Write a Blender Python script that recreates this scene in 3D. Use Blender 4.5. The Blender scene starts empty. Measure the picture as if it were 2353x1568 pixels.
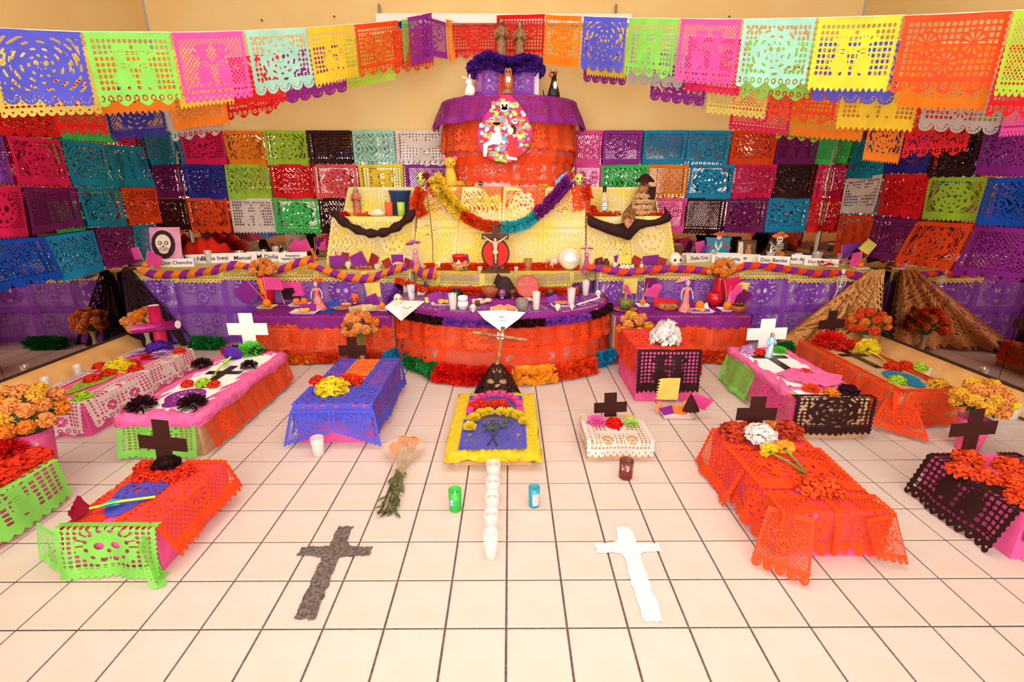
import bpy, bmesh, math, random
import numpy as np
from mathutils import Vector, Matrix
random.seed(7); rng = np.random.default_rng(7)
S = bpy.context.scene; COL = S.collection
# ------------------------------------------------------------------ camera
T = .2
FOC, PITCH, YAW = 1084.2, .311799911, .00476866
CP = np.array([.0664*T, -5.918*T, 6.85*T])
FW = np.array([math.sin(YAW)*math.cos(PITCH), math.cos(YAW)*math.cos(PITCH), -math.sin(PITCH)])
RT = np.array([math.cos(YAW), -math.sin(YAW), 0.]); DN = np.cross(FW, RT)
cd = bpy.data.cameras.new('camera'); cam = bpy.data.objects.new('camera', cd); COL.objects.link(cam)
cd.sensor_width = 36; cd.lens = FOC/2353*36; cd.clip_start = .02
cam.matrix_world = Matrix.Translation(CP) @ Matrix((RT, -DN, -FW)).transposed().to_4x4()
S.camera = cam
# ------------------------------------------------------------------ light and exposure
W = bpy.data.worlds.new('world'); S.world = W; W.use_nodes = True
W.node_tree.nodes['Background'].inputs[0].default_value = (1, .93, .86, 1)
W.node_tree.nodes['Background'].inputs[1].default_value = .3
def area(name, loc, rot, sx, sy, e, col=(1, .93, .84)):
    l = bpy.data.lights.new(name, 'AREA'); l.shape = 'RECTANGLE'; l.size = sx; l.size_y = sy; l.energy = e; l.color = col
    o = bpy.data.objects.new(name, l); o.location = loc; o.rotation_euler = rot; COL.objects.link(o); return o
area('ceiling_light', (0, 1.0, 3.6), (0, 0, 0), 4.6, 2.6, 85)
area('added_front_fill', (0, -3.35, 1.95), (math.radians(88), 0, 0), 6.6, 3.3, 300, (1, .965, .93))  # added fill panel behind the camera, brightens the altar; no window there
l = bpy.data.lights.new('camera_flash', 'AREA'); l.size = .09; l.energy = 15; l.color = (1, .97, .93); l.shape = 'DISK'
o = bpy.data.objects.new('camera_flash', l); COL.objects.link(o)
o.matrix_world = Matrix.Translation(CP + np.array([.0, -.02, .22])) @ Matrix((RT, -DN, -FW)).transposed().to_4x4()
S.view_settings.view_transform = 'Standard'; S.view_settings.look = 'None'; S.view_settings.gamma = 1
S.view_settings.use_curve_mapping = False; S.view_settings.exposure = 0
try:
    S.cycles.max_bounces = 7; S.cycles.diffuse_bounces = 4; S.cycles.glossy_bounces = 4; S.cycles.transmission_bounces = 5; S.cycles.transparent_max_bounces = 8
    S.cycles.caustics_reflective = False; S.cycles.caustics_refractive = False
except Exception: pass
# ------------------------------------------------------------------ pixel -> world
def ray(u, v): return FW + RT*(u-1176.5)/FOC + DN*(v-784)/FOC
def onz(u, v, z=0.):
    r = ray(u, v); return CP + r*(z-CP[2])/r[2]
def ony(u, v, y):
    r = ray(u, v); return CP + r*(y-CP[1])/r[1]
def onx(u, v, x):
    r = ray(u, v); return CP + r*(x-CP[0])/r[0]
def atd(u, v, d): return CP + ray(u, v)*d
def depth(P): return float((np.array(P, float)-CP) @ FW)
def m_of(px, P): return px*depth(P)/FOC          # size in metres of px pixels at P
def xat(u, y, z):                                 # the point of column u at depth y and height z
    x = 0.
    for _ in range(3):
        P = np.array([x, y, z]); d = depth(P); uu = 1176.5+FOC*((P-CP) @ RT)/d; x += (u-uu)*d/FOC
    return np.array([x, y, z])
def on(u, v, z, ylim=None):                       # base pixel on a surface of height z
    p = onz(u, v, z)
    return p
# ------------------------------------------------------------------ materials
def lin(c):
    c = c/255.
    return c/12.92 if c <= .04045 else ((c+.055)/1.055)**2.4
MATS = {}
def mat(name, rgb, rough=.7, metal=0, transl=0., emit=0, noise=0., nscale=20, bump=0., trans=0., spec=.3, rgb2=None, ior=1.45, alpha=1.):
    if name in MATS: return MATS[name]
    m = bpy.data.materials.new(name); m.use_nodes = True; nt = m.node_tree; N = nt.nodes; L = nt.links
    b = N['Principled BSDF']; out = N['Material Output']
    c = (lin(rgb[0]), lin(rgb[1]), lin(rgb[2]), 1)
    b.inputs['Base Color'].default_value = c; b.inputs['Roughness'].default_value = rough; b.inputs['Metallic'].default_value = metal
    b.inputs['Specular IOR Level'].default_value = spec; b.inputs['IOR'].default_value = ior
    if trans: b.inputs['Transmission Weight'].default_value = trans
    if alpha < 1: b.inputs['Alpha'].default_value = alpha
    if emit:
        b.inputs['Emission Color'].default_value = c; b.inputs['Emission Strength'].default_value = emit
    colsock = None
    if noise:
        tc = N.new('ShaderNodeTexCoord'); nz = N.new('ShaderNodeTexNoise'); nz.inputs['Scale'].default_value = nscale; nz.inputs['Detail'].default_value = 4
        L.new(tc.outputs['Object'], nz.inputs['Vector'])
        mx = N.new('ShaderNodeMix'); mx.data_type = 'RGBA'
        c2 = rgb2 if rgb2 else tuple(x*(1-noise) for x in rgb)
        mx.inputs[6].default_value = c; mx.inputs[7].default_value = (lin(c2[0]), lin(c2[1]), lin(c2[2]), 1)
        mr = N.new('ShaderNodeMapRange'); mr.inputs[1].default_value = .38; mr.inputs[2].default_value = .62
        L.new(nz.outputs['Fac'], mr.inputs[0]); L.new(mr.outputs[0], mx.inputs[0]); L.new(mx.outputs[2], b.inputs['Base Color']); colsock = mx.outputs[2]
    if bump:
        tc = N.new('ShaderNodeTexCoord'); nz = N.new('ShaderNodeTexNoise'); nz.inputs['Scale'].default_value = nscale*2; nz.inputs['Detail'].default_value = 5
        L.new(tc.outputs['Object'], nz.inputs['Vector']); bp = N.new('ShaderNodeBump'); bp.inputs['Strength'].default_value = bump; bp.inputs['Distance'].default_value = .01
        L.new(nz.outputs['Fac'], bp.inputs['Height']); L.new(bp.outputs[0], b.inputs['Normal'])
    if transl:
        tr = N.new('ShaderNodeBsdfTranslucent'); tr.inputs[0].default_value = c
        if colsock: L.new(colsock, tr.inputs[0])
        ms = N.new('ShaderNodeMixShader'); ms.inputs[0].default_value = transl
        L.new(b.outputs[0], ms.inputs[1]); L.new(tr.outputs[0], ms.inputs[2]); L.new(ms.outputs[0], out.inputs[0])
    MATS[name] = m; return m
PC = {  # paper colours
 'blue': (88, 92, 222), 'navy': (44, 46, 150), 'royal': (25, 85, 205), 'green': (140, 225, 95), 'lime': (170, 215, 60), 'pink': (250, 85, 170), 'hotpink': (232, 30, 95),
 'mint': (165, 228, 212), 'yellow': (253, 222, 60), 'orangered': (244, 78, 28), 'orange': (253, 140, 30), 'purple': (150, 45, 158), 'violet': (142, 70, 190),
 'red': (232, 26, 30), 'teal': (22, 140, 172), 'black': (52, 22, 22), 'white': (240, 226, 220), 'silver': (188, 182, 180), 'plum': (120, 28, 100), 'paleyellow': (250, 236, 120),
 'skyblue': (30, 150, 205), 'emerald': (70, 205, 100), 'straw': (244, 228, 112), 'cyan': (60, 205, 220), 'salmon': (238, 92, 100), 'coral': (248, 100, 50)}
CN = {'blue': 'periwinkle blue', 'navy': 'navy blue', 'royal': 'royal blue', 'green': 'light green', 'lime': 'lime green', 'pink': 'bright pink', 'hotpink': 'crimson pink', 'mint': 'pale mint',
 'yellow': 'yellow', 'orangered': 'orange red', 'orange': 'orange', 'purple': 'purple', 'violet': 'violet', 'red': 'red', 'teal': 'teal', 'black': 'black', 'white': 'white', 'silver': 'silver grey',
 'plum': 'dark purple', 'paleyellow': 'pale yellow', 'skyblue': 'sky blue', 'emerald': 'emerald green', 'straw': 'straw yellow', 'cyan': 'turquoise', 'salmon': 'salmon pink', 'coral': 'coral orange'}
MATS_SPECIAL = {'paleyellow': (246, 234, 190)}
def paper(c):
    if c in MATS_SPECIAL: return mat('paper_'+c, (252, 232, 96), .6, transl=.28, spec=.25, noise=.06, nscale=5, rgb2=MATS_SPECIAL[c])
    return mat('paper_'+c, PC[c], .6, transl=.28, spec=.25, noise=.06, nscale=9)
def crepe(c): return mat('crepe_'+c, PC[c], .8, transl=.3, spec=.1, noise=.12, nscale=60, bump=.25)
M_blackcard = mat('black_card', (58, 24, 20), .75, spec=.2, noise=.1, nscale=15)
M_whitecard = mat('white_card', (248, 244, 242), .6)
M_cardboard = mat('cardboard', (206, 162, 122), .85, noise=.08, nscale=25)
M_ink = mat('ink', (45, 35, 45), .8)
M_white = mat('white_ceramic', (245, 240, 236), .3, spec=.5)
M_wax = mat('candle_wax', (238, 226, 216), .5, transl=.3)
M_flame = mat('candle_flame', (255, 236, 170), emit=5)
M_glass = mat('clear_glass', (255, 250, 250), .02, trans=.0, spec=.6, alpha=.28)
M_leaf = mat('leaf_green', (70, 98, 50), .6, noise=.3, nscale=30)
M_stem = mat('stem_green', (112, 140, 70), .6)
M_wood = mat('wood_brown', (95, 52, 34), .55, noise=.25, nscale=12)
M_clay = mat('clay_brown', (176, 88, 50), .6, noise=.15, nscale=18)
M_darkclay = mat('dark_clay', (90, 48, 36), .3, spec=.6)
M_bone = mat('bone_white', (240, 226, 212), .5)
M_bamboo = mat('bamboo', (178, 130, 84), .55, noise=.3, nscale=22)
M_basket = mat('basket_straw', (222, 160, 96), .8, noise=.3, nscale=60, bump=.5)
M_orangef = mat('orange_fruit', (250, 128, 30), .45, noise=.08, nscale=50, bump=.1)
M_skin = mat('painted_skin', (214, 164, 130), .6)
M_black = mat('gloss_black', (32, 20, 18), .3, spec=.5)
M_tray = mat('foam_tray', (236, 214, 216), .6)
M_whitecloth = mat('white_cloth', (232, 218, 222), .9, noise=.06, nscale=8)
# ------------------------------------------------------------------ object helpers
def link(o): COL.objects.link(o); return o
def props(o, label=None, cat=None, group=None, kind=None):
    if label: o['label'] = label
    if cat: o['category'] = cat
    if group: o['group'] = group
    if kind: o['kind'] = kind
    return o
def mk(name, V, Fs, m, parent=None, smooth=False, org=None, label=None):
    V = np.asarray(V, float)
    if org is not None: V = V-np.asarray(org)
    me = bpy.data.meshes.new(name); me.from_pydata(V.tolist(), [], Fs if isinstance(Fs, list) else Fs.tolist()); me.validate(); me.update()
    ms = m if isinstance(m, (list, tuple)) else [m]
    for k in ms: me.materials.append(k)
    if smooth: me.polygons.foreach_set('use_smooth', [True]*len(me.polygons))
    o = bpy.data.objects.new(name, me); link(o)
    if parent: o.parent = parent
    elif org is not None: o.location = org
    if label: o['label'] = label
    return o
def thing(name, label, cat, loc=(0, 0, 0), rz=0, group=None, kind=None):
    o = bpy.data.objects.new(name, None); link(o); o.location = loc; o.rotation_euler = (0, 0, rz); o.empty_display_size = .02
    return props(o, label, cat, group, kind)
def copy_tree(o, parent=None):
    c = o.copy(); link(c)
    if parent: c.parent = parent; c.matrix_parent_inverse = o.matrix_parent_inverse.copy()
    for ch in list(o.children): copy_tree(ch, c)
    return c
class G:                                           # geometry collector
    def __init__(s): s.V = []; s.F = []; s.mi = []
    def add(s, V, F, mi=0):
        b = len(s.V); s.V += [tuple(map(float, v)) for v in V]; s.F += [[i+b for i in f] for f in F]; s.mi += [mi]*len(F); return s
    def box(s, c, d, rz=0, mi=0, tilt=None, bev=0):
        cx, cy, cz = c; x, y, z = d[0]/2, d[1]/2, d[2]/2
        P = np.array([[-x, -y, -z], [x, -y, -z], [x, y, -z], [-x, y, -z], [-x, -y, z], [x, -y, z], [x, y, z], [-x, y, z]])
        R = np.array(Matrix.Rotation(rz, 3, 'Z'))
        if tilt is not None: R = R @ np.array(Matrix.Rotation(tilt, 3, 'X'))
        P = P @ R.T + np.array(c)
        return s.add(P, [[0, 3, 2, 1], [4, 5, 6, 7], [0, 1, 5, 4], [1, 2, 6, 5], [2, 3, 7, 6], [3, 0, 4, 7]], mi)
    def lathe(s, prof, c=(0, 0, 0), n=20, sx=1, sy=1, mi=0, wob=None, cap=True):
        V = []; F = []; k = len(prof)
        for i, (r, z) in enumerate(prof):
            for j in range(n):
                a = 2*math.pi*j/n; rr = r*(1+(wob(a, z) if wob else 0)); V.append((c[0]+rr*math.cos(a)*sx, c[1]+rr*math.sin(a)*sy, c[2]+z))
        for i in range(k-1):
            for j in range(n): F.append([i*n+j, i*n+(j+1) % n, (i+1)*n+(j+1) % n, (i+1)*n+j])
        if cap: F.append([j for j in range(n)][::-1]); F.append([(k-1)*n+j for j in range(n)])
        return s.add(V, F, mi)
    def ball(s, c, r, sx=1, sy=1, sz=1, n=12, mi=0):
        pr = [(max(1e-4, math.sin(math.pi*i/(n-3)))*r, -math.cos(math.pi*i/(n-3))*r*sz) for i in range(n-2)]
        return s.lathe(pr, c, n, sx, sy, mi)
    def tube(s, pts, r, n=6, mi=0, closed=False):
        P = [np.array(p, float) for p in pts]; k = len(P); rs = r if isinstance(r, (list, tuple)) else [r]*k
        V = []; F = []; up = np.array([0, 0, 1.])
        for i in range(k):
            t = P[min(i+1, k-1)]-P[max(i-1, 0)]; t = t/(np.linalg.norm(t)+1e-9)
            a = np.cross(t, up)
            if np.linalg.norm(a) < .2: a = np.cross(t, [1., 0, 0])
            a = a/np.linalg.norm(a); b = np.cross(t, a)
            for j in range(n):
                w = 2*math.pi*j/n; V.append(P[i]+rs[i]*(a*math.cos(w)+b*math.sin(w)))
        for i in range(k-1):
            for j in range(n): F.append([i*n+j, i*n+(j+1) % n, (i+1)*n+(j+1) % n, (i+1)*n+j])
        F.append(list(range(n))); F.append([(k-1)*n+j for j in range(n)][::-1])
        return s.add(V, F, mi)
    def poly(s, pts2, z0, z1, mi=0, M=None):       # extruded outline
        n = len(pts2); V = [(x, y, z0) for x, y in pts2]+[(x, y, z1) for x, y in pts2]
        if M is not None: V = [tuple(M @ Vector(v)) for v in V]
        F = [list(range(n))[::-1], list(range(n, 2*n))]+[[i, (i+1) % n, n+(i+1) % n, n+i] for i in range(n)]
        return s.add(V, F, mi)
    def make(s, name, m, parent=None, smooth=False, label=None, org=None):
        o = mk(name, s.V, s.F, m, parent, smooth, org, label)
        if isinstance(m, (list, tuple)): o.data.polygons.foreach_set('material_index', s.mi)
        return o
def solo(g, name, m, loc, label, cat, rz=0, group=None, smooth=True):
    o = g.make(name, m, None, smooth); o.location = loc; o.rotation_euler = (0, 0, rz); return props(o, label, cat, group)
def tilted(o, rx=0, ry=0):
    o.rotation_euler = (rx, ry, o.rotation_euler[2]); return o
# ------------------------------------------------------------------ cut paper patterns
WP = 1.3
def field(kind, NX, NY):
    x = np.linspace(0, WP, NX+1)[None, :].repeat(NY+1, 0); y = np.linspace(0, 1, NY+1)[:, None].repeat(NX+1, 1)
    kind, edge = kind.split('/')
    def circ(cx, cy, r, sx=1, sy=1): return r-np.sqrt(((x-cx)/sx)**2+((y-cy)/sy)**2)
    def cap(x0, y0, x1, y1, r):
        dx, dy = x1-x0, y1-y0; t = np.clip(((x-x0)*dx+(y-y0)*dy)/(dx*dx+dy*dy), 0, 1)
        return r-np.hypot(x-x0-t*dx, y-y0-t*dy)
    mx = np.maximum; mn = np.minimum; cx = WP/2
    if edge == 'skull': outl = mx(circ(cx, .40, .39, 1.4, 1), circ(cx, .74, .25, 1.35, 1))
    yb = .90
    if edge == 'scallop':
        n = 5; w = WP/n; xx = (x % w)-w/2; bot = .86+np.sqrt(mx(0, (w/2)**2-xx**2))*.95
    elif edge == 'zig':
        n = 14; w = WP/n; bot = .93+.07*(1-np.abs((x % w)/w*2-1))
    elif edge == 'heart':
        n = 11; w = WP/n; bot = .91+.09*np.sqrt(mx(0, 1-((x % w)/w*2-1)**2))
    elif edge == 'wave':
        bot = .95+.04*np.sin(x/WP*2*np.pi*4)
    else: bot = x*0+1
    if edge == 'skull': bot = x*0+1.01
    outer = mn(mn(x, WP-x)+.001, bot-y)
    side = .012*np.sin(y*80); outer = mn(outer, mn(x-.012+side, WP-.012-x+side)+.0)
    # lattice holes
    if kind[0] == 'd':
        p = .072; a = (x+y) % p; b = (x-y) % p; h = mn(mn(a, p-a), mn(b, p-b))-.0115
    elif kind[0] == 'g':
        p = .078; a = x % p; b = y % p; h = mn(mn(a, p-a), mn(b, p-b))-.0125
    elif kind[0] == 's':                            # swirling slots
        q = np.sin(23*x+9*np.sin(7*y+1))*np.sin(19*y+8*np.sin(8*x)); h = (np.abs(q)-.5)*.09
        h = mn(h, .035-np.abs(((x*7+y*5) % .5)-.25)*.0+.02)
    elif kind[0] == 'e':                            # concentric dashed ellipses
        r = np.hypot((x-WP/2)/1.45, (y-.45)); th = np.arctan2(y-.45, (x-WP/2)/1.45); k = (r % .085)
        h = mn(.014-np.abs(k-.042), .05-0*x); h = mn(h, (np.cos(th*16+r*30)+.55)*.05)
    else: h = x*0-1
    motif = x*0-1; mh = x*0-1
    t = kind[1] if len(kind) > 1 else '0'
    if t == 'k':                                    # skull
        motif = mx(circ(cx, .42, .24, 1.05, 1), circ(cx, .60, .15, 1, 1)); mh = mx(mx(circ(cx-.1, .42, .062), circ(cx+.1, .42, .062)), circ(cx, .52, .03, .8, 1.3))
        for i in range(-3, 4): mh = mx(mh, cap(cx+i*.033, .63, cx+i*.033, .67, .009))
        for i in range(11):
            a = math.pi*(1+i/10); mh = mx(mh, cap(cx+.30*math.cos(a), .42+.28*math.sin(a), cx+.38*math.cos(a), .42+.34*math.sin(a), .014))
        motif = mx(motif, circ(cx, .42, .33, 1.2, 1)*1.0)
        mh = mx(mh, .012-np.abs(circ(cx, .42, .26, 1.05, 1))*1.0-(np.cos(np.arctan2(y-.42, x-cx)*12)+.2)*.02)
    elif t == 'f':                                  # two dancing figures
        for s in (-1, 1):
            c0 = cx+s*.16
            for q in (circ(c0, .25, .075), cap(c0-.1, .2, c0+.1, .2, .022), cap(c0, .3, c0+s*.02, .5, .062), cap(c0, .36, cx+s*.02, .44, .026), cap(c0, .36, c0+s*.16, .28, .024),
                      cap(c0-.04, .5, c0-.06, .76, .035), cap(c0+.05, .5, c0+.1, .74, .035), circ(c0+s*.05, .62, .13, .8, 1)): motif = mx(motif, q)
            for q in (circ(c0-.026, .25, .013), circ(c0+.026, .25, .013), cap(c0-.03, .42, c0+.03, .42, .008), cap(c0-.03, .47, c0+.03, .47, .008)): mh = mx(mh, q)
        motif = mx(motif, cap(.2, .80, WP-.2, .80, .03))
    elif t == 'c':                                  # cart with wheels
        for c0 in (.42, .88):
            rr = np.hypot(x-c0, y-.68); th = np.arctan2(y-.68, x-c0); motif = mx(motif, .15-rr); mh = mx(mh, mn(mn(.115-rr, rr-.03), (np.abs(np.sin(th*4))-.3)*rr))
        motif = mx(motif, cap(.3, .45, 1.0, .45, .06)); motif = mx(motif, circ(cx, .30, .13, 1.5, 1)); mh = mx(mh, mn(mn(circ(cx, .33, .09, 1.5, 1), (x-cx)*1.), .03-np.abs(x-cx-.05)))
        motif = mx(motif, cap(.16, .2, .16, .7, .035))
    elif t == 'r':                                  # rosettes
        for c0, c1 in ((.36, .36), (.94, .36), (cx, .6)):
            rr = np.hypot(x-c0, y-c1); th = np.arctan2(y-c1, x-c0); motif = mx(motif, .17-rr); mh = mx(mh, mn(mn(.14-rr, rr-.035), (np.cos(th*10)-.1)*.06)); 
    elif t == 'b':                                  # bird
        for q in (circ(cx, .45, .13, 1, 1.5), cap(cx-.1, .42, cx-.45, .22, .07), cap(cx+.1, .42, cx+.45, .22, .07), cap(cx-.1, .44, cx-.36, .36, .06), cap(cx+.1, .44, cx+.36, .36, .06), circ(cx, .22, .075), cap(cx, .5, cx, .72, .09), cap(cx-.2, .76, cx+.2, .76, .045)): motif = mx(motif, q)
        for q in (circ(cx+.05, .58, .03, 1.6, .6), circ(cx-.04, .5, .02, 1.8, .7), circ(cx+.03, .66, .02, 1.8, .7)): mh = mx(mh, q)
    elif t == 'm':                                  # solid medallion with slots
        motif = circ(cx, .46, .34, 1.25, 1); rr = np.hypot((x-cx)/1.25, y-.46); th = np.arctan2(y-.46, x-cx)
        mh = mn(.016-np.abs((rr % .09)-.045), (np.cos(th*9+rr*20)-.1)*.05)
        mh = mx(mh, mx(circ(cx-.07, .42, .035), circ(cx+.07, .42, .035)))
    if edge == 'skull': outer = mn(outer, outl)
    inner = mn(mn(x-.075, WP-.075-x), mn(y-.085, .80-y))
    if edge == 'skull': inner = mn(inner, outl-.05)
    hole = mn(mn(h, inner), -motif)
    F = mn(outer, -hole)
    F = mn(F, -mn(mh, inner+.0))
    if edge == 'scallop':
        n = 5; w = WP/n
        for i in range(n):
            c0 = (i+.5)*w; rr = np.hypot(x-c0, y-.86); th = np.arctan2(y-.86, x-c0)
            F = mn(F, -mn(mn(mn(.098-rr, rr-.045), (np.cos(th*11)-.15)*.05), (y-.845)))
    if edge == 'heart':
        n = 11; w = WP/n; xx = (x % w)-w/2; F = mn(F, -(.017-np.hypot(xx, (y-.925)*.9)))
        b = x % .072; F = mn(F, -mn(mn(mn(b, .072-b)-.012, .018-np.abs(y-.84)), inner*0+mn(x-.07, WP-.07-x)))
    if edge in ('wave',):
        rr = np.abs(((x*1.0) % .13)-.065); F = mn(F, -mn(.012-np.abs(np.hypot(rr*1.0, y-.88)-.035), mn(x-.05, WP-.05-x)))
    return F
LC = {}
def lace(kind, NX=66, NY=50):
    key = (kind, NX, NY)
    if key in LC: return LC[key]
    Fd = field(kind, NX, NY)+1e-5; idx = {}; V = []; Fs = []
    hx, hy = WP/NX, 1/NY; pos = Fd > 0
    def nv(j, i):
        k = (j, i)
        if k not in idx: idx[k] = len(V); V.append((i*hx, j*hy))
        return idx[k]
    def ev(j0, i0, j1, i1):
        k = (j0, i0, j1, i1) if (j0, i0) < (j1, i1) else (j1, i1, j0, i0)
        if k not in idx:
            a, b = Fd[j0, i0], Fd[j1, i1]; t = a/(a-b); t = min(.95, max(.05, t)); idx[k] = len(V); V.append(((i0+(i1-i0)*t)*hx, (j0+(j1-j0)*t)*hy))
        return idx[k]
    for j in range(NY):
        pj = pos[j]; pk = pos[j+1]; i = 0
        for i in range(NX):
            c = (pj[i], pj[i+1], pk[i+1], pk[i])
            if not any(c): continue
            q = [(j, i), (j, i+1), (j+1, i+1), (j+1, i)]
            if all(c): Fs.append([nv(*a) for a in q]); continue
            f = []
            for a in range(4):
                A, B = q[a], q[(a+1) % 4]
                if c[a]: f.append(nv(*A))
                if c[a] != c[(a+1) % 4]: f.append(ev(*A, *B))
            if len(f) > 2: Fs.append(f)
    LC[key] = (np.array(V), Fs); return LC[key]
def sheet4(name, P, kind, c, parent=None, wav=.012, seed=0, label=None, m=None, org=None, res=(60, 46)):
    """cut paper sheet on four corners TL,TR,BR,BL"""
    V, Fs = lace(kind, *res); s = (V[:, 0]/WP)[:, None]; t = V[:, 1][:, None]; TL, TR, BR, BL = [np.array(p, float) for p in P]
    X = (1-s)*(1-t)*TL+s*(1-t)*TR+s*t*BR+(1-s)*t*BL
    n = np.cross(TR-TL, BL-TL); n /= np.linalg.norm(n)
    if (CP-TL) @ n < 0: n = -n
    r = random.Random(seed); a, b, ph, p2 = r.uniform(3, 8), r.uniform(2, 5), r.uniform(0, 6), r.uniform(0, 6)
    X = X+n*(wav*(.6+.6*t)*(np.sin(s*a+ph)+.5*np.sin(t*b+p2+s*2)))
    X = X+n*wav*1.5
    if org is None and parent is None: org = (TL+TR+BR+BL)/4
    return mk(name, X, Fs, m or paper(c), parent, True, org, label)
# ------------------------------------------------------------------ room
XL, XR, YB, ZC, YF = -3.42, 3.37, 4.02, 3.9, -3.6
M_wall = mat('wall_paint', (226, 200, 140), .8, noise=.04, nscale=2, bump=.05, rgb2=(224, 192, 130))
M_floor_t = mat('floor_tile', (207, 192, 187), .35, noise=.03, nscale=5, spec=.3, rgb2=(208, 187, 177))
M_grout = mat('floor_grout', (112, 96, 92), .9, noise=.25, nscale=90)
def struct(o): o['kind'] = 'structure'; return o
g = G(); g.box(((XL+XR)/2, (YB+YF)/2, -.06), (XR-XL+.4, YB-YF+.4, .11)); FL = struct(g.make('floor', M_grout))
tm = G(); gr = .0036; a = T/2-gr; bv = .002
tm.add([(-a, -a, -.005), (a, -a, -.005), (a, a, -.005), (-a, a, -.005), (-a, -a, -.0015), (a, -a, -.0015), (a, a, -.0015), (-a, a, -.0015), (-a+bv, -a+bv, 0), (a-bv, -a+bv, 0), (a-bv, a-bv, 0), (-a+bv, a-bv, 0)],
       [[8, 9, 10, 11], [4, 5, 9, 8], [5, 6, 10, 9], [6, 7, 11, 10], [7, 4, 8, 11], [0, 1, 5, 4], [1, 2, 6, 5], [2, 3, 7, 6], [3, 0, 4, 7]])
t0 = tm.make('tile', M_floor_t, FL); me = t0.data; cells = []
for i in range(-17, 17):
    for j in range(-18, 20):
        x, y = (i+.5)*T, (j+.5)*T
        if x < XL+.08 or x > XR-.08 or y > YB-.1 or y < YF+.1: continue
        cells.append((x, y))
cells.sort(key=lambda c: depth((c[0], c[1], 0)) if depth((c[0], c[1], 0)) > .9 else 99)
vis = [c for c in cells if depth((c[0], c[1], 0)) > .9 and c[1] < 2.3 and abs(c[0]) < .35+1.13*depth((c[0], c[1], 0))]
near = vis[:299]; ns = set(near); rest = [c for c in cells if c not in ns]
for k, c in enumerate(near):
    o = t0 if k == 0 else bpy.data.objects.new('tile', me)
    if k: link(o); o.parent = FL
    o.location = (c[0], c[1], random.uniform(-.0004, .0003))
rg = G()
for c in rest: rg.add([(v[0]+c[0], v[1]+c[1], v[2]) for v in tm.V], tm.F)
o = rg.make('tile_field', M_floor_t, FL); o['kind'] = 'stuff'; o['label'] = 'floor tiles beyond and behind the nearest three hundred'
def wallbox(name, c, d, m=M_wall): g = G(); g.box(c, d); return struct(g.make(name, m))
wallbox('wall_left', (XL-.06, (YB+YF)/2, ZC/2), (.1, YB-YF, ZC)); wallbox('wall_right', (XR+.06, (YB+YF)/2, ZC/2), (.1, YB-YF, ZC))
wallbox('wall_back', ((XL+XR)/2, YB+.06, ZC/2), (XR-XL, .1, ZC)); wallbox('wall_front', ((XL+XR)/2, YF-.06, ZC/2), (XR-XL, .1, ZC))
wallbox('ceiling', ((XL+XR)/2, (YB+YF)/2, ZC+.06), (XR-XL, YB-YF, .1), mat('ceiling_paint', (245, 236, 222), .9, noise=.02, nscale=2))
M_ledge = mat('ledge_paint', (234, 184, 116), .7, noise=.12, nscale=6, rgb2=(222, 160, 96), bump=.2)
HL, HR = .13, .11
g = G(); g.add([(XL, YF, 0), (XL+.13, YF, 0), (XL+.05, YF, HL-.015), (XL+.012, YF, HL), (XL, YF, HL), (XL, 3.9, 0), (XL+.13, 3.9, 0), (XL+.05, 3.9, HL-.015), (XL+.012, 3.9, HL), (XL, 3.9, HL)], [[0, 1, 2, 3, 4], [5, 9, 8, 7, 6], [0, 5, 6, 1], [1, 6, 7, 2], [2, 7, 8, 3], [3, 8, 9, 4]]); struct(g.make('baseboard_left', M_ledge))
g = G(); g.add([(XR, YF, 0), (XR-.13, YF, 0), (XR-.05, YF, HR-.015), (XR-.012, YF, HR), (XR, YF, HR), (XR, 3.9, 0), (XR-.13, 3.9, 0), (XR-.05, 3.9, HR-.015), (XR-.012, 3.9, HR), (XR, 3.9, HR)], [[4, 3, 2, 1, 0], [6, 7, 8, 9, 5], [1, 6, 5, 0], [2, 7, 6, 1], [3, 8, 7, 2], [4, 9, 8, 3]]); struct(g.make('baseboard_right', M_ledge))
M_mirror = mat('mirror_glass', (214, 190, 184), .015, 1.0)
M_edge = mat('mirror_edge', (70, 48, 40), .4)
def mirror(label, side):
    t = thing('wall_mirror', label, 'mirror', (0, 0, 0))
    if side == 'B':
        ed = [XL+.03, -2.2, -.95, .3, 1.55, 2.6, XR-.03]
        for a, b in zip(ed[:-1], ed[1:]): g = G(); g.box(((a+b)/2, YB+.003, 1.03), (b-a-.006, .01, 1.8)); g.make('pane', M_mirror, t)
        g = G(); g.box(((XL+XR)/2, YB+.004, .12), (XR-XL-.06, .018, .02)); g.make('edge_strip', M_edge, t)
    else:
        X = XL if side == 'L' else XR; h = HL if side == 'L' else HR; ed = [-3.4, -2.1, -.8, .5, 1.8, 3.0, YB-.02]
        for a, b in zip(ed[:-1], ed[1:]): g = G(); g.box((X, (a+b)/2, (h+2.1)/2+.01), (.012, b-a-.004, 2.1-h-.02)); g.make('pane', M_mirror, t)
        g = G(); g.box((X+(.004 if side == 'L' else -.004), .3, h+.006), (.022, 7.3, .012)); g.make('edge_strip', M_edge, t)
mirror('large mirror covering the left wall behind the cut paper', 'L'); mirror('large mirror covering the right wall behind the cut paper', 'R'); mirror('mirror along the back wall above the tables', 'B')
# thin block joints on the painted wall
for z in (2.15, 2.62, 3.1): pass
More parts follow.
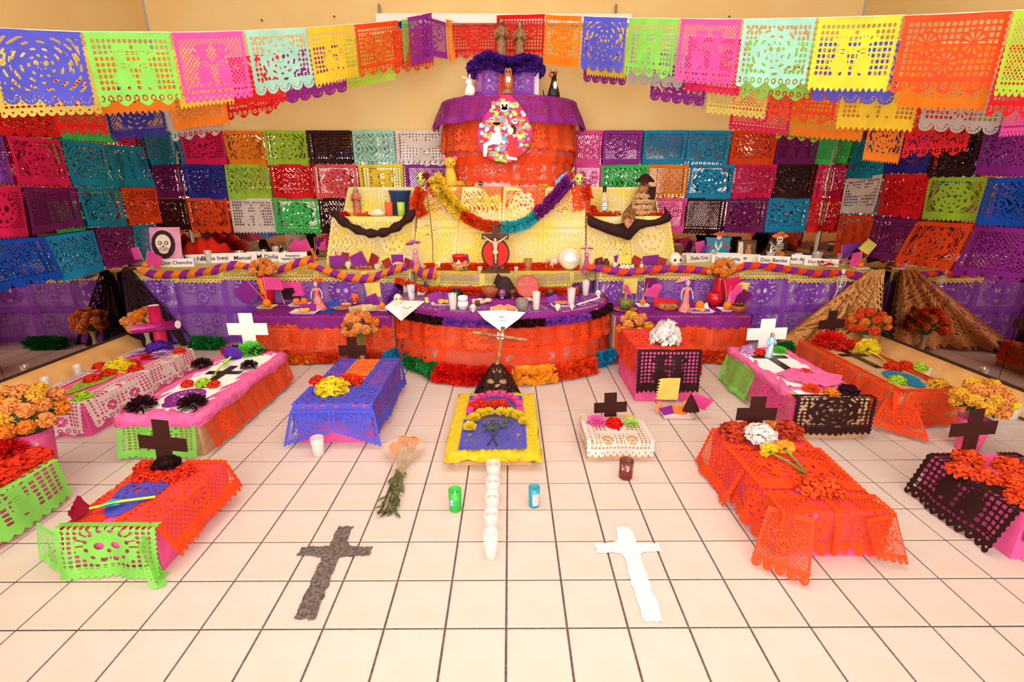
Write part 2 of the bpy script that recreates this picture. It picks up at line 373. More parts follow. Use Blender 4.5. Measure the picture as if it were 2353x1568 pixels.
# screen case and brackets high on the back wall
p0 = ony(865, 44, YB-.06); p1 = ony(1450, 44, YB-.06)
t = thing('screen_case', 'long white screen housing high on back wall behind red paper', 'screen case', ((p0[0]+p1[0])/2, YB-.05, p0[2]))
g = G(); g.box((0, 0, 0), (p1[0]-p0[0], .08, .075)); g.make('housing', mat('case_white', (240, 232, 226), .5), t)
for u in (872, 1415):
    p = ony(u, 30, YB-.05); s = 1 if u < 1000 else -1
    g = G(); g.box((p[0]-(p0[0]+p1[0])/2, 0, .07), (.02, .012, .11), tilt=0); o = g.make('bracket', mat('bracket_brown', (140, 118, 90), .6), t); 
for i, (u, v) in enumerate(((768, 38), (1676, 38), (602, 47))):
    p = ony(u, v, YB-.005); g = G(); g.lathe([(.008, 0), (.008, .006), (.004, .012)], (0, 0, 0), 8); o = solo(g, 'wall_nail', M_wood, p, ['small nail in the wall left of the white screen housing', 'small nail in the wall right of the screen housing', 'small nail in the wall above the pale mint flag'][i], 'nail'); o.rotation_euler = (math.pi/2, 0, 0)
# ------------------------------------------------------------------ cut paper on the walls
KN = {'dk': 'a skull in diamond mesh', 'df': 'two figures in diamond mesh', 'dr': 'rosettes in diamond mesh', 'd0': 'plain diamond mesh', 'gk': 'a skull in square mesh', 'gf': 'two figures in square mesh',
      'gb': 'a bird in square mesh', 'gc': 'a wheeled cart in square mesh', 's0': 'swirling slots', 'sr': 'swirls and rosettes', 'sm': 'a slotted medallion', 'e0': 'rings of dashes', 'dm': 'a medallion in diamond mesh', 'gr': 'rosettes in square mesh', 'gm': 'a medallion in square mesh', 'sk': 'a skull among swirls'}
ORD = ['first', 'second', 'third', 'fourth', 'fifth', 'sixth', 'seventh', 'eighth', 'ninth', 'tenth', 'eleventh', 'twelfth', 'thirteenth', 'fourteenth', 'fifteenth', 'sixteenth', 'seventeenth', 'eighteenth', 'nineteenth', 'twentieth']
def wallsheet(P, c, k, lab, grp, seed): 
    o = sheet4('cut_paper_sheet', P, k, c, None, .01, seed); props(o, lab, 'paper banner', grp)
yb = YB-.03
BACK = [[ (300, 378), [(402, 410, 'teal', 'sr/zig'), (410, 512, 'hotpink', 'gk/zig'), (512, 604, 'orange', 'sm/zig'), (604, 703, 'lime', 'sm/zig'), (703, 806, 'black', 'gr/scallop'), (808, 905, 'mint', 's0/wave'), (907, 1032, 'white', 'gb/wave'), (1262, 1325, 'salmon', 'dk/zig'),
        (1325, 1386, 'pink', 'sr/zig'), (1386, 1478, 'purple', 'dr/zig'), (1480, 1582, 'skyblue', 'd0/zig'), (1582, 1683, 'skyblue', 'dr/wave'), (1684, 1790, 'orangered', 's0/zig'), (1791, 1886, 'plum', 'df/zig'), (1886, 1922, 'emerald', 'd0/zig')]],
    [ (378, 455), [(417, 515, 'navy', 's0/zig'), (516, 616, 'lime', 's0/zig'), (617, 716, 'red', 'sr/zig'), (718, 820, 'salmon', 'dm/scallop'), (822, 926, 'yellow', 'gf/wave'), (928, 1032, 'purple', 'd0/zig'), (1322, 1385, 'pink', 'dr/zig'),
        (1382, 1492, 'emerald', 's0/zig'), (1488, 1584, 'orange', 'd0/wave'), (1585, 1690, 'skyblue', 'dm/zig'), (1690, 1786, 'hotpink', 'd0/scallop'), (1787, 1880, 'black', 'dk/zig'), (1880, 1903, 'hotpink', 's0/zig')]],
    [ (455, 532), [(426, 524, 'orangered', 'dm/scallop'), (526, 625, 'white', 'gf/zig'), (627, 730, 'emerald', 'dm/heart'), (731, 800, 'black', 's0/flat'), (1500, 1580, 'pink', 'dr/zig'), (1576, 1670, 'black', 'd0/heart'), (1671, 1765, 'plum', 'dm/zig'), (1766, 1862, 'skyblue', 'sk/zig'), (1864, 1888, 'red', 's0/zig')]]]
RN = ['top', 'middle', 'bottom']
for r, ((v0, v1), row) in enumerate(BACK):
    for i, (u0, u1, c, k) in enumerate(row):
        a = ony(u0, v0, yb-.006*(2-r)); b = ony(u1, v0+random.uniform(-1, 1.5), yb-.006*(2-r)); z1 = ony((u0+u1)/2, v1+5, yb)[2]
        P = [a, b, (b[0]+random.uniform(-.01, .01), yb, z1+random.uniform(-.012, .008)), (a[0]+random.uniform(-.01, .01), yb, z1)]
        wallsheet(P, c, k, '%s paper with %s, %s in %s back wall row' % (CN[c], KN[k.split('/')[0]], ORD[i], RN[r]), 'cut paper sheets on the back wall', r*50+i)
LEFT = [((-60, 225), (128, 250), (140, 318), (-60, 310), 'red', 'sr/scallop'), ((125, 250), (240, 262), (264, 332), (135, 322), 'emerald', 's0/zig'), ((-60, 305), (3, 312), (32, 427), (-60, 420), 'violet', 'dk/zig'),
  ((5, 310), (134, 322), (167, 432), (34, 428), 'hotpink', 'dm/zig'), ((135, 320), (248, 333), (272, 434), (168, 432), 'teal', 'sr/zig'), ((248, 333), (325, 338), (352, 434), (272, 434), 'teal', 'df/zig'), ((322, 300), (397, 303), (404, 378), (340, 384), 'teal', 'dr/zig'),
  ((-60, 430), (46, 430), (64, 548), (-60, 552), 'hotpink', 'dk/zig'), ((46, 430), (170, 432), (193, 522), (66, 545), 'plum', 'd0/zig'), ((170, 432), (270, 432), (294, 524), (195, 526), 'teal', 'dm/zig'), ((270, 432), (354, 430), (369, 515), (294, 522), 'orangered', 'dk/zig'),
  ((342, 374), (411, 377), (419, 455), (352, 458), 'plum', 's0/zig'), ((360, 457), (427, 458), (438, 532), (372, 522), 'black', 'sr/zig'),
  ((-60, 552), (96, 545), (146, 642), (-60, 690), 'royal', 'dr/scallop'), ((96, 545), (213, 528), (240, 624), (142, 652), 'skyblue', 'sr/zig'), ((213, 525), (300, 520), (318, 606), (240, 622), 'plum', 'sk/zig'), ((299, 518), (352, 516), (362, 600), (318, 606), 'teal', 's0/zig')]
LP = ['top row, first', 'top row, second', 'second row, first', 'second row, second', 'second row, third', 'second row, fourth', 'second row, last', 'third row, first', 'third row, second', 'third row, third', 'third row, fourth', 'third row, by corner', 'low by corner', 'lowest row, first', 'lowest row, second', 'lowest row, third', 'lowest row, last']
for i, (a, b, c_, d, c, k) in enumerate(LEFT):
    P = [onx(q[0], q[1], XL+.03-.004*(i % 3)) for q in (a, b, c_, d)]
    wallsheet(P, c, k, '%s paper with %s on left mirror, %s' % (CN[c], KN[k.split('/')[0]], LP[i]), 'cut paper sheets on the left mirror', 300+i)
RIGHT = [((1925, 303), (1970, 302), (1950, 378), (1912, 378), 'emerald', 'dr/zig'), ((1968, 322), (2045, 318), (2028, 414), (1942, 412), 'teal', 'sr/zig'), ((2045, 318), (2150, 308), (2130, 400), (2028, 402), 'navy', 's0/zig'), ((2150, 302), (2272, 290), (2238, 408), (2130, 412), 'black', 'dm/scallop'), ((2272, 290), (2420, 280), (2402, 412), (2240, 406), 'purple', 'sr/zig'),
  ((1912, 378), (1950, 380), (1935, 455), (1898, 455), 'hotpink', 's0/zig'), ((1948, 412), (2035, 400), (2013, 494), (1932, 493), 'white', 'gb/zig'), ((2035, 400), (2140, 402), (2115, 508), (2013, 496), 'red', 'sr/scallop'), ((2140, 406), (2276, 408), (2247, 514), (2116, 506), 'lime', 'dm/zig'), ((2276, 410), (2430, 405), (2402, 532), (2246, 520), 'royal', 's0/zig'),
  ((1898, 455), (1935, 455), (1918, 532), (1880, 535), 'red', 's0/zig'), ((1932, 495), (2014, 495), (1996, 592), (1915, 588), 'orangered', 'df/zig'), ((2014, 498), (2113, 506), (2056, 604), (1990, 594), 'plum', 'dr/zig'), ((2113, 508), (2244, 515), (2182, 628), (2054, 604), 'orangered', 'dm/scallop'), ((2244, 518), (2430, 530), (2402, 662), (2184, 632), 'purple', 'dr/scallop')]
RP = ['top row, by corner', 'top row, second', 'top row, third', 'top row, fourth', 'top row, last', 'second row, by corner', 'second row, second', 'second row, third', 'second row, fourth', 'second row, last', 'third row, by corner', 'lowest row, first', 'lowest row, second', 'lowest row, third', 'lowest row, last']
for i, (a, b, c_, d, c, k) in enumerate(RIGHT):
    P = [onx(q[0], q[1], XR-.03+.004*(i % 3)) for q in (a, b, c_, d)]
    wallsheet(P, c, k, '%s paper with %s on right mirror, %s' % (CN[c], KN[k.split('/')[0]], RP[i]), 'cut paper sheets on the right mirror', 400+i)
# ------------------------------------------------------------------ strung bunting
def bunting(label, flags, H, anch='', group='strings of cut paper bunting'):
    t = thing('paper_bunting', label, 'bunting', (0, 0, 0), 0, group); pts = []
    for i, f in enumerate(flags):
        u0, v0, u1, v1, d0, d1, c, k = f[:8]; h = f[8] if len(f) > 8 else H
        a, b = atd(u0, v0, d0), atd(u1, v1, d1)
        n = np.cross(b-a, [0, 0, 1.]); n /= np.linalg.norm(n)
        if n[1] > 0: n = -n
        tl = random.uniform(.0, .03); P = [a, b, b+np.array([0, 0, -h])+n*tl, a+np.array([0, 0, -h])+n*tl]
        sheet4('flag', P, k, c, t, .008, i*7+int(u0), '%s cut paper flag' % CN[c], org=(0, 0, 0), res=(80, 60) if d0 < 3.4 else (60, 46))
        pts += [a, b]
    a0, a1 = pts[0], pts[-1]; dz = np.array([0, 0, .06])
    if a0[0] > 0 or a0[1] > 3.2: pre = [np.array([a0[0]-.05, YB, a0[2]+.05])]
    else: pre = [np.array([XL, a0[1]-.15, a0[2]+.03])]
    if a1[0] < 0 or a1[1] > 3.2: post = [np.array([a1[0]+.05, YB, a1[2]+.05])]
    else: post = [np.array([XR, a1[1]-.15, a1[2]+.03])]
    pts = pre+pts+post
    g = G(); g.tube([p+np.array([0, -.012, .001]) for p in pts], .0022, 4); g.make('string', mat('string_white', (240, 232, 220), .8), t)
bunting('front string of large flags, left half, blue flag at frame edge', [(-30, 66, 187, 75, 2.42, 2.5, 'blue', 'em/scallop'), (190, 75, 390, 76, 2.5, 2.65, 'green', 'gf/wave'), (392, 77, 556, 73, 2.66, 2.86, 'pink', 'df/heart'), (558, 73, 700, 66, 2.88, 3.2, 'mint', 'gm/scallop'),
   (702, 66, 808, 57, 3.22, 3.6, 'yellow', 'gf/zig'), (810, 58, 912, 48, 3.6, 3.95, 'orangered', 'gr/wave')], .365)
bunting('bunched purple and blue flags gathered at the screen housing', [(913, 50, 940, 46, 4.0, 4.1, 'navy', 's0/scallop'), (921, 47, 958, 42, 3.98, 4.1, 'green', 'd0/heart'), (933, 42, 990, 30, 3.9, 4.05, 'purple', 'sm/scallop'), (965, 36, 1022, 52, 3.98, 4.2, 'purple', 'dr/zig', .3), (1022, 45, 1036, 48, 4.2, 4.25, 'orange', 's0/zig', .34)], .37)
bunting('string of two red flags behind the robed statues', [(1036, 39, 1142, 37, 4.45, 4.45, 'red', 'gr/wave'), (1143, 37, 1254, 33, 4.4, 4.2, 'red', 'gr/wave')], .36)
bunting('front string of large flags, right half, from orange to yellow green', [(1256, 35, 1341, 39, 3.9, 3.65, 'orange', 'gm/zig'), (1343, 39, 1445, 43, 3.62, 3.42, 'blue', 'em/scallop'), (1447, 43, 1563, 45, 3.4, 3.15, 'green', 'gf/wave'), (1567, 45, 1707, 46, 3.1, 2.9, 'pink', 'df/heart'),
   (1710, 46, 1878, 43, 2.88, 2.68, 'mint', 'gm/wave'), (1880, 43, 2075, 37, 2.66, 2.5, 'yellow', 'gf/zig'), (2078, 38, 2324, 27, 2.48, 2.3, 'orangered', 'gr/wave'), (2327, 26, 2520, 20, 2.25, 2.15, 'lime', 'd0/heart')], .37)
bunting('second string on the left, straw yellow to orange flags', [(-40, 118, 205, 112, 2.75, 2.85, 'straw', 'd0/heart'), (192, 130, 385, 120, 3.0, 3.1, 'orange', 's0/zig'), (388, 118, 520, 108, 3.15, 3.3, 'yellow', 's0/zig'), (520, 135, 640, 122, 3.4, 3.5, 'red', 'sr/wave'), (642, 122, 785, 100, 3.55, 3.8, 'purple', 'sm/scallop'), (787, 92, 900, 76, 3.8, 3.95, 'lime', 'dm/heart'), (898, 72, 992, 62, 3.98, 4.15, 'orangered', 'sr/wave', .33)], .36)
bunting('third string on the left, navy flag beside orange flag', [(100, 180, 228, 185, 3.15, 3.2, 'red', 'sr/scallop'), (232, 205, 366, 196, 3.3, 3.4, 'navy', 'dm/scallop'), (376, 210, 500, 196, 3.45, 3.55, 'silver', 'gr/wave'), (380, 190, 512, 178, 3.4, 3.5, 'orange', 's0/zig', .33), (505, 165, 622, 150, 3.6, 3.75, 'red', 'gr/wave'), (600, 150, 715, 130, 3.8, 3.95, 'hotpink', 'dr/heart', .3)], .35)
bunting('second string on the right, yellow to orange flags', [(1352, 62, 1446, 68, 3.85, 3.72, 'yellow', 's0/zig'), (1452, 78, 1582, 84, 3.65, 3.5, 'silver', 'gr/scallop'), (1584, 84, 1716, 92, 3.45, 3.3, 'hotpink', 'dr/heart'), (1718, 92, 1880, 98, 3.25, 3.1, 'green', 'gr/wave'), (1883, 92, 2083, 94, 3.0, 2.85, 'blue', 'em/scallop'), (2085, 100, 2300, 100, 2.8, 2.65, 'orange', 's0/zig'), (2302, 105, 2480, 100, 2.6, 2.5, 'red', 'gr/wave')], .36)
bunting('third string on the right, straw yellow between purple and orange red', [(1345, 92, 1446, 98, 4.0, 3.9, 'purple', 'sm/scallop', .33), (1502, 122, 1632, 134, 3.85, 3.7, 'purple', 'sm/scallop'), (1634, 142, 1776, 152, 3.6, 3.45, 'straw', 'd0/heart'), (1780, 152, 1938, 158, 3.4, 3.25, 'orangered', 'gr/wave'), (1940, 166, 2126, 170, 3.2, 3.1, 'yellow', 'gf/zig'), (2134, 165, 2330, 168, 3.05, 2.9, 'silver', 'gr/scallop'), (2332, 168, 2415, 163, 2.85, 2.8, 'pink', 'dr/heart')], .36)
bunting('lowest string on the right, red and orange flags near wall', [(1685, 200, 1828, 212, 3.95, 3.8, 'hotpink', 'dr/heart', .33), (1600, 150, 1690, 160, 4.0, 3.9, 'silver', 's0/wave', .33), (1830, 212, 2000, 222, 3.75, 3.6, 'orange', 's0/zig', .33), (1795, 225, 1905, 235, 4.1, 4.0, 'lime', 'gr/wave', .33), (2002, 262, 2088, 268, 3.6, 3.5, 'orange', 'sm/zig', .34), (2095, 250, 2250, 235, 3.4, 3.2, 'red', 'sr/wave', .34)], .34)
# ------------------------------------------------------------------ cloth helpers
def pathf(pts):
    P = np.array(pts, float); d = np.hypot(*(P[1:]-P[:-1]).T); s = np.r_[0, np.cumsum(d)]
    def f(q):
        q = np.clip(q, 0, s[-1]); x = np.interp(q, s, P[:, 0]); y = np.interp(q, s, P[:, 1])
        e = .03; x1 = np.interp(np.clip(q+e, 0, s[-1]), s, P[:, 0]); y1 = np.interp(np.clip(q+e, 0, s[-1]), s, P[:, 1]); x0 = np.interp(np.clip(q-e, 0, s[-1]), s, P[:, 0]); y0 = np.interp(np.clip(q-e, 0, s[-1]), s, P[:, 1])
        tx, ty = x1-x0, y1-y0; n = np.hypot(tx, ty)+1e-9
        return x, y, ty/n, -tx/n                   # right-hand normal
    return f, s[-1]
def arc(cx, cy, rx, ry, a0=180, a1=360, n=40): return [(cx+rx*math.cos(math.radians(a0+(a1-a0)*i/n)), cy+ry*math.sin(math.radians(a0+(a1-a0)*i/n))) for i in range(n+1)]
def skirt(parent, pts, z0, z1, c, kinds, tw=.42, rows=1, off=.012, amp=.012, flare=0., inn=0., jit=.02, name='lace_panel', res=(54, 42), lap=.15, org=(0, 0, 0), seed=0):
    f, L = pathf(pts); n = max(1, round(L/tw)); tw = L/n; h = (z0-z1)/rows; r = random.Random(seed+int(z0*100)); ph = r.uniform(0, 6)
    for i in range(n):
        for k in range(rows):
            c_ = r.choice(c) if isinstance(c, (list, tuple)) else c
            V, Fs = lace(r.choice(kinds), *res); x = V[:, 0]/WP; y = V[:, 1]
            q = (i+x*1.02)*tw; top = (inn if k == 0 else 0); dn = h*(1+lap if k < rows-1 else 1)+r.uniform(-jit, jit)*(k < rows-1 or z1 > .03)
            w = y*(top+dn); X, Y, nx, ny = f(q); d = np.maximum(w-top, 0); inw = np.maximum(top-w, 0)
            z = z0+.004-(k*h)-d; z = np.maximum(z, .004)
            tt = np.clip((z0-z)/max(z0-z1, .05), 0, 1)
            o = off+(rows-k)*.004+flare*tt+amp*np.minimum(1, d*8)*(np.sin(q*17+ph)+.6*np.sin(q*41+ph*2+k))
            X = X+nx*(o*(d > 0)-inw); Y = Y+ny*(o*(d > 0)-inw); z = z+(d <= 0)*.001*(1+k)
            mk(name, np.c_[X, Y, z], Fs, paper(c_), parent, True, org)
def prism(parent, name, pts, z0, z1, m, top=True):
    g = G(); g.poly(pts, z0, z1); return g.make(name, m, parent)
def drape_box(parent, A, B, inward, z, inn, drop, c, kind, flare=.02, amp=.01, z_floor=.004, seed=0, res=(70, 54), name='paper_drape', tail=0.):
    """sheet over a box edge A->B (plan), part on top, part hanging"""
    V, Fs = lace(kind, *res); x = V[:, 0]/WP; y = V[:, 1]; A = np.array(A, float); B = np.array(B, float); I = np.array(inward, float)
    r = random.Random(seed); p1, p2 = r.uniform(0, 6), r.uniform(0, 6)
    w = y*(inn+drop); d = np.maximum(w-inn, 0); up = np.maximum(inn-w, 0)
    zz = z+.005-d; under = np.maximum(z_floor-zz, 0); zz = np.maximum(zz, z_floor)
    o = (.006+flare*d/max(drop, .01)+amp*np.minimum(1, d*10)*(np.sin(x*9+p1)+.5*np.sin(x*21+p2)))+under
    P = A[None]+(B-A)[None]*x[:, None]+I[None]*(up-o*(d > 0))[:, None]
    zz = zz+(d <= 0)*(.001+.002*np.abs(np.sin(x*7+p1)))
    return mk(name, np.c_[P, zz], Fs, paper(c), parent, True, (0, 0, 0))
# flower heads -------------------------------------------------------
def petals(rings, seed=0, nseg=3, fr=0):
    """rings: (n, r0, r1, z0, z1, width, curl)"""
    V = []; Fs = []; r = random.Random(seed)
    for (n, r0, r1, z0, z1, wd, cu) in rings:
        for i in range(n):
            a = 2*math.pi*(i+r.uniform(-.3, .3))/n; k = r.uniform(.88, 1.1); b = len(V); ca, sa = math.cos(a), math.sin(a)
            for j in range(nseg+1):
                t = j/nseg; rr = r0+(r1*k-r0)*t; z = z0+(z1*k-z0)*t+cu*math.sin(t*math.pi); w = wd*(.35+1.1*t if j < nseg else .95+fr*r.uniform(-.3, .3))
                jz = r.uniform(-.04, .04)
                V.append((rr*ca-w*sa, rr*sa+w*ca, z+jz)); V.append((rr*ca+w*sa, rr*sa-w*ca, z-jz))
            for j in range(nseg): Fs.append([b+2*j, b+2*j+1, b+2*j+3, b+2*j+2])
    return V, Fs
FT = {}
def fmesh(kind, col):
    key = (kind, col)
    if key in FT: return FT[key]
    if kind == 'marigold': R = [(17, .15, .96, .05, .0, .15, .18), (18, .15, 1.0, .15, .28, .15, .2), (17, .12, .92, .2, .55, .14, .2), (15, .1, .74, .3, .8, .13, .18), (12, .08, .5, .4, .95, .12, .12), (8, .04, .26, .5, 1.02, .1, .06), (4, 0, .1, .5, 1.0, .08, 0)]
    elif kind == 'pom': R = [(16, .1, .98, .02, .02, .2, .16), (16, .1, 1.02, .1, .3, .19, .18), (15, .1, .93, .15, .58, .17, .18), (13, .08, .75, .2, .8, .16, .16), (10, .05, .52, .3, .96, .14, .1), (7, .02, .26, .4, 1.03, .12, .05)]
    elif kind == 'spiky': R = [(20, .1, 1.05, .1, .08, .07, .1), (18, .1, .95, .15, .35, .07, .1), (16, .08, .75, .2, .62, .07, .08), (12, .05, .5, .3, .8, .07, .05), (6, .02, .2, .4, .9, .06, 0)]
    elif kind == 'open': R = [(7, .1, 1.05, .05, .25, .42, .1), (7, .1, .8, .1, .5, .34, .1), (6, .05, .5, .2, .7, .26, .05), (4, 0, .22, .3, .75, .16, 0)]
    elif kind == 'rose': R = [(5, .1, .8, 0, .7, .45, .1), (5, .1, .6, .1, .95, .38, .1), (4, .05, .35, .2, 1.05, .3, .05), (3, 0, .15, .3, 1.1, .15, 0)]
    if kind in ('marigold', 'pom', 'spiky'):
        n, wd, el0 = {'marigold': (150, .15, -8), 'pom': (170, .19, -8), 'spiky': (170, .06, -12)}[kind]; r = random.Random(len(kind)); V = []; Fs = []
        for i in range(n):
            e = math.asin(min(1, math.sin(math.radians(el0))+(1.02-math.sin(math.radians(el0)))*(i+.5)/n)); a = i*2.39996+r.uniform(-.2, .2); k = r.uniform(.86, 1.06)
            d = np.array([math.cos(a)*math.cos(e), math.sin(a)*math.cos(e), math.sin(e)]); tw = r.uniform(-.9, .9); tt = np.array([-math.sin(a), math.cos(a), 0]); uu = np.cross(d, tt); sd = tt*math.cos(tw)+uu*math.sin(tw); c0 = np.array([0, 0, .12]); b = len(V); rs = r.choice((-1, 1))*r.uniform(.5, 1)
            if kind == 'spiky': rs *= .3
            for q, (f, w) in enumerate(((.25, .4), (.65, .85), (.93, 1.15), (.99, .9 if kind != 'spiky' else .3))):
                cup = uu*(.34*rs if q == 3 else .12*rs if q == 2 else 0)
                for sg in (-1, 1): V.append(tuple(c0+d*f*k+sd*sg*wd*w+cup+(d*r.uniform(-.06, .06) if q == 3 else 0)))
            for j in range(3): Fs.append([b+2*j, b+2*j+1, b+2*j+3, b+2*j+2])
    else: V, Fs = petals(R, 5, 3, .3)
    me = bpy.data.meshes.new(kind); me.from_pydata(V, [], Fs); me.update()
    me.materials.append(FM[col]); FT[key] = me; return me
FM = {}
for n_, c_ in dict(orange=(250, 148, 52), deeporange=(248, 92, 42), redorange=(240, 62, 36), red=(236, 26, 22), yellow=(252, 226, 50), amber=(252, 196, 64), pink=(252, 120, 200), lime=(196, 236, 60), green=(110, 225, 80), white=(250, 244, 240), black=(52, 20, 30), purple=(100, 50, 175), lilac=(220, 170, 225), magenta=(236, 60, 130), rust=(206, 70, 44), paleorange=(252, 170, 92), violet=(86, 32, 150), mintlime=(205, 240, 130), roseink=(170, 30, 60)).items():
    FM[n_] = mat('petal_'+n_, c_, .75, transl=.25, spec=.15, noise=.1, nscale=14)
def flower(kind, col, loc, r, label, group=None, tilt=(0, 0), sz=.75, parent=None, name='paper_flower', cat='flower'):
    o = bpy.data.objects.new(name if not parent else 'blossom', fmesh(kind, col)); link(o); o.location = loc; o.scale = (r, r, r*sz)
    o.rotation_euler = (tilt[0], tilt[1], random.uniform(0, 6))
    if parent: o.parent = parent
    else: props(o, label, cat, group)
    return o
def leafblade(g, base, d, L, w, mi=0):
    d = np.array(d, float); d /= np.linalg.norm(d); s = np.cross(d, [0, 0, 1.]); s = s/(np.linalg.norm(s)+1e-6); b = np.array(base, float)
    g.add([b, b+d*L*.45+s*w, b+d*L-np.array([0, 0, L*.15]), b+d*L*.45-s*w], [[0, 1, 2, 3]], mi)
def vase_glass(parent, h=.17, r=.035):
    g = G(); g.lathe([(r*.8, 0), (r*.5, h*.12), (r*.75, h*.3), (r*.45, h*.6), (r*.7, h*.9), (r, h), (r*.93, h), (r*.6, h*.88), (r*.38, h*.6), (r*.6, h*.3), (r*.4, h*.14)], (0, 0, 0), 18, cap=False); g.make('vase', mat('tinted_glass', (214, 196, 170), .06, alpha=.55, spec=.6), parent, True)
def bouquet(loc, R, n, label, cols=('orange', 'paleorange'), vase=None, vh=.17, group=None, rf=.045, kind='marigold', flat=.9, up=None, name='marigold_bouquet', seed=1):
    t = thing(name, label, 'bouquet', loc, 0, group); r = random.Random(seed); g = G(); gl = G(); zc = vh+R*.45 if up is None else up
    pts = []
    for i in range(n*30):
        a = r.uniform(0, 6.28); e = math.asin(r.uniform(-.25, 1)); k = R*r.uniform(.82, 1)
        p = np.array([math.cos(a)*math.cos(e)*k, math.sin(a)*math.cos(e)*k, math.sin(e)*k*flat])
        if all(np.linalg.norm(p-q) > rf*1.35 for q in pts): pts.append(p)
        if len(pts) >= n: break
    for p in pts:
        P = Vector((p[0], p[1], zc+p[2])); o = flower(kind, r.choice(cols), P, rf*r.uniform(.85, 1.15), None, parent=t); q = Vector(p).normalized(); o.rotation_euler = q.to_track_quat('Z', 'Y').to_euler(); o.scale = [rf*r.uniform(.9, 1.15)]*3
        g.tube([(0, 0, vh*.35), (p[0]*.25, p[1]*.25, zc-R*.3), tuple(np.array(P)*.97)], .003, 5)
        if r.random() < .6: leafblade(gl, (p[0]*.5, p[1]*.5, zc-.02), (p[0], p[1], -.01), R*.8, R*.18)
    g.make('stem', M_stem, t); 
    if gl.V: gl.make('leaf', M_leaf, t)
    if vase == 'glass': vase_glass(t, vh)
    elif vase == 'pink':
        g = G(); g.lathe([(.05, 0), (.05, .01), (.062, vh*.5), (.075, vh), (.066, vh), (.05, vh*.5), (.04, .02)], (0, 0, 0), 22, cap=False); g.lathe([(.049, 0), (.001, .004)], (0, 0, 0), 22, cap=False); g.make('vase', mat('pink_cellophane', (236, 84, 150), .25, spec=.5, noise=.15, nscale=10), t, True)
    elif vase == 'red':
        g = G(); g.lathe([(.03, 0), (.05, .02), (.066, vh*.45), (.045, vh*.8), (.05, vh), (.042, vh), (.038, vh*.8), (.055, vh*.4)], (0, 0, 0), 22, cap=False); g.make('vase', mat('red_glaze', (200, 24, 44), .15, spec=.6), t, True)
    return t
def ruffle(parent, path, R, c, name, dens=170, seed=0, flat=1., m=None):
    """puffed crepe paper boa along a 3D polyline"""
    P = np.array(path, float); d = np.linalg.norm(P[1:]-P[:-1], axis=1); s = np.r_[0, np.cumsum(d)]; L = s[-1]; r = np.random.default_rng(seed); n = int(dens*L/ .1*(R/.03)**.3)
    q = r.uniform(0, L, n); C = np.stack([np.interp(q, s, P[:, i]) for i in range(3)], 1); C2 = np.stack([np.interp(np.minimum(q+.01, L+.01), s, P[:, i]) for i in range(3)], 1); C1 = np.stack([np.interp(np.maximum(q-.01, 0), s, P[:, i]) for i in range(3)], 1)
    t = C2-C1; t /= np.linalg.norm(t, axis=1)[:, None]+1e-9; up = np.tile([0, 0, 1.], (n, 1)); a = np.cross(t, up); a /= np.linalg.norm(a, axis=1)[:, None]+1e-9; b = np.cross(a, t)
    w = r.uniform(0, 2*np.pi, n); o = a*np.cos(w)[:, None]+b*np.sin(w)[:, None]*flat; o1 = o/np.linalg.norm(o, axis=1)[:, None]; side = np.cross(t, o1)
    tw = r.uniform(0, np.pi, n)[:, None]; e = t*np.cos(tw)+side*np.sin(tw); k = R*r.uniform(.75, 1.08, n)[:, None]; wd = R*r.uniform(.25, .5, n)[:, None]; lean = t*r.uniform(-.35, .35, n)[:, None]*R
    V = np.concatenate([C+o*k*.25-e*wd*.4, C+o*k*.25+e*wd*.4, C+o*k+e*wd+lean, C+o*k*.93-e*wd+lean*1.4], 0); V = V.reshape(4, n, 3).transpose(1, 0, 2).reshape(-1, 3); V[:, 2] = np.maximum(V[:, 2], .003)
    F4 = (np.arange(n)*4)[:, None]+np.arange(4)
    o_ = mk(name, V, F4, m or crepe(c), parent, False, (0, 0, 0)); return o_
# ------------------------------------------------------------------ tables and altar tiers
HT, HH, HA, HC, HD = .67, .40, .50, 1.385, 2.13
org0 = (0, 0, 0)
M_lilac = mat('lilac_cloth', (236, 222, 234), .9, noise=.06, nscale=6)
M_yellowcloth = mat('yellow_tissue', (244, 230, 190), .7, transl=.15, noise=.1, nscale=5, rgb2=(250, 228, 110), bump=.1)
# back tables (left, right), rounded central tier between them
YT = 3.0
def backtable(label, x0, x1, seed):
    t = thing('altar_table', label, 'table', org0)
    prism(t, 'table_body', [(x0, YT+.01), (x1, YT+.01), (x1, 3.99), (x0, 3.99)], 0, HT-.004, M_lilac)
    prism(t, 'tablecloth', [(x0, YT-.003), (x1, YT-.003), (x1, 3.99), (x0, 3.99)], HT-.004, HT, M_yellowcloth)
    skirt(t, [(x0, YT), (x1, YT)], HT-.01, .01, 'violet', ['dk/zig', 'dm/zig', 'dr/zig'], .44, 2, .008, .012, .02, seed=seed, res=(80, 60))
    skirt(t, [(x0, YT), (x1, YT)], HT, HT-.085, 'straw', ['dr/heart', 'd0/heart'], .40, 1, .03, .008, 0, inn=.2, seed=seed+3, res=(80, 60))
    return t
backtable('long left back table with violet lace skirt and yellow top', XL+.04, -.86, 1)
backtable('long right back table with violet lace skirt and yellow top', .80, XR-.04, 9)
t = thing('altar_tier', 'rounded yellow covered central tier below the crucifix', 'altar tier', org0)
pb = arc(-.03, 3.2, .83, .37, 180, 360)
prism(t, 'tier_body', pb+[(.80, 3.9), (-.86, 3.9)], 0, HT-.004, mat('violet_cloth', (140, 80, 180), .8, noise=.1, nscale=8)); prism(t, 'tablecloth', arc(-.03, 3.2, .835, .375)+[(.80, 3.9), (-.86, 3.9)], HT-.004, HT, mat('yellow_top', (252, 240, 110), .7, noise=.08, nscale=6))
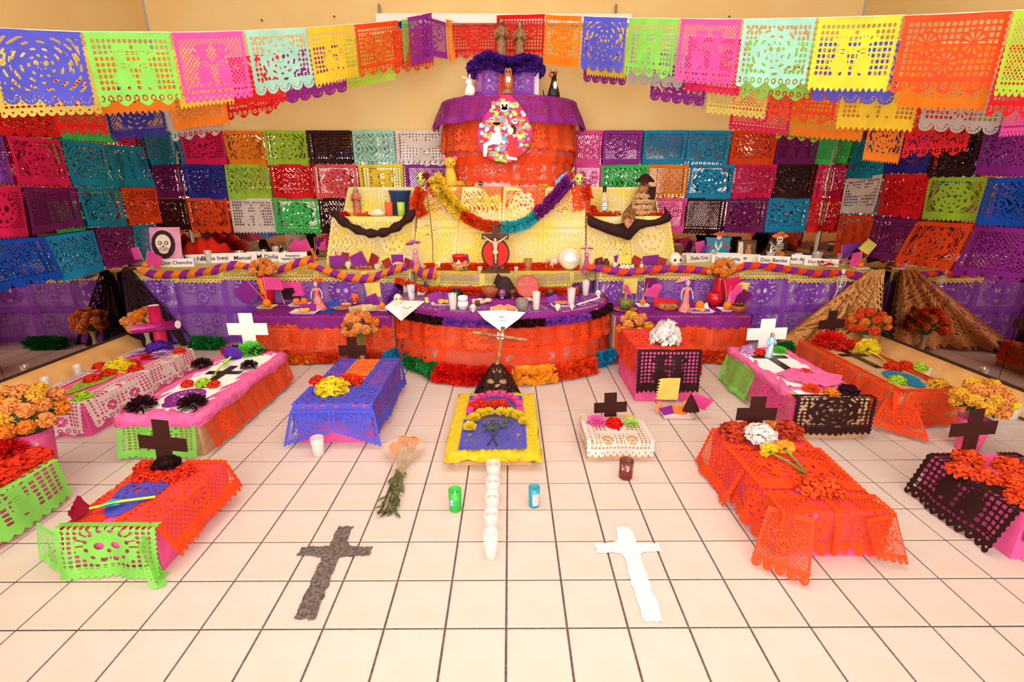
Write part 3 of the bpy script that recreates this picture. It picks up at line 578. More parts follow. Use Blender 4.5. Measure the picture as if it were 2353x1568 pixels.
skirt(t, pb, HT, HA+.02, 'violet', ['dk/zig'], .4, 1, .006, .01, 0, seed=31); skirt(t, pb, HT, HT-.11, 'straw', ['d0/heart', 'dm/heart', 'd0/heart'], .36, 1, .022, .012, 0, inn=.12, seed=33, res=(80, 60))
# side low tables
def lowtable(label, x0, x1, seed):
    t = thing('side_table', label, 'table', org0)
    prism(t, 'table_body', [(x0, 2.5), (x1, 2.5), (x1, YT-.04), (x0, YT-.04)], 0, HH-.004, mat('salmon_cloth2', (236, 200, 190), .8, noise=.1, nscale=6)); prism(t, 'tablecloth', [(x0, 2.497), (x1, 2.497), (x1, YT-.04), (x0, YT-.04)], HH-.004, HH, mat('purple_paper_top', PC['purple'], .65, noise=.15, nscale=8))
    pts = [(x0, YT-.05), (x0, 2.5), (x1, 2.5)] if x0 < -1.5 else [(x0, 2.5), (x1, 2.5), (x1, YT-.05)]
    skirt(t, pts, HH-.10, HH-.30, 'coral', ['dr/scallop', 'd0/scallop'], .38, 1, .022, .014, .02, seed=seed+9)
    skirt(t, pts, HH-.02, .06, 'orangered', ['dr/scallop', 'dm/scallop', 'sr/scallop'], .46, 2, .006, .014, .02, seed=seed, lap=.2)
    skirt(t, [(x0, 2.5), (x1, 2.5)], HH, HH-.10, 'purple', ['dr/scallop', 'sr/scallop', 'dk/scallop'], .42, 1, .035, .012, 0, inn=.3, seed=seed+1)
    skirt(t, pts[:2] if x0 < -1.5 else pts[1:], HH, HH-.12, 'purple', ['dr/scallop'], .42, 1, .03, .008, 0, inn=0, seed=seed+1)
    skirt(t, [(x0, 2.72), (x1, 2.72)], HH+.001, HH-.0, 'violet', ['dr/zig'], .42, 1, .0, 0, 0, inn=.24, jit=0, seed=seed+2) if False else None
    ps = [(x0-.01, 2.47, .05), (x1, 2.47, .05)]
    ruffle(t, ps, .05, 'orangered', 'crepe_ruffle', 60, seed); ruffle(t, [(x0+.2, 2.455, .035), (x0+.5, 2.455, .04)] if x0 < 0 else [(x1-.25, 2.455, .04), (x1, 2.455, .05)], .05, 'orange', 'crepe_ruffle', 50, seed+5)
    return t
lowtable('low left side table with purple top and orange red lace skirt', -2.08, -.93, 5); lowtable('low right side table with purple top and orange red lace skirt', .86, 1.95, 15)
# front semicircular tier
t = thing('altar_tier', 'large front semicircular tier with purple top and orange red skirt', 'altar tier', org0)
pa = [(-.92, YT-.1)]+arc(-.06, 2.72, .86, .58, 180, 360)+[(.80, YT-.1)]
prism(t, 'tier_body', pa, 0, HA-.004, mat('salmon_cloth', (236, 196, 186), .8, noise=.1, nscale=6)); prism(t, 'tablecloth', [(x*1.0, y-.003) for x, y in pa], HA-.004, HA, M_lilac)
skirt(t, pa, HA-.02, .03, 'orangered', ['dr/scallop', 'dm/scallop', 'd0/scallop'], .42, 2, .004, .010, .06, seed=41, lap=.2)
skirt(t, pa, HA-.01, HA-.26, ['coral', 'orangered', 'coral'], ['dr/scallop', 'dm/scallop', 'd0/scallop'], .42, 1, .02, .018, 0.03, seed=42)
skirt(t, pa, HA, HA-.05, 'purple', ['dr/heart', 's0/heart', 'sr/heart', 'd0/heart'], .42, 1, .03, .01, 0, inn=.30, seed=43, res=(80, 60))
prism(t, 'centre_cloth', [(x*.70-.01, 2.72+(y-2.72)*.5) for x, y in arc(-.03, 2.72, .93, .58)]+[(.6, YT-.14), (-.66, YT-.14)], HA, HA+.002, mat('purple_paper_top', PC['purple'], .65, noise=.15, nscale=8))
# boa round the rim, black and violet lengths
def along(pts, z, o, a, b, n=14, sag=0.):
    f, L = pathf(pts); q = np.linspace(a, b, n)*L; x, y, nx, ny = f(q); s = np.linspace(0, 1, n)
    return np.c_[x+nx*o, y+ny*o, z-sag*np.sin(s*np.pi)]
t = thing('crepe_boa', 'black and violet crepe boa round front tier rim', 'garland', org0)
for a, b, c in ((.02, .1, 'violet'), (.1, .2, 'black'), (.2, .35, 'black'), (.35, .49, 'violet'), (.49, .62, 'black'), (.62, .76, 'violet'), (.76, .9, 'black'), (.9, .99, 'violet')):
    ruffle(t, along(pa, HA-.055, .05, a, b), .034, c, 'boa_length', 120, int(a*100))
t = thing('crepe_boa', 'black and violet crepe boa hanging left of front tier', 'garland', org0); L_ = [onz(930, 640, HA+.12), onz(905, 672, HA+.06), onz(896, 695, HA)]
ruffle(t, [(L_[0][0], 2.95, .60), (L_[1][0]-.02, 2.9, .53)], .05, 'black', 'boa_length', 120, 3); ruffle(t, [(L_[1][0]-.02, 2.9, .53), (-1.02, 2.78, .46)], .04, 'violet', 'boa_length', 120, 4)
# floor garland of crepe at the front tier
t = thing('floor_garland', 'thick crepe garland on floor round the front tier', 'garland', org0)
def fl(*p): return [np.append(onz(u, v, 0)[:2]+np.array([0, .045]), .06) for u, v in p]
ruffle(t, fl((893, 850), (925, 835)), .08, 'skyblue', 'blue_length', 60, 1); ruffle(t, fl((938, 850), (972, 862), (1002, 878)), .07, 'emerald_dark' if False else 'emerald', 'green_length', 90, 2, m=mat('crepe_deepgreen', (24, 140, 60), .7, transl=.3, spec=.3, noise=.2, nscale=40))
ruffle(t, fl((1005, 880), (1060, 888), (1120, 890), (1165, 890)), .085, 'red', 'red_length', 80, 3, m=mat('crepe_red2', (238, 22, 14), .6, transl=.35, spec=.4, noise=.15, nscale=40)); ruffle(t, fl((1175, 888), (1220, 888), (1270, 882)), .08, 'orange', 'yellow_length', 60, 4, m=mat('crepe_amber', (255, 184, 50), .6, transl=.35, spec=.3))
ruffle(t, fl((1275, 880), (1320, 872), (1365, 862)), .075, 'orangered', 'orange_length', 80, 5); ruffle(t, fl((1368, 850), (1400, 840), (1430, 832)), .07, 'skyblue', 'blue_length', 55, 6)
for u0, u1, v, s_ in ((448, 520, 800, 1), (2095, 2130, 782, 2)):
    if s_ == 1:
        a = onz(u0, v, 0); b = onz(u1, v, 0); t = thing('floor_garland', 'dark green crepe puff on floor behind left tombs', 'garland', org0); ruffle(t, [(a[0], 2.85, .06), (b[0], 2.83, .06)], .065, 'emerald', 'green_length', 80, 9, m=MATS['crepe_deepgreen'])
t = thing('floor_garland', 'dark green crepe puff on floor beside gold lace', 'garland', org0); a = onz(1810, 810, 0); ruffle(t, [(2.2, 2.62, .055), (2.45, 2.7, .055)], .06, 'emerald', 'green_length', 80, 9, m=MATS['crepe_deepgreen'])
# central yellow block
t = thing('altar_block', 'tall yellow lace covered central block with orange runner', 'altar tier', org0)
g = G(); y0, y1 = 3.16, 3.24; xb = [xat(948, y0, HT)[0], xat(1343, y0, HT)[0]]; xt = [xat(968, y1, HC)[0], xat(1345, y1, HC)[0]]
g.add([(xb[0], y0, HT), (xb[1], y0, HT), (xb[1], 3.95, HT), (xb[0], 3.95, HT), (xt[0], y1, HC), (xt[1], y1, HC), (xt[1], 3.95, HC), (xt[0], 3.95, HC)], [[0, 1, 5, 4], [1, 2, 6, 5], [2, 3, 7, 6], [3, 0, 4, 7], [4, 5, 6, 7]]); g.make('block_body', mat('cream_cloth', (240, 218, 196), .9, noise=.05, nscale=5, rgb2=(248, 226, 130)), t)
for i in range(4):
    for k in range(2):
        s0, s1 = i/4, (i+1)/4; h0, h1 = k/2, (k+1)/2
        def pt(s, h): z = HC-(HC-HT)*h; return (xt[0]+(xt[1]-xt[0])*s+((xb[0]-xt[0])*(1-s)+(xb[1]-xt[1])*s)*h, y1+(y0-y1)*h-.02, z)
        sheet4('lace_panel', (pt(s0, h0), pt(s1, h0), pt(s1, h1), pt(s0, h1)), ['dr/zig', 's0/zig', 'dm/zig'][(i+k) % 3], 'paleyellow', t, .012, i*9+k, org=org0)
skirt(t, [(xt[0]-.01, 3.9), (xt[0]-.01, y1-.012), (xt[1]+.01, y1-.012), (xt[1]+.01, 3.9)], HC, HC-.22, 'orangered', ['dm/scallop', 'd0/scallop', 'dr/scallop'], .44, 1, .025, .012, .0, inn=.06, seed=51, res=(80, 60))
# drum
t = thing('altar_drum', 'tall half round drum covered in orange red lace', 'altar tier', org0); pd = [(-.60, 3.97)]+arc(.01, 3.80, .61, .55)+[(.62, 3.97)]
prism(t, 'drum_body', pd, HC+.002, HD, mat('pinkish_cloth', (226, 190, 186), .9, noise=.05, nscale=4))
skirt(t, pd, HD-.01, HC+.015, 'orangered', ['dr/scallop', 's0/scallop', 'dm/scallop', 'd0/zig'], .36, 3, .006, .012, .01, seed=61, lap=.3)
skirt(t, pd, HD-.18, HD-.45, 'coral', ['dr/scallop', 'd0/scallop', 'dm/scallop'], .34, 1, .022, .014, .03, seed=63)
skirt(t, pd, HD, HD-.23, 'purple', ['d0/scallop', 'dr/zig', 'sm/zig'], .38, 1, .03, .016, .09, inn=.1, seed=62)
# upper box
t = thing('altar_box', 'violet paper covered box on top of the drum', 'altar tier', org0)
yE = 3.52; xe0, xe1 = xat(1100, yE, 2.2)[0], xat(1238, yE, 2.2)[0]; zE = float(ony(1168, 140, yE)[2])
g = G(); g.box(((xe0+xe1)/2, 3.74, (HD+zE)/2+.003), (xe1-xe0, .42, zE-HD)); g.make('box_body', M_whitecloth, t)
sheet4('lace_panel', ((xe0+.03, yE-.005, zE), (xe1-.04, yE-.005, zE), (xe1-.04, yE-.005, HD+.01), (xe0+.03, yE-.005, HD+.01)), 'sr/flat', 'violet', t, .008, 3, org=org0)
sheet4('lace_panel', ((xe0+.19, yE-.03, zE-.05), (xe0+.32, yE-.03, zE-.05), (xe0+.30, yE-.03, HD+.01), (xe0+.17, yE-.03, HD+.01)), 's0/zig', 'orangered', t, .004, 5, org=org0)
sheet4('lace_panel', ((xe0-.0, yE-.02, zE-.08), (xe0+.06, yE-.03, zE-.05), (xe0+.03, yE-.04, zE-.30), (xe0-.08, yE-.03, zE-.30)), 'd0/zig', 'purple', t, .002, 5, org=org0)
t = thing('crepe_boa', 'violet crepe boa round the top box under the statues', 'garland', org0)
ruffle(t, [(xe0-.0, yE-.02, zE-.03), (xe0+.1, yE-.06, zE+.0), ((xe0+xe1)/2, yE-.08, zE-.06), (xe1-.12, yE-.06, zE-.02), (xe1-.01, yE-.02, zE-.03)], .07, 'violet', 'boa_length', 110, 8, m=mat('crepe_violet_deep', (84, 30, 150), .8, transl=.2, noise=.2, nscale=40))
ruffle(t, [(xe0-.04, yE, zE-.06), (xe0-.02, yE+.2, zE-.04)], .075, 'violet', 'boa_length', 110, 9, m=MATS['crepe_violet_deep']); ruffle(t, [(xe1+.0, yE, zE-.07), (xe1-.0, yE+.2, zE-.04)], .06, 'violet', 'boa_length', 110, 10, m=MATS['crepe_violet_deep'])
# side shelves
def shelf(label, ul, ur, utl, utr, seed, sgn):
    yf, ym, y2 = 3.22, 3.55, 3.6; zs, zt = 1.13, 1.385; t = thing('altar_shelf', label, 'altar tier', org0)
    a = [xat(ul[0], yf, HT)[0], xat(ur[0], yf, HT)[0]]; b = [xat(ul[1], yf+.05, zs)[0], xat(ur[1], yf+.05, zs)[0]]; c = [xat(utl, y2, zt)[0], xat(utr, y2, zt)[0]]
    g = G(); g.add([(a[0], yf, HT+.002), (a[1], yf, HT+.002), (b[1], yf+.05, zs), (b[0], yf+.05, zs), (b[0], ym, zs), (b[1], ym, zs), (c[1], y2, zt), (c[0], y2, zt), (c[0], 3.9, zt), (c[1], 3.9, zt), (a[0], 3.9, HT+.002), (a[1], 3.9, HT+.002)],
        [[0, 1, 2, 3], [3, 2, 5, 4], [4, 5, 6, 7], [7, 6, 9, 8], [0, 3, 4, 7, 8, 10], [1, 11, 9, 6, 5, 2], [10, 8, 9, 11]]); g.make('shelf_body', M_yellowcloth, t)
    for i in range(2):
        s0, s1 = i/2, (i+1)/2; L = lambda q, s: q[0]+(q[1]-q[0])*s
        sheet4('lace_panel', ((L(b, s0), yf+.03, zs), (L(b, s1), yf+.03, zs), (L(a, s1), yf-.02, HT+.02), (L(a, s0), yf-.02, HT+.02)), ['s0/zig', 'dk/zig'][i], 'paleyellow', t, .014, seed+i, org=org0)
        sheet4('lace_panel', ((L(c, s0), y2-.02, zt), (L(c, s1), y2-.02, zt), (L(b, s1), ym-.02, zs+.01), (L(b, s0), ym-.02, zs+.01)), ['dr/zig', 's0/zig'][i], 'paleyellow', t, .008, seed+7+i, org=org0)
    return zs
ZS = shelf('yellow stepped side shelf holding the blue bucket, left of centre', (750, 945), (766, 955), 800, 952, 71, 1) if False else shelf('yellow stepped side shelf holding the blue bucket, left of centre', (752, 766), (955, 955), 802, 952, 71, 1)
shelf('yellow stepped side shelf holding the liquor bottle, right of centre', (1345, 1348), (1552, 1535), 1352, 1500, 81, -1)
def swag(label, p0, p1, sag, R, c, seed, nm='fabric_swag'):
    p0, p1 = np.array(p0), np.array(p1); n = 22; s = np.linspace(0, 1, n)[:, None]; P = p0*(1-s)+p1*s; P[:, 2] -= sag*4*(s[:, 0]*(1-s[:, 0])); r = random.Random(seed)
    g = G(); g.tube(P, [R*(.8+.25*math.sin(i*1.9+seed)+.1*r.random()) for i in range(n)], 10); return solo(g, nm, c, (0, 0, 0), label, 'garland')
M_bf = mat('black_fabric', (52, 24, 24), .85, noise=.15, nscale=30, bump=.3)
swag('twisted black fabric swag across the left yellow shelf', xat(764, 3.15, ony(764, 488, 3.15)[2])+[0, 0, 0], xat(955, 3.12, ony(955, 482, 3.12)[2]), .195, .042, M_bf, 3)
t = thing('fabric_swag', 'black fabric draped with hanging point on right yellow shelf', 'garland', org0); g = G()
Q = lambda u, v, y=3.12: tuple(ony(u, v, y))
pts = [((1350, 490), (1348, 520)), ((1375, 505), (1375, 528)), ((1400, 512), (1400, 540)), ((1420, 518), (1422, 545)), ((1440, 508), (1443, 552)), ((1460, 500), (1450, 552)), ((1490, 508), (1470, 522)), ((1515, 503), (1500, 522)), ((1530, 490), (1545, 510)), ((1522, 468), (1545, 498))]
V = []; F_ = []
for i, (a, b) in enumerate(pts): V += [Q(*a, 3.14), Q((a[0]+b[0])/2, (a[1]+b[1])/2, 3.07+.02*(i % 2)), Q(*b, 3.13)]
for i in range(len(pts)-1): F_ += [[3*i, 3*i+1, 3*i+4, 3*i+3], [3*i+1, 3*i+2, 3*i+5, 3*i+4]]
g.add(V, F_); o = g.make('fabric', M_bf, t, True); sm = o.modifiers.new('s', 'SUBSURF'); sm.levels = 1; sm.render_levels = 1
g = G(); g.add([Q(1430, 548, 3.1), Q(1455, 548, 3.1), Q(1443, 553, 3.08)], [[0, 1, 2]]); g.make('point', M_bf, t)
# twisted two colour streamers
def streamer(label, pts, w, c0, c1, n, seed=0):
    t = thing('twisted_streamer', label, 'streamer', org0); P = np.array(pts, float); d = np.linalg.norm(P[1:]-P[:-1], axis=1); s = np.r_[0, np.cumsum(d)]; L = s[-1]; r = random.Random(seed)
    pos = lambda q: np.array([np.interp(q, s, P[:, i]) for i in range(3)]); gs = [G(), G()]
    for i in range(n):
        a = L*i/n; b = L*(i+1)/n; sh = L/n*.7; ww = w*r.uniform(.8, 1.15); tl = r.uniform(-.3, .3)
        A, B, A2, B2 = pos(min(L, a+sh)), pos(min(L, b+sh)), pos(a), pos(b); M1, M2 = (A+A2)/2, (B+B2)/2; f = np.array([0, -w*.45, 0])
        gs[i % 2].add([A+[0, .004, ww/2], B+[0, .004, ww/2], M2+f, M1+f, B2-[0, -.004, ww/2], A2-[0, -.004, ww/2]], [[0, 1, 2, 3], [3, 2, 4, 5]])
    gs[0].make('ribbon', paper(c0), t, True, CN[c0]+' ribbon'); gs[1].make('ribbon', paper(c1), t, True, CN[c1]+' ribbon'); return t
def yz(u, v, y=YT-.055): return tuple(ony(u, v, y))
streamer('orange and purple twisted streamer on left back table edge', [yz(*q) for q in ((312, 618), (350, 632), (420, 632), (490, 622), (540, 608), (590, 618), (640, 622), (690, 602), (722, 598))], .07, 'orange', 'purple', 22, 1)
streamer('orange and purple twisted streamer sagging left of centre', [yz(*q) for q in ((705, 605), (745, 622), (800, 640), (850, 642), (900, 622), (935, 612))], .075, 'orange', 'purple', 14, 2)
streamer('orange and purple paper streamer crossing beside the rose stem', [tuple(ony(u, v, y)) for u, v, y in ((942, 600, 2.95), (955, 620, 2.9), (975, 632, 2.85), (1005, 622, 2.82))], .10, 'purple', 'orange', 6, 3)
streamer('orange red and purple twisted streamer right of centre', [yz(*q) for q in ((1338, 612), (1385, 620), (1440, 628), (1500, 622), (1545, 618), (1590, 620), (1640, 625), (1680, 620))], .065, 'orangered', 'purple', 18, 4)
streamer('orange red and purple twisted streamer on right table edge', [yz(*q) for q in ((1680, 625), (1710, 612), (1760, 612), (1820, 622), (1880, 630), (1940, 628), (1985, 638))], .065, 'orangered', 'purple', 17, 5)
# colour length swag under the central block top
t = thing('crepe_garland', 'multicolour crepe garland hung across the central yellow block', 'garland', org0)
def cy_(*p): return [tuple(ony(u, v, 3.10)) for u, v in p]
ruffle(t, cy_((1000, 408), (1015, 440), (1040, 470), (1062, 492)), .07, 'yellow', 'yellow_length', 70, 1); ruffle(t, cy_((1062, 492), (1090, 510), (1120, 520), (1148, 522)), .055, 'orangered', 'red_length', 90, 2); ruffle(t, cy_((1148, 522), (1180, 522), (1210, 512), (1232, 496)), .055, 'cyan', 'turquoise_length', 80, 3); ruffle(t, cy_((1232, 494), (1260, 470), (1285, 440), (1308, 415)), .06, 'purple', 'purple_length', 80, 4)
# corner lace drapes
def corner_drape(label, apex, a, b, c, kind, seed, z=HT+.02):
    """lace shawl falling from a table corner to the floor"""
    if kind == 'solid': V = np.array([(WP*i/60, j/24) for j in range(25) for i in range(61)]); Fs = [[j*61+i, j*61+i+1, j*61+i+62, j*61+i+61] for j in range(24) for i in range(60)]
    else: V, Fs = lace(kind, 90, 68)
    x = V[:, 0]/WP; y = V[:, 1]; ap = np.array(apex); A = np.array(a); B = np.array(b)
    w = .10+.90*y**.75; bot = A[None]*(1-x[:, None])+B[None]*x[:, None]; top = ap[None]+(B-A)[None]*(x[:, None]-.5)*.12
    P = top*(1-y[:, None])+bot*y[:, None]; P += (y*(1-y)*.0)[:, None]; nrm = np.array([0, -1, 0.]); P = P+nrm*(.035*np.sin(x*26+seed)*(.3+.7*y)+.03*np.sin(x*9)*y)[:, None]; P[:, 2] = np.maximum(P[:, 2], .006)
    o = mk('lace_shawl', P, Fs, c, None, True, tuple(apex)); return props(o, label, 'lace cloth')
M_bl = mat('black_lace', (40, 18, 22), .8, transl=.1); M_gl = mat('gold_lace', (196, 128, 62), .6, spec=.4, transl=.25, noise=.3, nscale=60, rgb2=(232, 180, 110))
corner_drape('black lace shawl falling from the left table corner', (XL+.10, YT-.07, HT+.03), (XL+.02, YT-.12, .01), tuple(onz(448, 800, 0)+[0, .12, 0]), M_bl, 's0/flat', 1)
corner_drape('black lace shawl falling from the left table corner', (XL+.10, YT-.05, HT+.02), (XL+.02, YT-.10, .01), tuple(onz(430, 795, 0)+[0, .14, 0]), mat('black_lining', (58, 30, 36), .9, noise=.3, nscale=50), 'solid', 2).name = 'lace_lining'
if True: pass
bpy.data.objects['lace_lining']['label'] = 'inner layer of the black lace shawl at left corner'
corner_drape('gold lace shawl falling from the right table corner', (XR-.14, YT-.09, HT+.03), (2.22, YT-.30, .01), (XR-.05, YT-.22, .01), M_gl, 's0/zig', 3)
o = corner_drape('inner layer of the gold lace shawl at right corner', (XR-.14, YT-.07, HT+.02), (2.32, YT-.22, .01), (XR-.05, YT-.17, .01), mat('gold_lining', (178, 112, 56), .7, noise=.35, nscale=45, rgb2=(216, 156, 92), transl=.2), 'solid', 4)
# ------------------------------------------------------------------ mock tombs on the floor
M_pinkbox = mat('pink_paper_box', (240, 92, 160), .7, noise=.08, nscale=10)
M_crumple = mat('pink_crumple', (250, 112, 178), .7, transl=.1, noise=.12, nscale=25, bump=.9)
def boxpart(parent, x0, x1, y0, y1, h, m, name='box', z0=0.):
    g = G(); g.box(((x0+x1)/2, (y0+y1)/2, (z0+h)/2+.0), (x1-x0, y1-y0, h-z0)); o = g.make(name, m, parent)
    b = o.modifiers.new('b', 'BEVEL'); b.width = .004; b.segments = 2; return o
def sides(t, x0, x1, y0, y1, h, spec):
    for i, (side, a, b, inn, drop, c, kind, fl_) in enumerate(spec):
        if side == 'f': A, B, I = (x0+(x1-x0)*a, y0), (x0+(x1-x0)*b, y0), (0, 1)
        elif side == 'r': A, B, I = (x1, y0+(y1-y0)*a), (x1, y0+(y1-y0)*b), (-1, 0)
        elif side == 'l': A, B, I = (x0, y0+(y1-y0)*b), (x0, y0+(y1-y0)*a), (1, 0)
        drape_box(t, A, B, I, h+.0015*i, inn, drop, c, kind, fl_, .008, seed=i+int(abs(x0)*100))
def flat(t, x0, x1, y0, y1, z, c, kind=None, m=None, name='top_paper', rz=0, seed=0):
    if kind:
        return sheet4(name, ((x0, y1, z), (x1, y1, z), (x1, y0, z), (x0, y0, z)), kind, c, t, .0015, seed, org=org0, m=m)
    return mk(name, [(x0, y0, z), (x1, y0, z), (x1, y1, z), (x0, y1, z), (x0, y0, z-.002), (x1, y0, z-.002), (x1, y1, z-.002), (x0, y1, z-.002)], [[0, 1, 2, 3], [7, 6, 5, 4], [0, 4, 5, 1], [1, 5, 6, 2], [2, 6, 7, 3], [3, 7, 4, 0]], m, t)
def flatcross(t, x, y0, y1, w, arm, ya, z, m, sk=0, name='flat_cross'):
    g = G(); g.poly([(x-w/2, y0), (x+w/2, y0), (x+w/2, ya-w/2), (x+arm/2, ya-w/2), (x+arm/2, ya+w/2), (x+w/2, ya+w/2), (x+w/2, y1), (x-w/2, y1), (x-w/2, ya+w/2), (x-arm/2, ya+w/2), (x-arm/2, ya-w/2), (x-w/2, ya-w/2)], z, z+.002); return g.make(name, m, t)
def crumple_rim(t, x0, x1, y0, y1, z, w, drop, m, seed=0, name='crumpled_edge', out=.02):
    r = random.Random(seed); V = []; F_ = []; pts = []
    def side_pts(a, b, n): return [(a[0]+(b[0]-a[0])*i/n, a[1]+(b[1]-a[1])*i/n) for i in range(n)]
    o4 = [(x0, y0), (x1, y0), (x1, y1), (x0, y1)]; cxy = np.array([(x0+x1)/2, (y0+y1)/2])
    for i in range(4): pts += side_pts(o4[i], o4[(i+1) % 4], 14)
    n = len(pts); prof = [(-w, .003), (-w*.6, .008), (-w*.2, .010), (0.3*out, .006), (out, -.012), (out*1.1, -drop*.6), (out*.8, -drop)]
    for (x, y) in pts:
        d = np.array([np.clip((x-cxy[0])/((x1-x0)/2), -1, 1), np.clip((y-cxy[1])/((y1-y0)/2), -1, 1)]); d = np.where(np.abs(d) > .97, np.sign(d), 0)
        for k, (o, dz) in enumerate(prof): V.append((x+d[0]*(o+r.uniform(-.006, .006)), y+d[1]*(o+r.uniform(-.006, .006)), z+dz+r.uniform(-.009, .009)))
    k = len(prof)
    for i in range(n):
        for j in range(k-1): F_.append([i*k+j, ((i+1) % n)*k+j, ((i+1) % n)*k+j+1, i*k+j+1])
    return mk(name, V, F_, m, t, True)
# T1 white lace, pink
x0, x1, y0, y1, h = -2.83, -2.42, 1.27, 2.25, .2
t = thing('mock_tomb', 'long pink mock tomb covered in white square mesh paper by left mirror', 'tomb', org0); boxpart(t, x0, x1, y0, y1, h, M_pinkbox)
sides(t, x0, x1, y0, y1, h, [('f', 0, 1, .08, .19, 'white', 'gc/wave', .03), ('r', 0, .52, .09, .16, 'white', 'gc/wave', .03), ('r', .5, 1, .09, .15, 'white', 'gf/wave', .02), ('l', 0, .5, .08, .15, 'white', 'gc/wave', .02), ('l', .5, 1, .08, .15, 'white', 'gc/wave', .02)])
flat(t, x0+.10, x1-.12, y0+.12, y0+.5, h+.006, 'lime', 'dk/skull')
# T2 pink crumpled top, orange lace side
x0, x1, y0, y1, h = -2.04, -1.63, 1.06, 2.07, .235
t = thing('mock_tomb', 'cardboard mock tomb with crumpled pink edges and orange lace side', 'tomb', org0); boxpart(t, x0, x1, y0, y1, h, M_cardboard)
flat(t, x0+.03, x1-.03, y0+.03, y1-.03, h+.004, None, m=M_whitecard); crumple_rim(t, x0, x1, y0, y1, h, .075, .06, M_crumple, 3)
sides(t, x0, x1, y0, y1, h-.03, [('f', -.04, .98, .0, .2, 'green', 'gf/zig', .05), ('r', .02, .36, .0, .19, 'orangered', 'dm/scallop', .05), ('r', .34, .68, .0, .19, 'orangered', 'dk/scallop', .05), ('r', .66, 1.0, .0, .19, 'orangered', 'sr/scallop', .05)])
flatcross(t, -1.83, y0+.36, y0+.72, .05, .22, y0+.60, h+.007, M_black); flat(t, -1.96, -1.72, y0+.08, y0+.34, h+.008, 'purple', 'sk/skull')
# T3 small, green front, orange side
x0, x1, y0, y1, h = -1.63, -1.29, .25, .71, .185
t = thing('mock_tomb', 'small pink mock tomb with green lace front and orange lace right side', 'tomb', org0); boxpart(t, x0, x1, y0, y1, h, M_pinkbox)
sides(t, x0, x1, y0, y1, h, [('l', 0, 1, .12, .12, 'orangered', 's0/zig', .02), ('r', 0, 1, .17, .14, 'orangered', 'dr/zig', .06), ('f', -.06, 1.05, .03, .2, 'green', 'gk/zig', .03)])
flat(t, x0+.03, x1-.1, y0+.06, y0+.34, h+.012, 'blue', 'sk/skull', seed=4)
g = G()
drape_box(t, (x0-.0, y0-.01), (x0-.14, y0+.06), (1, 0), h-.02, 0, .18, 'green', 'g0/zig', .03, name='side_flap'); drape_box(t, (x1+.005, y0-.09), (x1-.03, y0-.01), (-1, 0), h-.02, 0, .2, 'green', 'g0/zig', .02, name='side_flap')
# T4 left edge
x0, x1, y0, y1, h = -2.42, -2.04, .12, .70, .2
t = thing('mock_tomb', 'pink mock tomb with green lace cut by left frame edge', 'tomb', org0); boxpart(t, x0, x1, y0, y1, h, M_pinkbox)
sides(t, x0, x1, y0, y1, h, [('r', 0, 1.0, .06, .19, 'green', 'gf/zig', .03), ('f', 0, 1, .1, .18, 'green', 'gk/zig', .03)])
# T5 blue
x0, x1, y0, y1, h = -1.17, -.76, 1.19, 1.93, .235
t = thing('mock_tomb', 'pink mock tomb wrapped in periwinkle blue lace with orange paper on top', 'tomb', org0); boxpart(t, x0, x1, y0, y1, h, M_pinkbox)
sides(t, x0, x1, y0, y1, h, [('l', 0, 1, .13, .2, 'blue', 'dr/heart', .05), ('r', 0, 1, .13, .2, 'blue', 'dr/zig', .03), ('f', -.05, 1.05, .24, .09, 'blue', 'em/heart', .03)])
for s in (0, 1):
    a = (x0-.02, y0-.03) if s == 0 else ((x0+x1)/2+.0, y0-.03); b = ((x0+x1)/2, y0-.03) if s == 0 else (x1+.03, y0-.03)
    P = [(a[0], y0-.02, h-.02), (b[0], y0-.02, h-.02), (b[0]+(0 if s == 0 else .04), y0-.06, .012 if s else .10), (a[0]-(.05 if s == 0 else 0), y0-.06, .10 if s else .012)]
    sheet4('paper_drape', P, 'dm/heart', 'blue', t, .006, s, org=org0)
flat(t, x0+.12, x1-.12, y0+.40, y1-.03, h+.006, 'orange', 's0/flat')
# T6 yellow and blue board
x0, x1, y0, y1, h = -.28, .125, .95, 1.68, .06
t = thing('mock_tomb', 'low cardboard mock tomb with yellow crepe frill and two blue lace sheets', 'tomb', org0); boxpart(t, x0, x1, y0, y1, h, M_cardboard)
crumple_rim(t, x0+.0, x1-.0, y0+.0, y1, h+.006, .09, .012, crepe('yellow'), 8, 'yellow_frill', .045)
flat(t, x0+.02, x1-.02, y0+.02, y0+.36, h+.022, 'blue', 'sr/heart', seed=1); flat(t, x0+.03, x1-.03, y0+.40, y1-.04, h+.022, 'blue', 'dr/flat', seed=2)
g = G(); 
for i in range(11):
    a = math.pi*(1-i/10); cx_, cy_2 = (x0+x1)/2+.15*math.cos(a), 1.40+.24*math.sin(a)**.8; g = G(); g.box((0, 0, .014), (.036, .042, .026), 0); o = g.make('pink_loop', crepe('pink'), t); o.location = (cx_, cy_2, h+.026); o.rotation_euler = (0, 0, a-math.pi/2)
# T7 white lace small
x0, x1, y0, y1, h = .425, .745, 1.005, 1.31, .11
t = thing('mock_tomb', 'small cardboard mock tomb under white wheel pattern lace', 'tomb', org0); boxpart(t, x0, x1, y0, y1, h, M_cardboard)
sides(t, x0, x1, y0, y1, h, [('l', 0, 1, .03, .05, 'white', 'g0/zig', .01), ('f', -.04, 1.08, .22, .085, 'white', 'gc/heart', .015)])
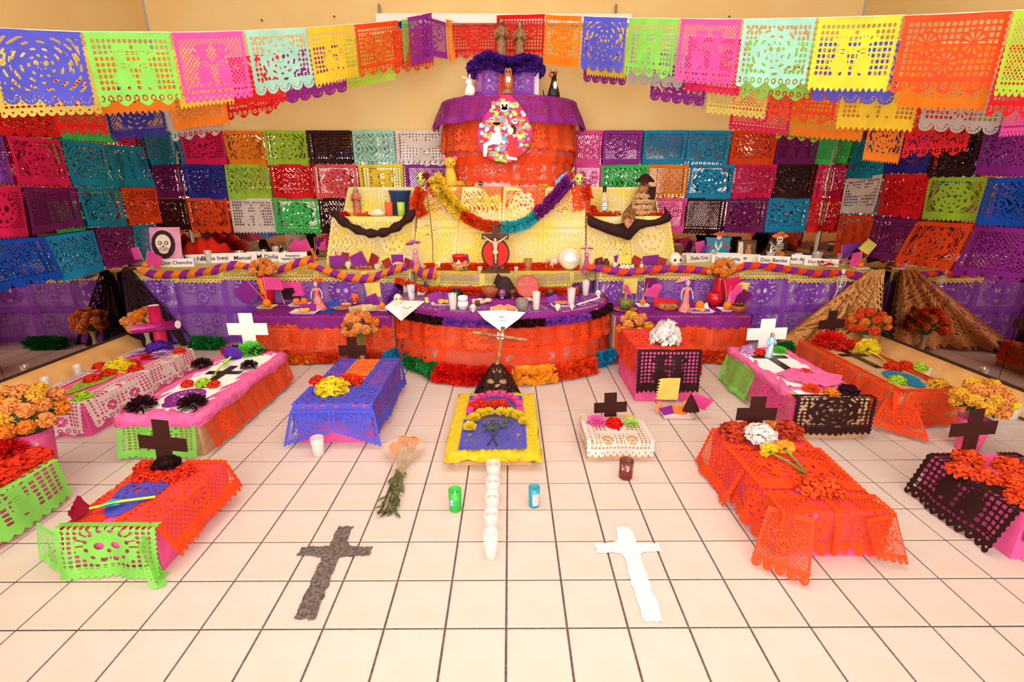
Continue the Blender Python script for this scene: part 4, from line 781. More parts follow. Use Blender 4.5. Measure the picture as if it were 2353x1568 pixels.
# T8 tall box with black lace face
x0, x1, y0, y1, h = .86, 1.26, 1.73, 2.26, .355
t = thing('mock_tomb', 'tall pink mock tomb with black skull lace face and orange red top', 'tomb', org0); boxpart(t, x0, x1, y0, y1, h, M_pinkbox)
sides(t, x0, x1, y0, y1, h, [('l', 0, 1.0, .2, .2, 'orangered', 'dm/scallop', .02), ('r', 0, 1, .2, .2, 'orangered', 'dr/scallop', .02), ('f', -.04, 1.04, .02, .29, 'black', 'gf/zig', .03)])
# T9 pink/green/black
x0, x1, y0, y1, h = 1.63, 2.03, 1.22, 2.1, .25
t = thing('mock_tomb', 'cardboard mock tomb with pink cloth top, green side and black lace end', 'tomb', org0); boxpart(t, x0, x1, y0, y1, h, M_cardboard)
flat(t, x0+.03, x1-.03, y0+.03, y1-.03, h+.004, None, m=M_whitecard); crumple_rim(t, x0, x1, y0+.12, y1, h, .06, .04, M_crumple, 13, out=.012)
sides(t, x0, x1, y0, y1, h-.02, [('l', .52, 1.0, .0, .22, 'green', 'd0/zig', .06), ('l', 0, .54, .0, .17, 'pink', 'dm/zig', .015), ('r', 0, .6, .0, .2, 'orangered', 'dr/scallop', .02)]); sides(t, x0, x1, y0, y1, h, [('f', -.06, 1.1, .05, .22, 'black', 'gm/zig', .02)])
flatcross(t, 1.82, y0+.40, y1-.06, .055, .24, y1-.20, h+.007, M_black)
g = G(); V = []; F_ = []
for i in range(13):
    a = -math.pi*.05-math.pi*.9*i/12; V += [(1.86+.03*math.cos(a), y0+.42+.02*math.sin(a), h+.03), (1.86+.20*math.cos(a)+.02*(i % 2), y0+.38+.24*math.sin(a), h+.014+.012*(i % 2))]
for i in range(12): F_.append([2*i, 2*i+1, 2*i+3, 2*i+2])
mk('pink_fan', V, F_, M_crumple, t)
# T10 orange red long
x0, x1, y0, y1, h = 2.34, 2.74, 1.40, 2.42, .2
t = thing('mock_tomb', 'long cardboard mock tomb draped in orange red lace by right mirror', 'tomb', org0); boxpart(t, x0, x1, y0, y1, h, M_cardboard)
sides(t, x0, x1, y0, y1, h, [('l', 0, .36, .07, .17, 'orangered', 'dm/scallop', .05), ('l', .33, .68, .07, .16, 'orangered', 'dk/scallop', .03), ('l', .66, 1, .07, .16, 'orangered', 'd0/scallop', .02), ('r', 0, 1, .06, .16, 'orangered', 'sm/scallop', .02), ('f', -.1, 1.05, .05, .2, 'orangered', 'dm/scallop', .06)])
P = [(x0-.02, y0+.06, h-.06), (x0+.1, y0-.03, h-.08), (x0+.02, y0-.26, .012), (x0-.18, y0-.06, .012)]; sheet4('paper_drape', P, 'dr/scallop', 'orangered', t, .01, 3, org=org0)
flatcross(t, (x0+x1)/2, y0+.42, y1-.2, .045, .2, y1-.34, h+.006, M_black); flat(t, x0+.10, x1-.08, y0+.08, y0+.36, h+.008, 'skyblue', 'sk/skull', seed=7)
# T11 big orange
x0, x1, y0, y1, h = 1.05, 1.45, .31, .96, .2
t = thing('mock_tomb', 'pink mock tomb wrapped in large orange red lace sheets, front right', 'tomb', org0); boxpart(t, x0, x1, y0, y1, h, M_pinkbox)
sides(t, x0, x1, y0, y1, h, [('l', .44, 1.02, .10, .2, 'orangered', 'dr/zig', .07), ('l', -.02, .5, .10, .18, 'orangered', 'dm/scallop', .05), ('r', 0, 1, .1, .17, 'orangered', 'dm/scallop', .02), ('f', -.04, .55, .1, .18, 'orangered', 'dk/scallop', .02), ('f', .47, 1.04, .1, .19, 'orangered', 'dr/scallop', .02)])
sheet4('top_paper', ((x0-.03, y1-.17, h+.014), (x1+.02, y1-.2, h+.014), (x1-.0, y0+.12, h+.014), (x0-.02, y0+.14, h+.014)), 'dm/flat', 'orangered', t, .002, 5, org=org0)
sheet4('paper_drape', ((x0-.035, y0+.05, h-.0), (x0+.10, y0-.03, h-.0), (x0+.03, y0-.17, .012), (x0-.13, y0-.05, .012)), 'dr/scallop', 'orangered', t, .004, 5, org=org0)
sheet4('paper_drape', ((x1-.12, y0-.03, h-.0), (x1+.03, y0+.01, h-.0), (x1+.07, y0-.06, .012), (x1-.06, y0-.06, .04)), 'dr/scallop', 'orangered', t, .004, 6, org=org0)
# T12 right edge
x0, x1, y0, y1, h = 1.955, 2.36, .29, .73, .2
t = thing('mock_tomb', 'pink mock tomb under black square mesh lace at right frame edge', 'tomb', org0); boxpart(t, x0, x1, y0, y1, h, M_pinkbox)
sides(t, x0, x1, y0, y1, h, [('l', .04, 1.0, .12, .2, 'black', 'gf/heart', .07), ('f', 0, .9, .06, .12, 'black', 'g0/zig', .02), ('r', 0, 1, .1, .15, 'black', 'gk/zig', .02)])
# ------------------------------------------------------------------ crosses
def card_cross(label, u, vt, vb, y, wpx, va, vw, m, tilt=0., lean=.0, thick=.004):
    zt = ony(u, vt, y)[2]; zb = ony(u, vb, y)[2]; z1, z2 = ony(u, va[0], y)[2], ony(u, va[1], y)[2]; b = ony(u, vb, y); w = m_of(wpx, b); v = m_of(vw, b)
    L = [(-v/2, 0), (v/2, 0), (v/2, z2-zb), (w/2, z2-zb), (w/2, z1-zb), (v/2, z1-zb), (v/2, zt-zb), (-v/2, zt-zb), (-v/2, z1-zb), (-w/2, z1-zb), (-w/2, z2-zb), (-v/2, z2-zb)]
    g = G(); g.poly(L, -thick/2, thick/2); o = solo(g, 'card_cross', m, b, label, 'cross', smooth=False); o.rotation_euler = (math.pi/2-lean, tilt, 0); return o
card_cross('white card cross standing at the head of the crumpled pink tomb', 577, 720, 802, 2.10, 90, (743, 770), 31, M_whitecard)
card_cross('black card cross on the small green and orange tomb', 383, 965, 1082, .66, 106, (1004, 1034), 36, M_blackcard, .1)
card_cross('black card cross cut by the left frame edge', 22, 975, 1060, .80, 96, (1003, 1030), 30, M_blackcard, .05)
card_cross('black card cross at the head of the blue lace tomb', 813, 775, 832, 1.95, 63, (794, 817), 22, M_blackcard)
card_cross('black card cross above the white wheel lace tomb', 1402, 903, 985, 1.29, 74, (925, 948), 28, M_blackcard, -.05)
card_cross('black card cross behind the large white pompom', 1525, 740, 806, 2.20, 60, (757, 776), 24, M_blackcard, -.03)
card_cross('white card cross standing behind the small blue robed statue', 1757, 733, 802, 2.12, 90, (754, 781), 33, M_whitecard, -.03)
card_cross('black card cross at the head of the long orange red tomb', 1905, 714, 785, 2.43, 58, (735, 756), 20, M_blackcard, -.06)
card_cross('black card cross behind the rust flowers on the front right tomb', 1728, 912, 1010, .92, 90, (938, 966), 34, M_blackcard)
card_cross('black card cross on the black lace tomb at right', 2218, 940, 1062, .68, 102, (971, 1001), 32, M_blackcard, -.08)
# magenta tube cross
t = thing('tube_cross', 'magenta cross of two cardboard tubes behind the white lace tomb', 'cross', org0); M_mag = mat('magenta_cellophane', (165, 25, 115), .2, spec=.6); M_mag2 = mat('redmagenta_paper', (205, 25, 85), .3, spec=.5)
a, b = ony(352, 703, 2.31), ony(372, 792, 2.28); g = G(); g.tube([b, a], .042, 16); g.make('upright_tube', M_mag2, t, True); a, b = ony(308, 757, 2.24), ony(408, 746, 2.24); g = G(); g.tube([a, b], .036, 16); g.make('cross_tube', M_mag, t, True)
g = G(); g.tube([b, b+np.array([.004, 0, 0])], .030, 16); g.make('tube_end', M_whitecard, t); a = ony(352, 703, 2.31); g = G(); g.tube([a, a+np.array([0, 0, .003])], .036, 16); g.make('tube_end', M_whitecard, t)
# ash and chalk crosses on the tiles
def powder(label, u0, us, m, name, seed):
    top, bot, aL, aR = [onz(*q, 0) for q in us]; r = random.Random(seed); xs = (top[0]+bot[0])/2; w = .034; pts = []
    ya = aL[1]
    def edge(a, b, n): return [(a[0]+(b[0]-a[0])*i/n+r.uniform(-.005, .005), a[1]+(b[1]-a[1])*i/n+r.uniform(-.005, .005)) for i in range(n)]
    c = [(bot[0]-w, bot[1]), (bot[0]+w, bot[1]), (top[0]+w, ya-.026), (aR[0], ya-.022), (aR[0], ya+.026), (top[0]+w, ya+.03), (top[0]+w*.9, top[1]), (top[0]-w*.9, top[1]), (top[0]-w, ya+.03), (aL[0], ya+.026), (aL[0], ya-.022), (top[0]-w, ya-.026)]
    for i in range(len(c)): pts += edge(c[i], c[(i+1) % len(c)], 5 if i not in (1, 11) else 12)
    bm = bmesh.new(); vs = [bm.verts.new((x, y, .0008)) for x, y in pts]; f = bm.faces.new(vs); bmesh.ops.triangulate(bm, faces=[f]); bmesh.ops.subdivide_edges(bm, edges=bm.edges, cuts=3, use_grid_fill=False)
    for v in bm.verts: v.co.z = .002+r.uniform(0, .004)
    bmesh.ops.recalc_face_normals(bm, faces=bm.faces); me = bpy.data.meshes.new(name); bm.to_mesh(me); bm.free(); me.materials.append(m); o = bpy.data.objects.new(name, me); link(o)
    return props(o, label, 'cross')
powder('dark grey ash cross drawn on the floor tiles, left', 0, ((795, 1212), (700, 1425), (688, 1270), (851, 1270)), mat('ash', (132, 118, 112), .95, noise=.35, nscale=120, bump=.8), 'ash_cross', 1)
powder('white chalk powder cross drawn on the floor tiles, right', 0, ((1430, 1213), (1500, 1430), (1370, 1262), (1517, 1262)), mat('chalk', (238, 236, 236), .95, noise=.05, nscale=100, bump=.4), 'chalk_cross', 2)
# ------------------------------------------------------------------ loose paper flowers
YMAX = {.205: 2.24, .25: 2.07, .198: .71, .245: 1.93, .118: 1.30, .255: 2.10, .206: 2.42, .222: .95, .208: .73}
def fl_at(kind, col, u, v, rpx, z, label, group=None, tilt=(0, 0), sz=.7):
    P = onz(u, v, z); r = m_of(rpx, P)*.98; P = onz(u, v, z+r*sz*.42); P[2] = z
    ym = YMAX.get(round(z, 3), 9)
    if P[1] > ym-r*.4: P = xat(u, ym-r*.4, z)
    return flower(kind, col, P, r, label, group, tilt, sz)
FLW = [
 (.205, [('pom', 'purple', 367, 795, 27, 'deep purple paper flower at the head of the white lace tomb', 0), ('open', 'lilac', 322, 808, 19, 'small pale lilac paper flower, left at the head of the white lace tomb', 0), ('open', 'lilac', 368, 812, 25, 'pale lilac open paper flower before the purple one', 0),
   ('open', 'red', 343, 818, 19, 'red paper flower between two lilac flowers', 0), ('pom', 'redorange', 411, 807, 14, 'red pompom at the far right corner of the white lace tomb', 0), ('pom', 'yellow', 273, 841, 30, 'large yellow pompom on the white lace tomb', 0),
   ('marigold', 'redorange', 231, 842, 17, None, 'a'), ('marigold', 'redorange', 212, 870, 18, None, 'a'), ('marigold', 'redorange', 249, 857, 17, None, 'a'), ('marigold', 'redorange', 305, 834, 16, None, 'a'), ('marigold', 'redorange', 311, 847, 16, None, 'a'), ('marigold', 'lime', 190, 911, 20, 'lime green marigold at near end of the white lace tomb', 0)]),
 (.25, [('spiky', 'black', 463, 834, 24, 'black fringed flower at left edge of the crumpled pink tomb, halfway', 0), ('spiky', 'black', 324, 926, 34, 'large black fringed flower on near left corner of crumpled pink tomb', 0), ('spiky', 'black', 441, 922, 33, 'large black fringed flower on near right corner of crumpled pink tomb', 0), ('spiky', 'black', 572, 837, 20, 'small black fringed flower on right edge of the crumpled pink tomb', 0),
   ('spiky', 'green', 577, 784, 31, 'bright green fringed flower before the white card cross', 0), ('pom', 'red', 528, 782, 17, 'red pompom left of the green fringed flower', 0), ('spiky', 'black', 540, 796, 20, 'black fringed flower below left of the green flower', 0), ('spiky', 'black', 590, 794, 21, 'black fringed flower below right of the green flower', 0), ('marigold', 'redorange', 564, 802, 11, 'tiny red orange marigold between two black flowers', 0),
   ('marigold', 'lime', 467, 879, 17, 'lime green marigold at the foot of the flat black cross', 0), ('marigold', 'redorange', 430, 881, 14, 'red orange marigold left of the lime one on the pink tomb', 0), ('marigold', 'redorange', 491, 882, 14, 'red orange marigold right of the lime one on the pink tomb', 0)]),
 (.198, [('marigold', 'redorange', 333, 1072, 24, None, 'b'), ('marigold', 'redorange', 328, 1094, 22, None, 'b'), ('marigold', 'redorange', 362, 1094, 20, None, 'b'), ('marigold', 'redorange', 395, 1093, 21, None, 'b'), ('marigold', 'redorange', 425, 1080, 23, None, 'b'), ('pom', 'black', 381, 1066, 31, 'dark plum pompom before the black cross on small green tomb', 0)]),
 (.2049, [('spiky', 'red', 15, 1030, 48, 'big red spiky flower at the left frame edge', 0), ('marigold', 'redorange', 78, 1050, 34, 'orange red marigold on the far corner of left edge tomb', 0), ('marigold', 'redorange', 35, 1072, 38, 'orange red marigold in front of the red spiky flower', 0), ('marigold', 'redorange', -5, 1098, 36, 'orange red marigold half cut by the left frame edge', 0)]),
 (.245, [('pom', 'yellow', 763, 888, 37, 'big yellow pompom on the blue lace tomb', 0), ('marigold', 'redorange', 728, 873, 18, 'red orange marigold left of the yellow pompom on blue tomb', 0), ('marigold', 'redorange', 812, 873, 22, 'red orange marigold right of the yellow pompom on blue tomb', 0), ('marigold', 'deeporange', 795, 866, 16, 'small orange marigold behind the yellow pompom on blue tomb', 0)]),
 (.118, [('spiky', 'pink', 1372, 966, 25, 'pink fringed flower on the white wheel lace tomb', 0), ('pom', 'red', 1411, 972, 20, 'red pompom in the middle of the white wheel lace tomb', 0), ('spiky', 'mintlime', 1450, 970, 21, 'pale green fringed flower on the white wheel lace tomb', 0)]),
 (.255, [('pom', 'lilac', 1720, 804, 19, 'pale lilac pompom left of the small blue robed statue', 0), ('pom', 'redorange', 1746, 810, 15, 'red orange pompom before the right white cross', 0), ('spiky', 'green', 1790, 804, 18, 'green fringed flower right of the small blue robed statue', 0), ('spiky', 'redorange', 1851, 856, 18, 'red orange spiky flower at the top of the pink fan', 0),
   ('spiky', 'deeporange', 1864, 892, 22, 'orange red spiky flower at near end of the pink topped tomb', 0), ('marigold', 'orange', 1910, 901, 18, 'orange marigold between red and plum flowers, black lace end', 0), ('pom', 'black', 1950, 896, 22, 'dark plum pompom on the corner above the black lace end', 0)]),
 (.206, [('spiky', 'red', 1912, 782, 42, 'wide red fringed flower at the head of the long orange tomb', 0), ('open', 'white', 1924, 781, 22, 'white open flower on the wide red fringed flower', 1), ('marigold', 'redorange', 1900, 790, 18, 'red orange marigold left below the white open flower', 0), ('marigold', 'redorange', 1932, 797, 15, 'small red orange marigold below the white open flower', 0), ('marigold', 'redorange', 1966, 794, 22, 'red orange marigold right of the white open flower', 0),
   ('marigold', 'redorange', 2052, 842, 18, 'red orange marigold left above the blue paper skull', 0), ('marigold', 'redorange', 2082, 840, 18, 'red orange marigold right above the blue paper skull', 0), ('marigold', 'lime', 2112, 844, 18, 'lime marigold by the right edge of the long orange tomb', 0), ('marigold', 'lime', 2063, 873, 18, 'lime marigold left of the blue paper skull', 0), ('marigold', 'amber', 2156, 880, 20, 'amber marigold at near right corner of the long orange tomb', 0)]),
 (.222, [('marigold', 'rust', 1685, 988, 33, 'rust and dark ruffled flower at left head of front right tomb', 0), ('marigold', 'rust', 1812, 986, 32, 'rust and dark ruffled flower at right head of front right tomb', 0), ('marigold', 'deeporange', 1722, 968, 23, 'orange red marigold before the right front black cross', 0), ('marigold', 'orange', 1775, 972, 20, 'small orange flower right of the right front black cross', 0), ('pom', 'white', 1748, 994, 35, 'big white pompom at the head of the front right tomb', 1),
   ('marigold', 'deeporange', 1862, 1114, 34, 'flattened orange red marigold, left, near end of front right tomb', 0), ('marigold', 'deeporange', 1906, 1117, 32, 'flattened orange red marigold, right, near end of front right tomb', 0)]),
 (.208, [('marigold', 'deeporange', 2226, 1050, 31, 'orange red marigold nearest the cross on the black lace tomb', 0), ('marigold', 'deeporange', 2208, 1078, 28, 'orange red marigold at left on the black lace tomb', 0), ('marigold', 'deeporange', 2262, 1092, 28, 'orange red marigold in the middle of the black lace tomb', 0), ('marigold', 'deeporange', 2322, 1070, 32, 'orange red marigold by the far right of the black lace tomb', 0), ('marigold', 'deeporange', 2330, 1108, 31, 'orange red marigold at the right frame edge', 0), ('marigold', 'deeporange', 2352, 1145, 34, 'lowest orange red marigold cut by the right frame edge', 0)]),
]
GR = {'a': ('red orange marigold by yellow pompom on white lace tomb, from left', 'marigolds on the white lace tomb'), 'b': ('red orange marigold before the dark plum pompom, from left', 'marigolds on the small green tomb')}
for z, lst in FLW:
    for k, c, u, v, r, lab, gk in lst:
        if gk in ('a', 'b'): us = sorted(q[2] for q in lst if q[6] == gk); lab2, gp = GR[gk][0]+', '+ORD[us.index(u)], GR[gk][1]
        else: lab2, gp = lab, None
        fl_at(k, c, u, v, r, z+(.03 if gk == 1 else 0), lab2, gp, sz=.75 if k != 'open' else .5)
P = xat(1527, 1.90, .37); flower('pom', 'white', tuple(P), m_of(35, P), 'large white pompom on the tall pink and black tomb', None, (.3, 0), 1.25)
# stemmed paper flowers lying on tombs
def stemmed(kind, col, scol, head, tail, rpx, z, label, leaf=None):
    H, Tt = onz(*head, z+.02), onz(*tail, z+.004); r = m_of(rpx, H); t = thing('stemmed_flower', label, 'flower', tuple(H)); d = Tt-H
    o = flower(kind, col, (0, 0, .0), r, None, parent=t, sz=.9); dd = Vector((-d[0], -d[1], .05)).normalized(); o.rotation_euler = dd.to_track_quat('Z', 'Y').to_euler()
    g = G(); g.tube([(0, 0, -.002), tuple(d*.5+np.array([0, 0, .006])), tuple(d)], .005, 6); g.make('stem', scol, t, True)
    if leaf:
        g = G(); leafblade(g, d*.12, (d[0], d[1]+.02, .03), r*1.6, r*.35); leafblade(g, d*.12, (d[0]+.05, d[1]-.05, .03), r*1.4, r*.35); g.make('leaf', leaf, t)
M_limestem = mat('lime_pipe', (190, 230, 60), .6)
stemmed('rose', 'purple', M_limestem, (530, 820), (486, 868), 23, .255, 'purple paper rose with lime stem across the flat black cross', mat('paper_leafgreen', (110, 190, 90), .6))
stemmed('rose', 'roseink', M_limestem, (205, 1168), (357, 1142), 34, .2, 'crimson and teal paper rose with lime stem on small green tomb', mat('teal_petal', (30, 150, 170), .7))
stemmed('pom', 'yellow', M_limestem, (1996, 806), (2040, 834), 26, .215, 'yellow paper flower with lime stem on the long orange tomb')
stemmed('marigold', 'yellow', M_stem, (1772, 1040), (1852, 1090), 22, .222, 'yellow marigold, left one of the stemmed pair, front right tomb'); stemmed('marigold', 'amber', M_stem, (1805, 1034), (1858, 1096), 22, .222, 'amber marigold, right one of the stemmed pair, front right tomb')
# blossoms on the yellow and blue tomb
for i, (u, v, c, r) in enumerate([(1080, 978, 'yellow', 17), (1088, 958, 'yellow', 17), (1105, 948, 'yellow', 17), (1123, 944, 'yellow', 15), (1152, 944, 'yellow', 16), (1172, 946, 'yellow', 17), (1190, 952, 'yellow', 16), (1203, 966, 'yellow', 14)]):
    fl_at('spiky', c, u, v, r, .095, 'yellow daisy in the arch on yellow and blue tomb, %s from left' % ORD[i], 'yellow daisies in an arch', sz=.8)
for i, (u, v) in enumerate([(1107, 928), (1135, 926), (1155, 927), (1090, 932)]): fl_at('marigold', 'redorange', u, v, 15, .095, 'red orange marigold behind the daisy arch, %s from left' % ORD[(1, 2, 3, 0)[i]], 'marigolds behind the daisy arch', sz=.8)
t = thing('rose_stems', 'two crossed leafy rose stems on the blue lace', 'stems', org0); g = G(); gl = G()
for a, b in (((1118, 968), (1142, 1026)), ((1158, 966), (1120, 1024))):
    A, B = onz(*a, .10), onz(*b, .088); g.tube([A, B], .0035, 6)
    for k in range(4): p = A+(B-A)*(.05+.12*k); leafblade(gl, p, ((-1)**k*.9, .3, .25), .06, .016)
g.make('stem', mat('dark_stem', (60, 84, 52), .6), t, True); gl.make('leaf', M_leaf, t)
# ------------------------------------------------------------------ candles
def tumbler(t, r, h, m, taper=.8, name='glass'):
    g = G(); rb = r*taper; g.lathe([(rb*.96, 0), (rb, .003), (r, h), (r*.95, h), (rb*.93, .006), (.0005, .005)], (0, 0, 0), 20, cap=False); g.make(name, m, t, True)
def candle(label, P, r, h, glass=None, fill=.7, lab=None, lit=True, taper=.82, wax=None, group=None, name='candle'):
    t = thing(name, label, 'candle', tuple(P), 0, group); tumbler(t, r, h, glass or M_glass, taper)
    rt = r*(taper+(1-taper)*fill); g = G(); g.lathe([(r*taper*.9, .006), (rt*.93, h*fill), (rt*.5, h*fill-.002), (.0005, h*fill-.003)], (0, 0, 0), 18, cap=False); g.make('wax', wax or M_wax, t, True)
    if lit: g = G(); g.lathe([(.0008, 0), (.0035, .006), (.003, .012), (.0004, .022)], (0, 0, h*fill+.001), 8); g.make('flame', M_flame, t, True)
    g = G(); g.tube([(0, 0, h*fill-.004), (0, 0, h*fill+.004)], .0008, 5); g.make('wick', M_ink, t)
    if lab:
        V = []; F_ = []; (a0, a1, z0, z1, m) = lab
        for i in range(9):
            a = math.radians(a0+(a1-a0)*i/8)
            for z in (z0*h, z1*h): rr = r*(taper+(1-taper)*z/h)+.0012; V.append((rr*math.cos(a), rr*math.sin(a), z))
        for i in range(8): F_.append([2*i, 2*i+2, 2*i+3, 2*i+1])
        mk('label', V, F_, m, t, True)
    return t
M_lab = mat('label_paper', (240, 222, 226), .6, noise=.2, nscale=160, rgb2=(214, 150, 160)); M_labb = mat('label_blue', (190, 206, 236), .6, noise=.3, nscale=120, rgb2=(120, 150, 210))
wl = ['nearest to the camera', 'second nearest', 'in the middle', 'second from the tomb', 'nearest to the yellow and blue tomb']
for i, (u, v, vt, r) in enumerate([(1128, 1284, 1213, 18), (1129, 1228, 1175, 17), (1131, 1186, 1140, 17), (1133, 1150, 1103, 17), (1134, 1110, 1068, 17)]):
    P = onz(u, v-5, 0); candle('white candle in clear glass, %s in floor line' % wl[i], P, m_of(r, P), .10 if i else .115, fill=.55 if i == 0 else .75, lab=(230, 290, .2, .45, M_lab) if i in (3, 4) else None, group='line of white floor candles')
def fc(label, u, v, r, h, **k): P = onz(u, v-5, 0); return candle(label, P, m_of(r, P), h, **k)
fc('candle in bright green glass with round label, left of line', 1047, 1176, 15, .105, glass=mat('green_glass', (40, 190, 60), .1, alpha=.8, spec=.6), wax=mat('green_wax', (70, 205, 80), .5), lab=(225, 260, .35, .65, M_labb), taper=.9)
fc('empty teal glass with white label, right of the candle line', 1227, 1167, 13, .10, glass=mat('teal_glass', (40, 160, 185), .1, alpha=.8, spec=.6), wax=mat('teal_wax', (50, 170, 190), .4), lit=False, fill=.45, lab=(250, 325, .15, .75, M_lab), taper=.92)
fc('dark red candle glass with lace pattern by the white wheel tomb', 1437, 1102, 16, .098, glass=mat('brown_glass', (120, 44, 40), .15, alpha=.7, spec=.6), wax=mat('dark_wax', (92, 28, 30), .4), lit=False, fill=.5, lab=(0, 360, .55, .9, mat('speckled_lace', (236, 206, 200), .6, noise=.6, nscale=130, rgb2=(96, 40, 44))), taper=.95)
fc('white candle in tall clear glass by the blue lace tomb', 733, 1050, 15, .105, fill=.72, taper=.85)
for lab, u, v, r, h in (('white candle by the left ledge, farther of two', 158, 868, 13, .07), ('white candle by the left ledge, nearer of two', 90, 900, 13, .075)):
    X = XL+.20; P = onx(u, v, X); P[2] = 0 if False else .0; P = np.array([X, onz(u, v, .02)[1] if onz(u, v, .02)[1] < 2.6 else 2.0, 0]); candle(lab, P, .026, h+.05, fill=.85, taper=.8)
P = onz(2313, 960, 0); candle('white candle on the floor near the right mirror ledge', P, m_of(21, P), .10, fill=.8, taper=.85); P = onz(2165, 872, 0.0); candle('small white candle behind the long orange tomb', (XR-.22, P[1], 0), .028, .09, fill=.85)
# ------------------------------------------------------------------ wrapped bouquet on the floor
t = thing('wrapped_bouquet', 'orange flower bouquet in clear cellophane lying on the tiles', 'bouquet', org0); H = onz(930, 1030, .05); B = onz(888, 1180, .01); d = (B-H)/np.linalg.norm(B-H); sd = np.cross(d, [0, 0, 1]); r_ = random.Random(4)
for i in range(9): p = H+sd*r_.uniform(-.075, .075)+d*r_.uniform(-.05, .05)+np.array([0, 0, r_.uniform(-.015, .03)]); o = flower('marigold', r_.choice(['orange', 'paleorange', 'deeporange']), p, .032, None, parent=t); o.rotation_euler = (r_.uniform(-1, 1), r_.uniform(-1, 1), 0)
g = G(); gl = G()
for i in range(16):
    s = r_.uniform(-1, 1); p0 = H+sd*s*.06; p1 = H+d*.13+sd*s*.018+np.array([0, 0, -.02]); p2 = B+sd*s*.035+d*r_.uniform(-.03, .02); p2[2] = .008+r_.random()*.02; g.tube([p0, p1, p2], .0028, 5)
    for k in range(3): q = p1+(p2-p1)*r_.uniform(.1, 1); leafblade(gl, q, d*.8+sd*r_.uniform(-1, 1)+np.array([0, 0, r_.uniform(-.1, .3)]), r_.uniform(.03, .06), .009)
g.make('stem', mat('dry_stem', (134, 134, 84), .7, noise=.3, nscale=30), t, True); gl.make('leaf', mat('dry_leaf', (104, 110, 62), .7, noise=.4, nscale=30), t)
V = []; F_ = []
for i, (q, w_, hh) in enumerate([(-.09, .07, .03), (-.05, .105, .055), (.0, .115, .065), (.08, .07, .05), (.15, .035, .035), (.24, .03, .03)]):
    for j in range(14):
        a = 2*math.pi*j/14; c_ = H+d*q; V.append((c_[0]+sd[0]*w_*math.cos(a)*(1+.08*math.sin(j*5+i)), c_[1]+sd[1]*w_*math.cos(a), max(.003, .045+hh*math.sin(a)*(1+.15*math.sin(j*7)))))
for i in range(5):
    for j in range(14): F_.append([i*14+j, i*14+(j+1) % 14, (i+1)*14+(j+1) % 14, (i+1)*14+j])
mk('cellophane', V, F_, mat('cellophane', (252, 214, 186), .12, alpha=.28, spec=.9), t)
# ------------------------------------------------------------------ bamboo cross in black lace
t = thing('bamboo_cross', 'bamboo cross tied with white cord rising from black lace', 'cross', org0); yb_ = 1.82
A, B = ony(1156, 752, yb_), ony(1143, 842, yb_); g = G(); P = [B+(A-B)*i/9 for i in range(10)]; g.tube(P, [.013 if i % 3 else .015 for i in range(10)], 10); g.make('upright', M_bamboo, t, True)
A, B = ony(1086, 764, yb_-.025), ony(1211, 782, yb_-.025); g = G(); P = [A+(B-A)*i/12 for i in range(13)]; g.tube(P, [.010 if i % 3 else .0125 for i in range(13)], 10); g.make('crossbar', M_bamboo, t, True)
P = ony(1150, 772, yb_-.012); g = G()
for a in (-.7, .7, 0): g.box(tuple(P), (.05, .045, .012), 0); Vn = g.V[-8:]; c_ = np.array(P); ca, sa = math.cos(a), math.sin(a); g.V[-8:] = [tuple(c_+np.array([(v[0]-c_[0])*ca-(v[2]-c_[2])*sa, v[1]-c_[1], (v[0]-c_[0])*sa+(v[2]-c_[2])*ca])) for v in Vn]
g.make('cord_binding', M_whitecloth, t)
V, Fs = lace('sk/flat', 90, 68); x = V[:, 0]/WP; y = V[:, 1]; cx0, cz = float(ony(1142, 842, yb_)[0]), float(ony(1142, 836, yb_)[2]); Rr = .022+.14*y**.7+.012*np.sin(x*2*np.pi*9)*y; a = -math.pi*.5+(x-.5)*2*math.pi
mk('lace_skirt', np.c_[cx0+Rr*np.cos(a), yb_+Rr*.8*np.sin(a), np.maximum(cz*(1-y)**1.0*(1-.0*y), .004)], Fs, paper('black'), t, True)
g = G(); g.lathe([(.10, .003), (.10, .02), (.085, cz*.5), (.03, cz*.9), (.012, cz)], (cx0, yb_, 0), 16); g.make('mound', mat('ochre_fabric', (190, 140, 90), .9, noise=.1, nscale=20), t, True)
onz_free = onz
def onz(u, v, z=0.):
    p = onz_free(u, v, z)
    if abs(z-HT) < .02 and -1.8 < p[0] < 1.75:
        lim = 3.07 if -.86 < p[0] < .80 else 3.12
        if p[1] > lim: p = xat(u, lim, z)
    if abs(z-HA) < .03 and abs(p[0]) < .9:
        q = 1-((p[0]+.03)/.83)**2; lim = 3.2-.37*math.sqrt(max(0, q))-.12
        if p[1] > lim: p = xat(u, lim, z)
    return p
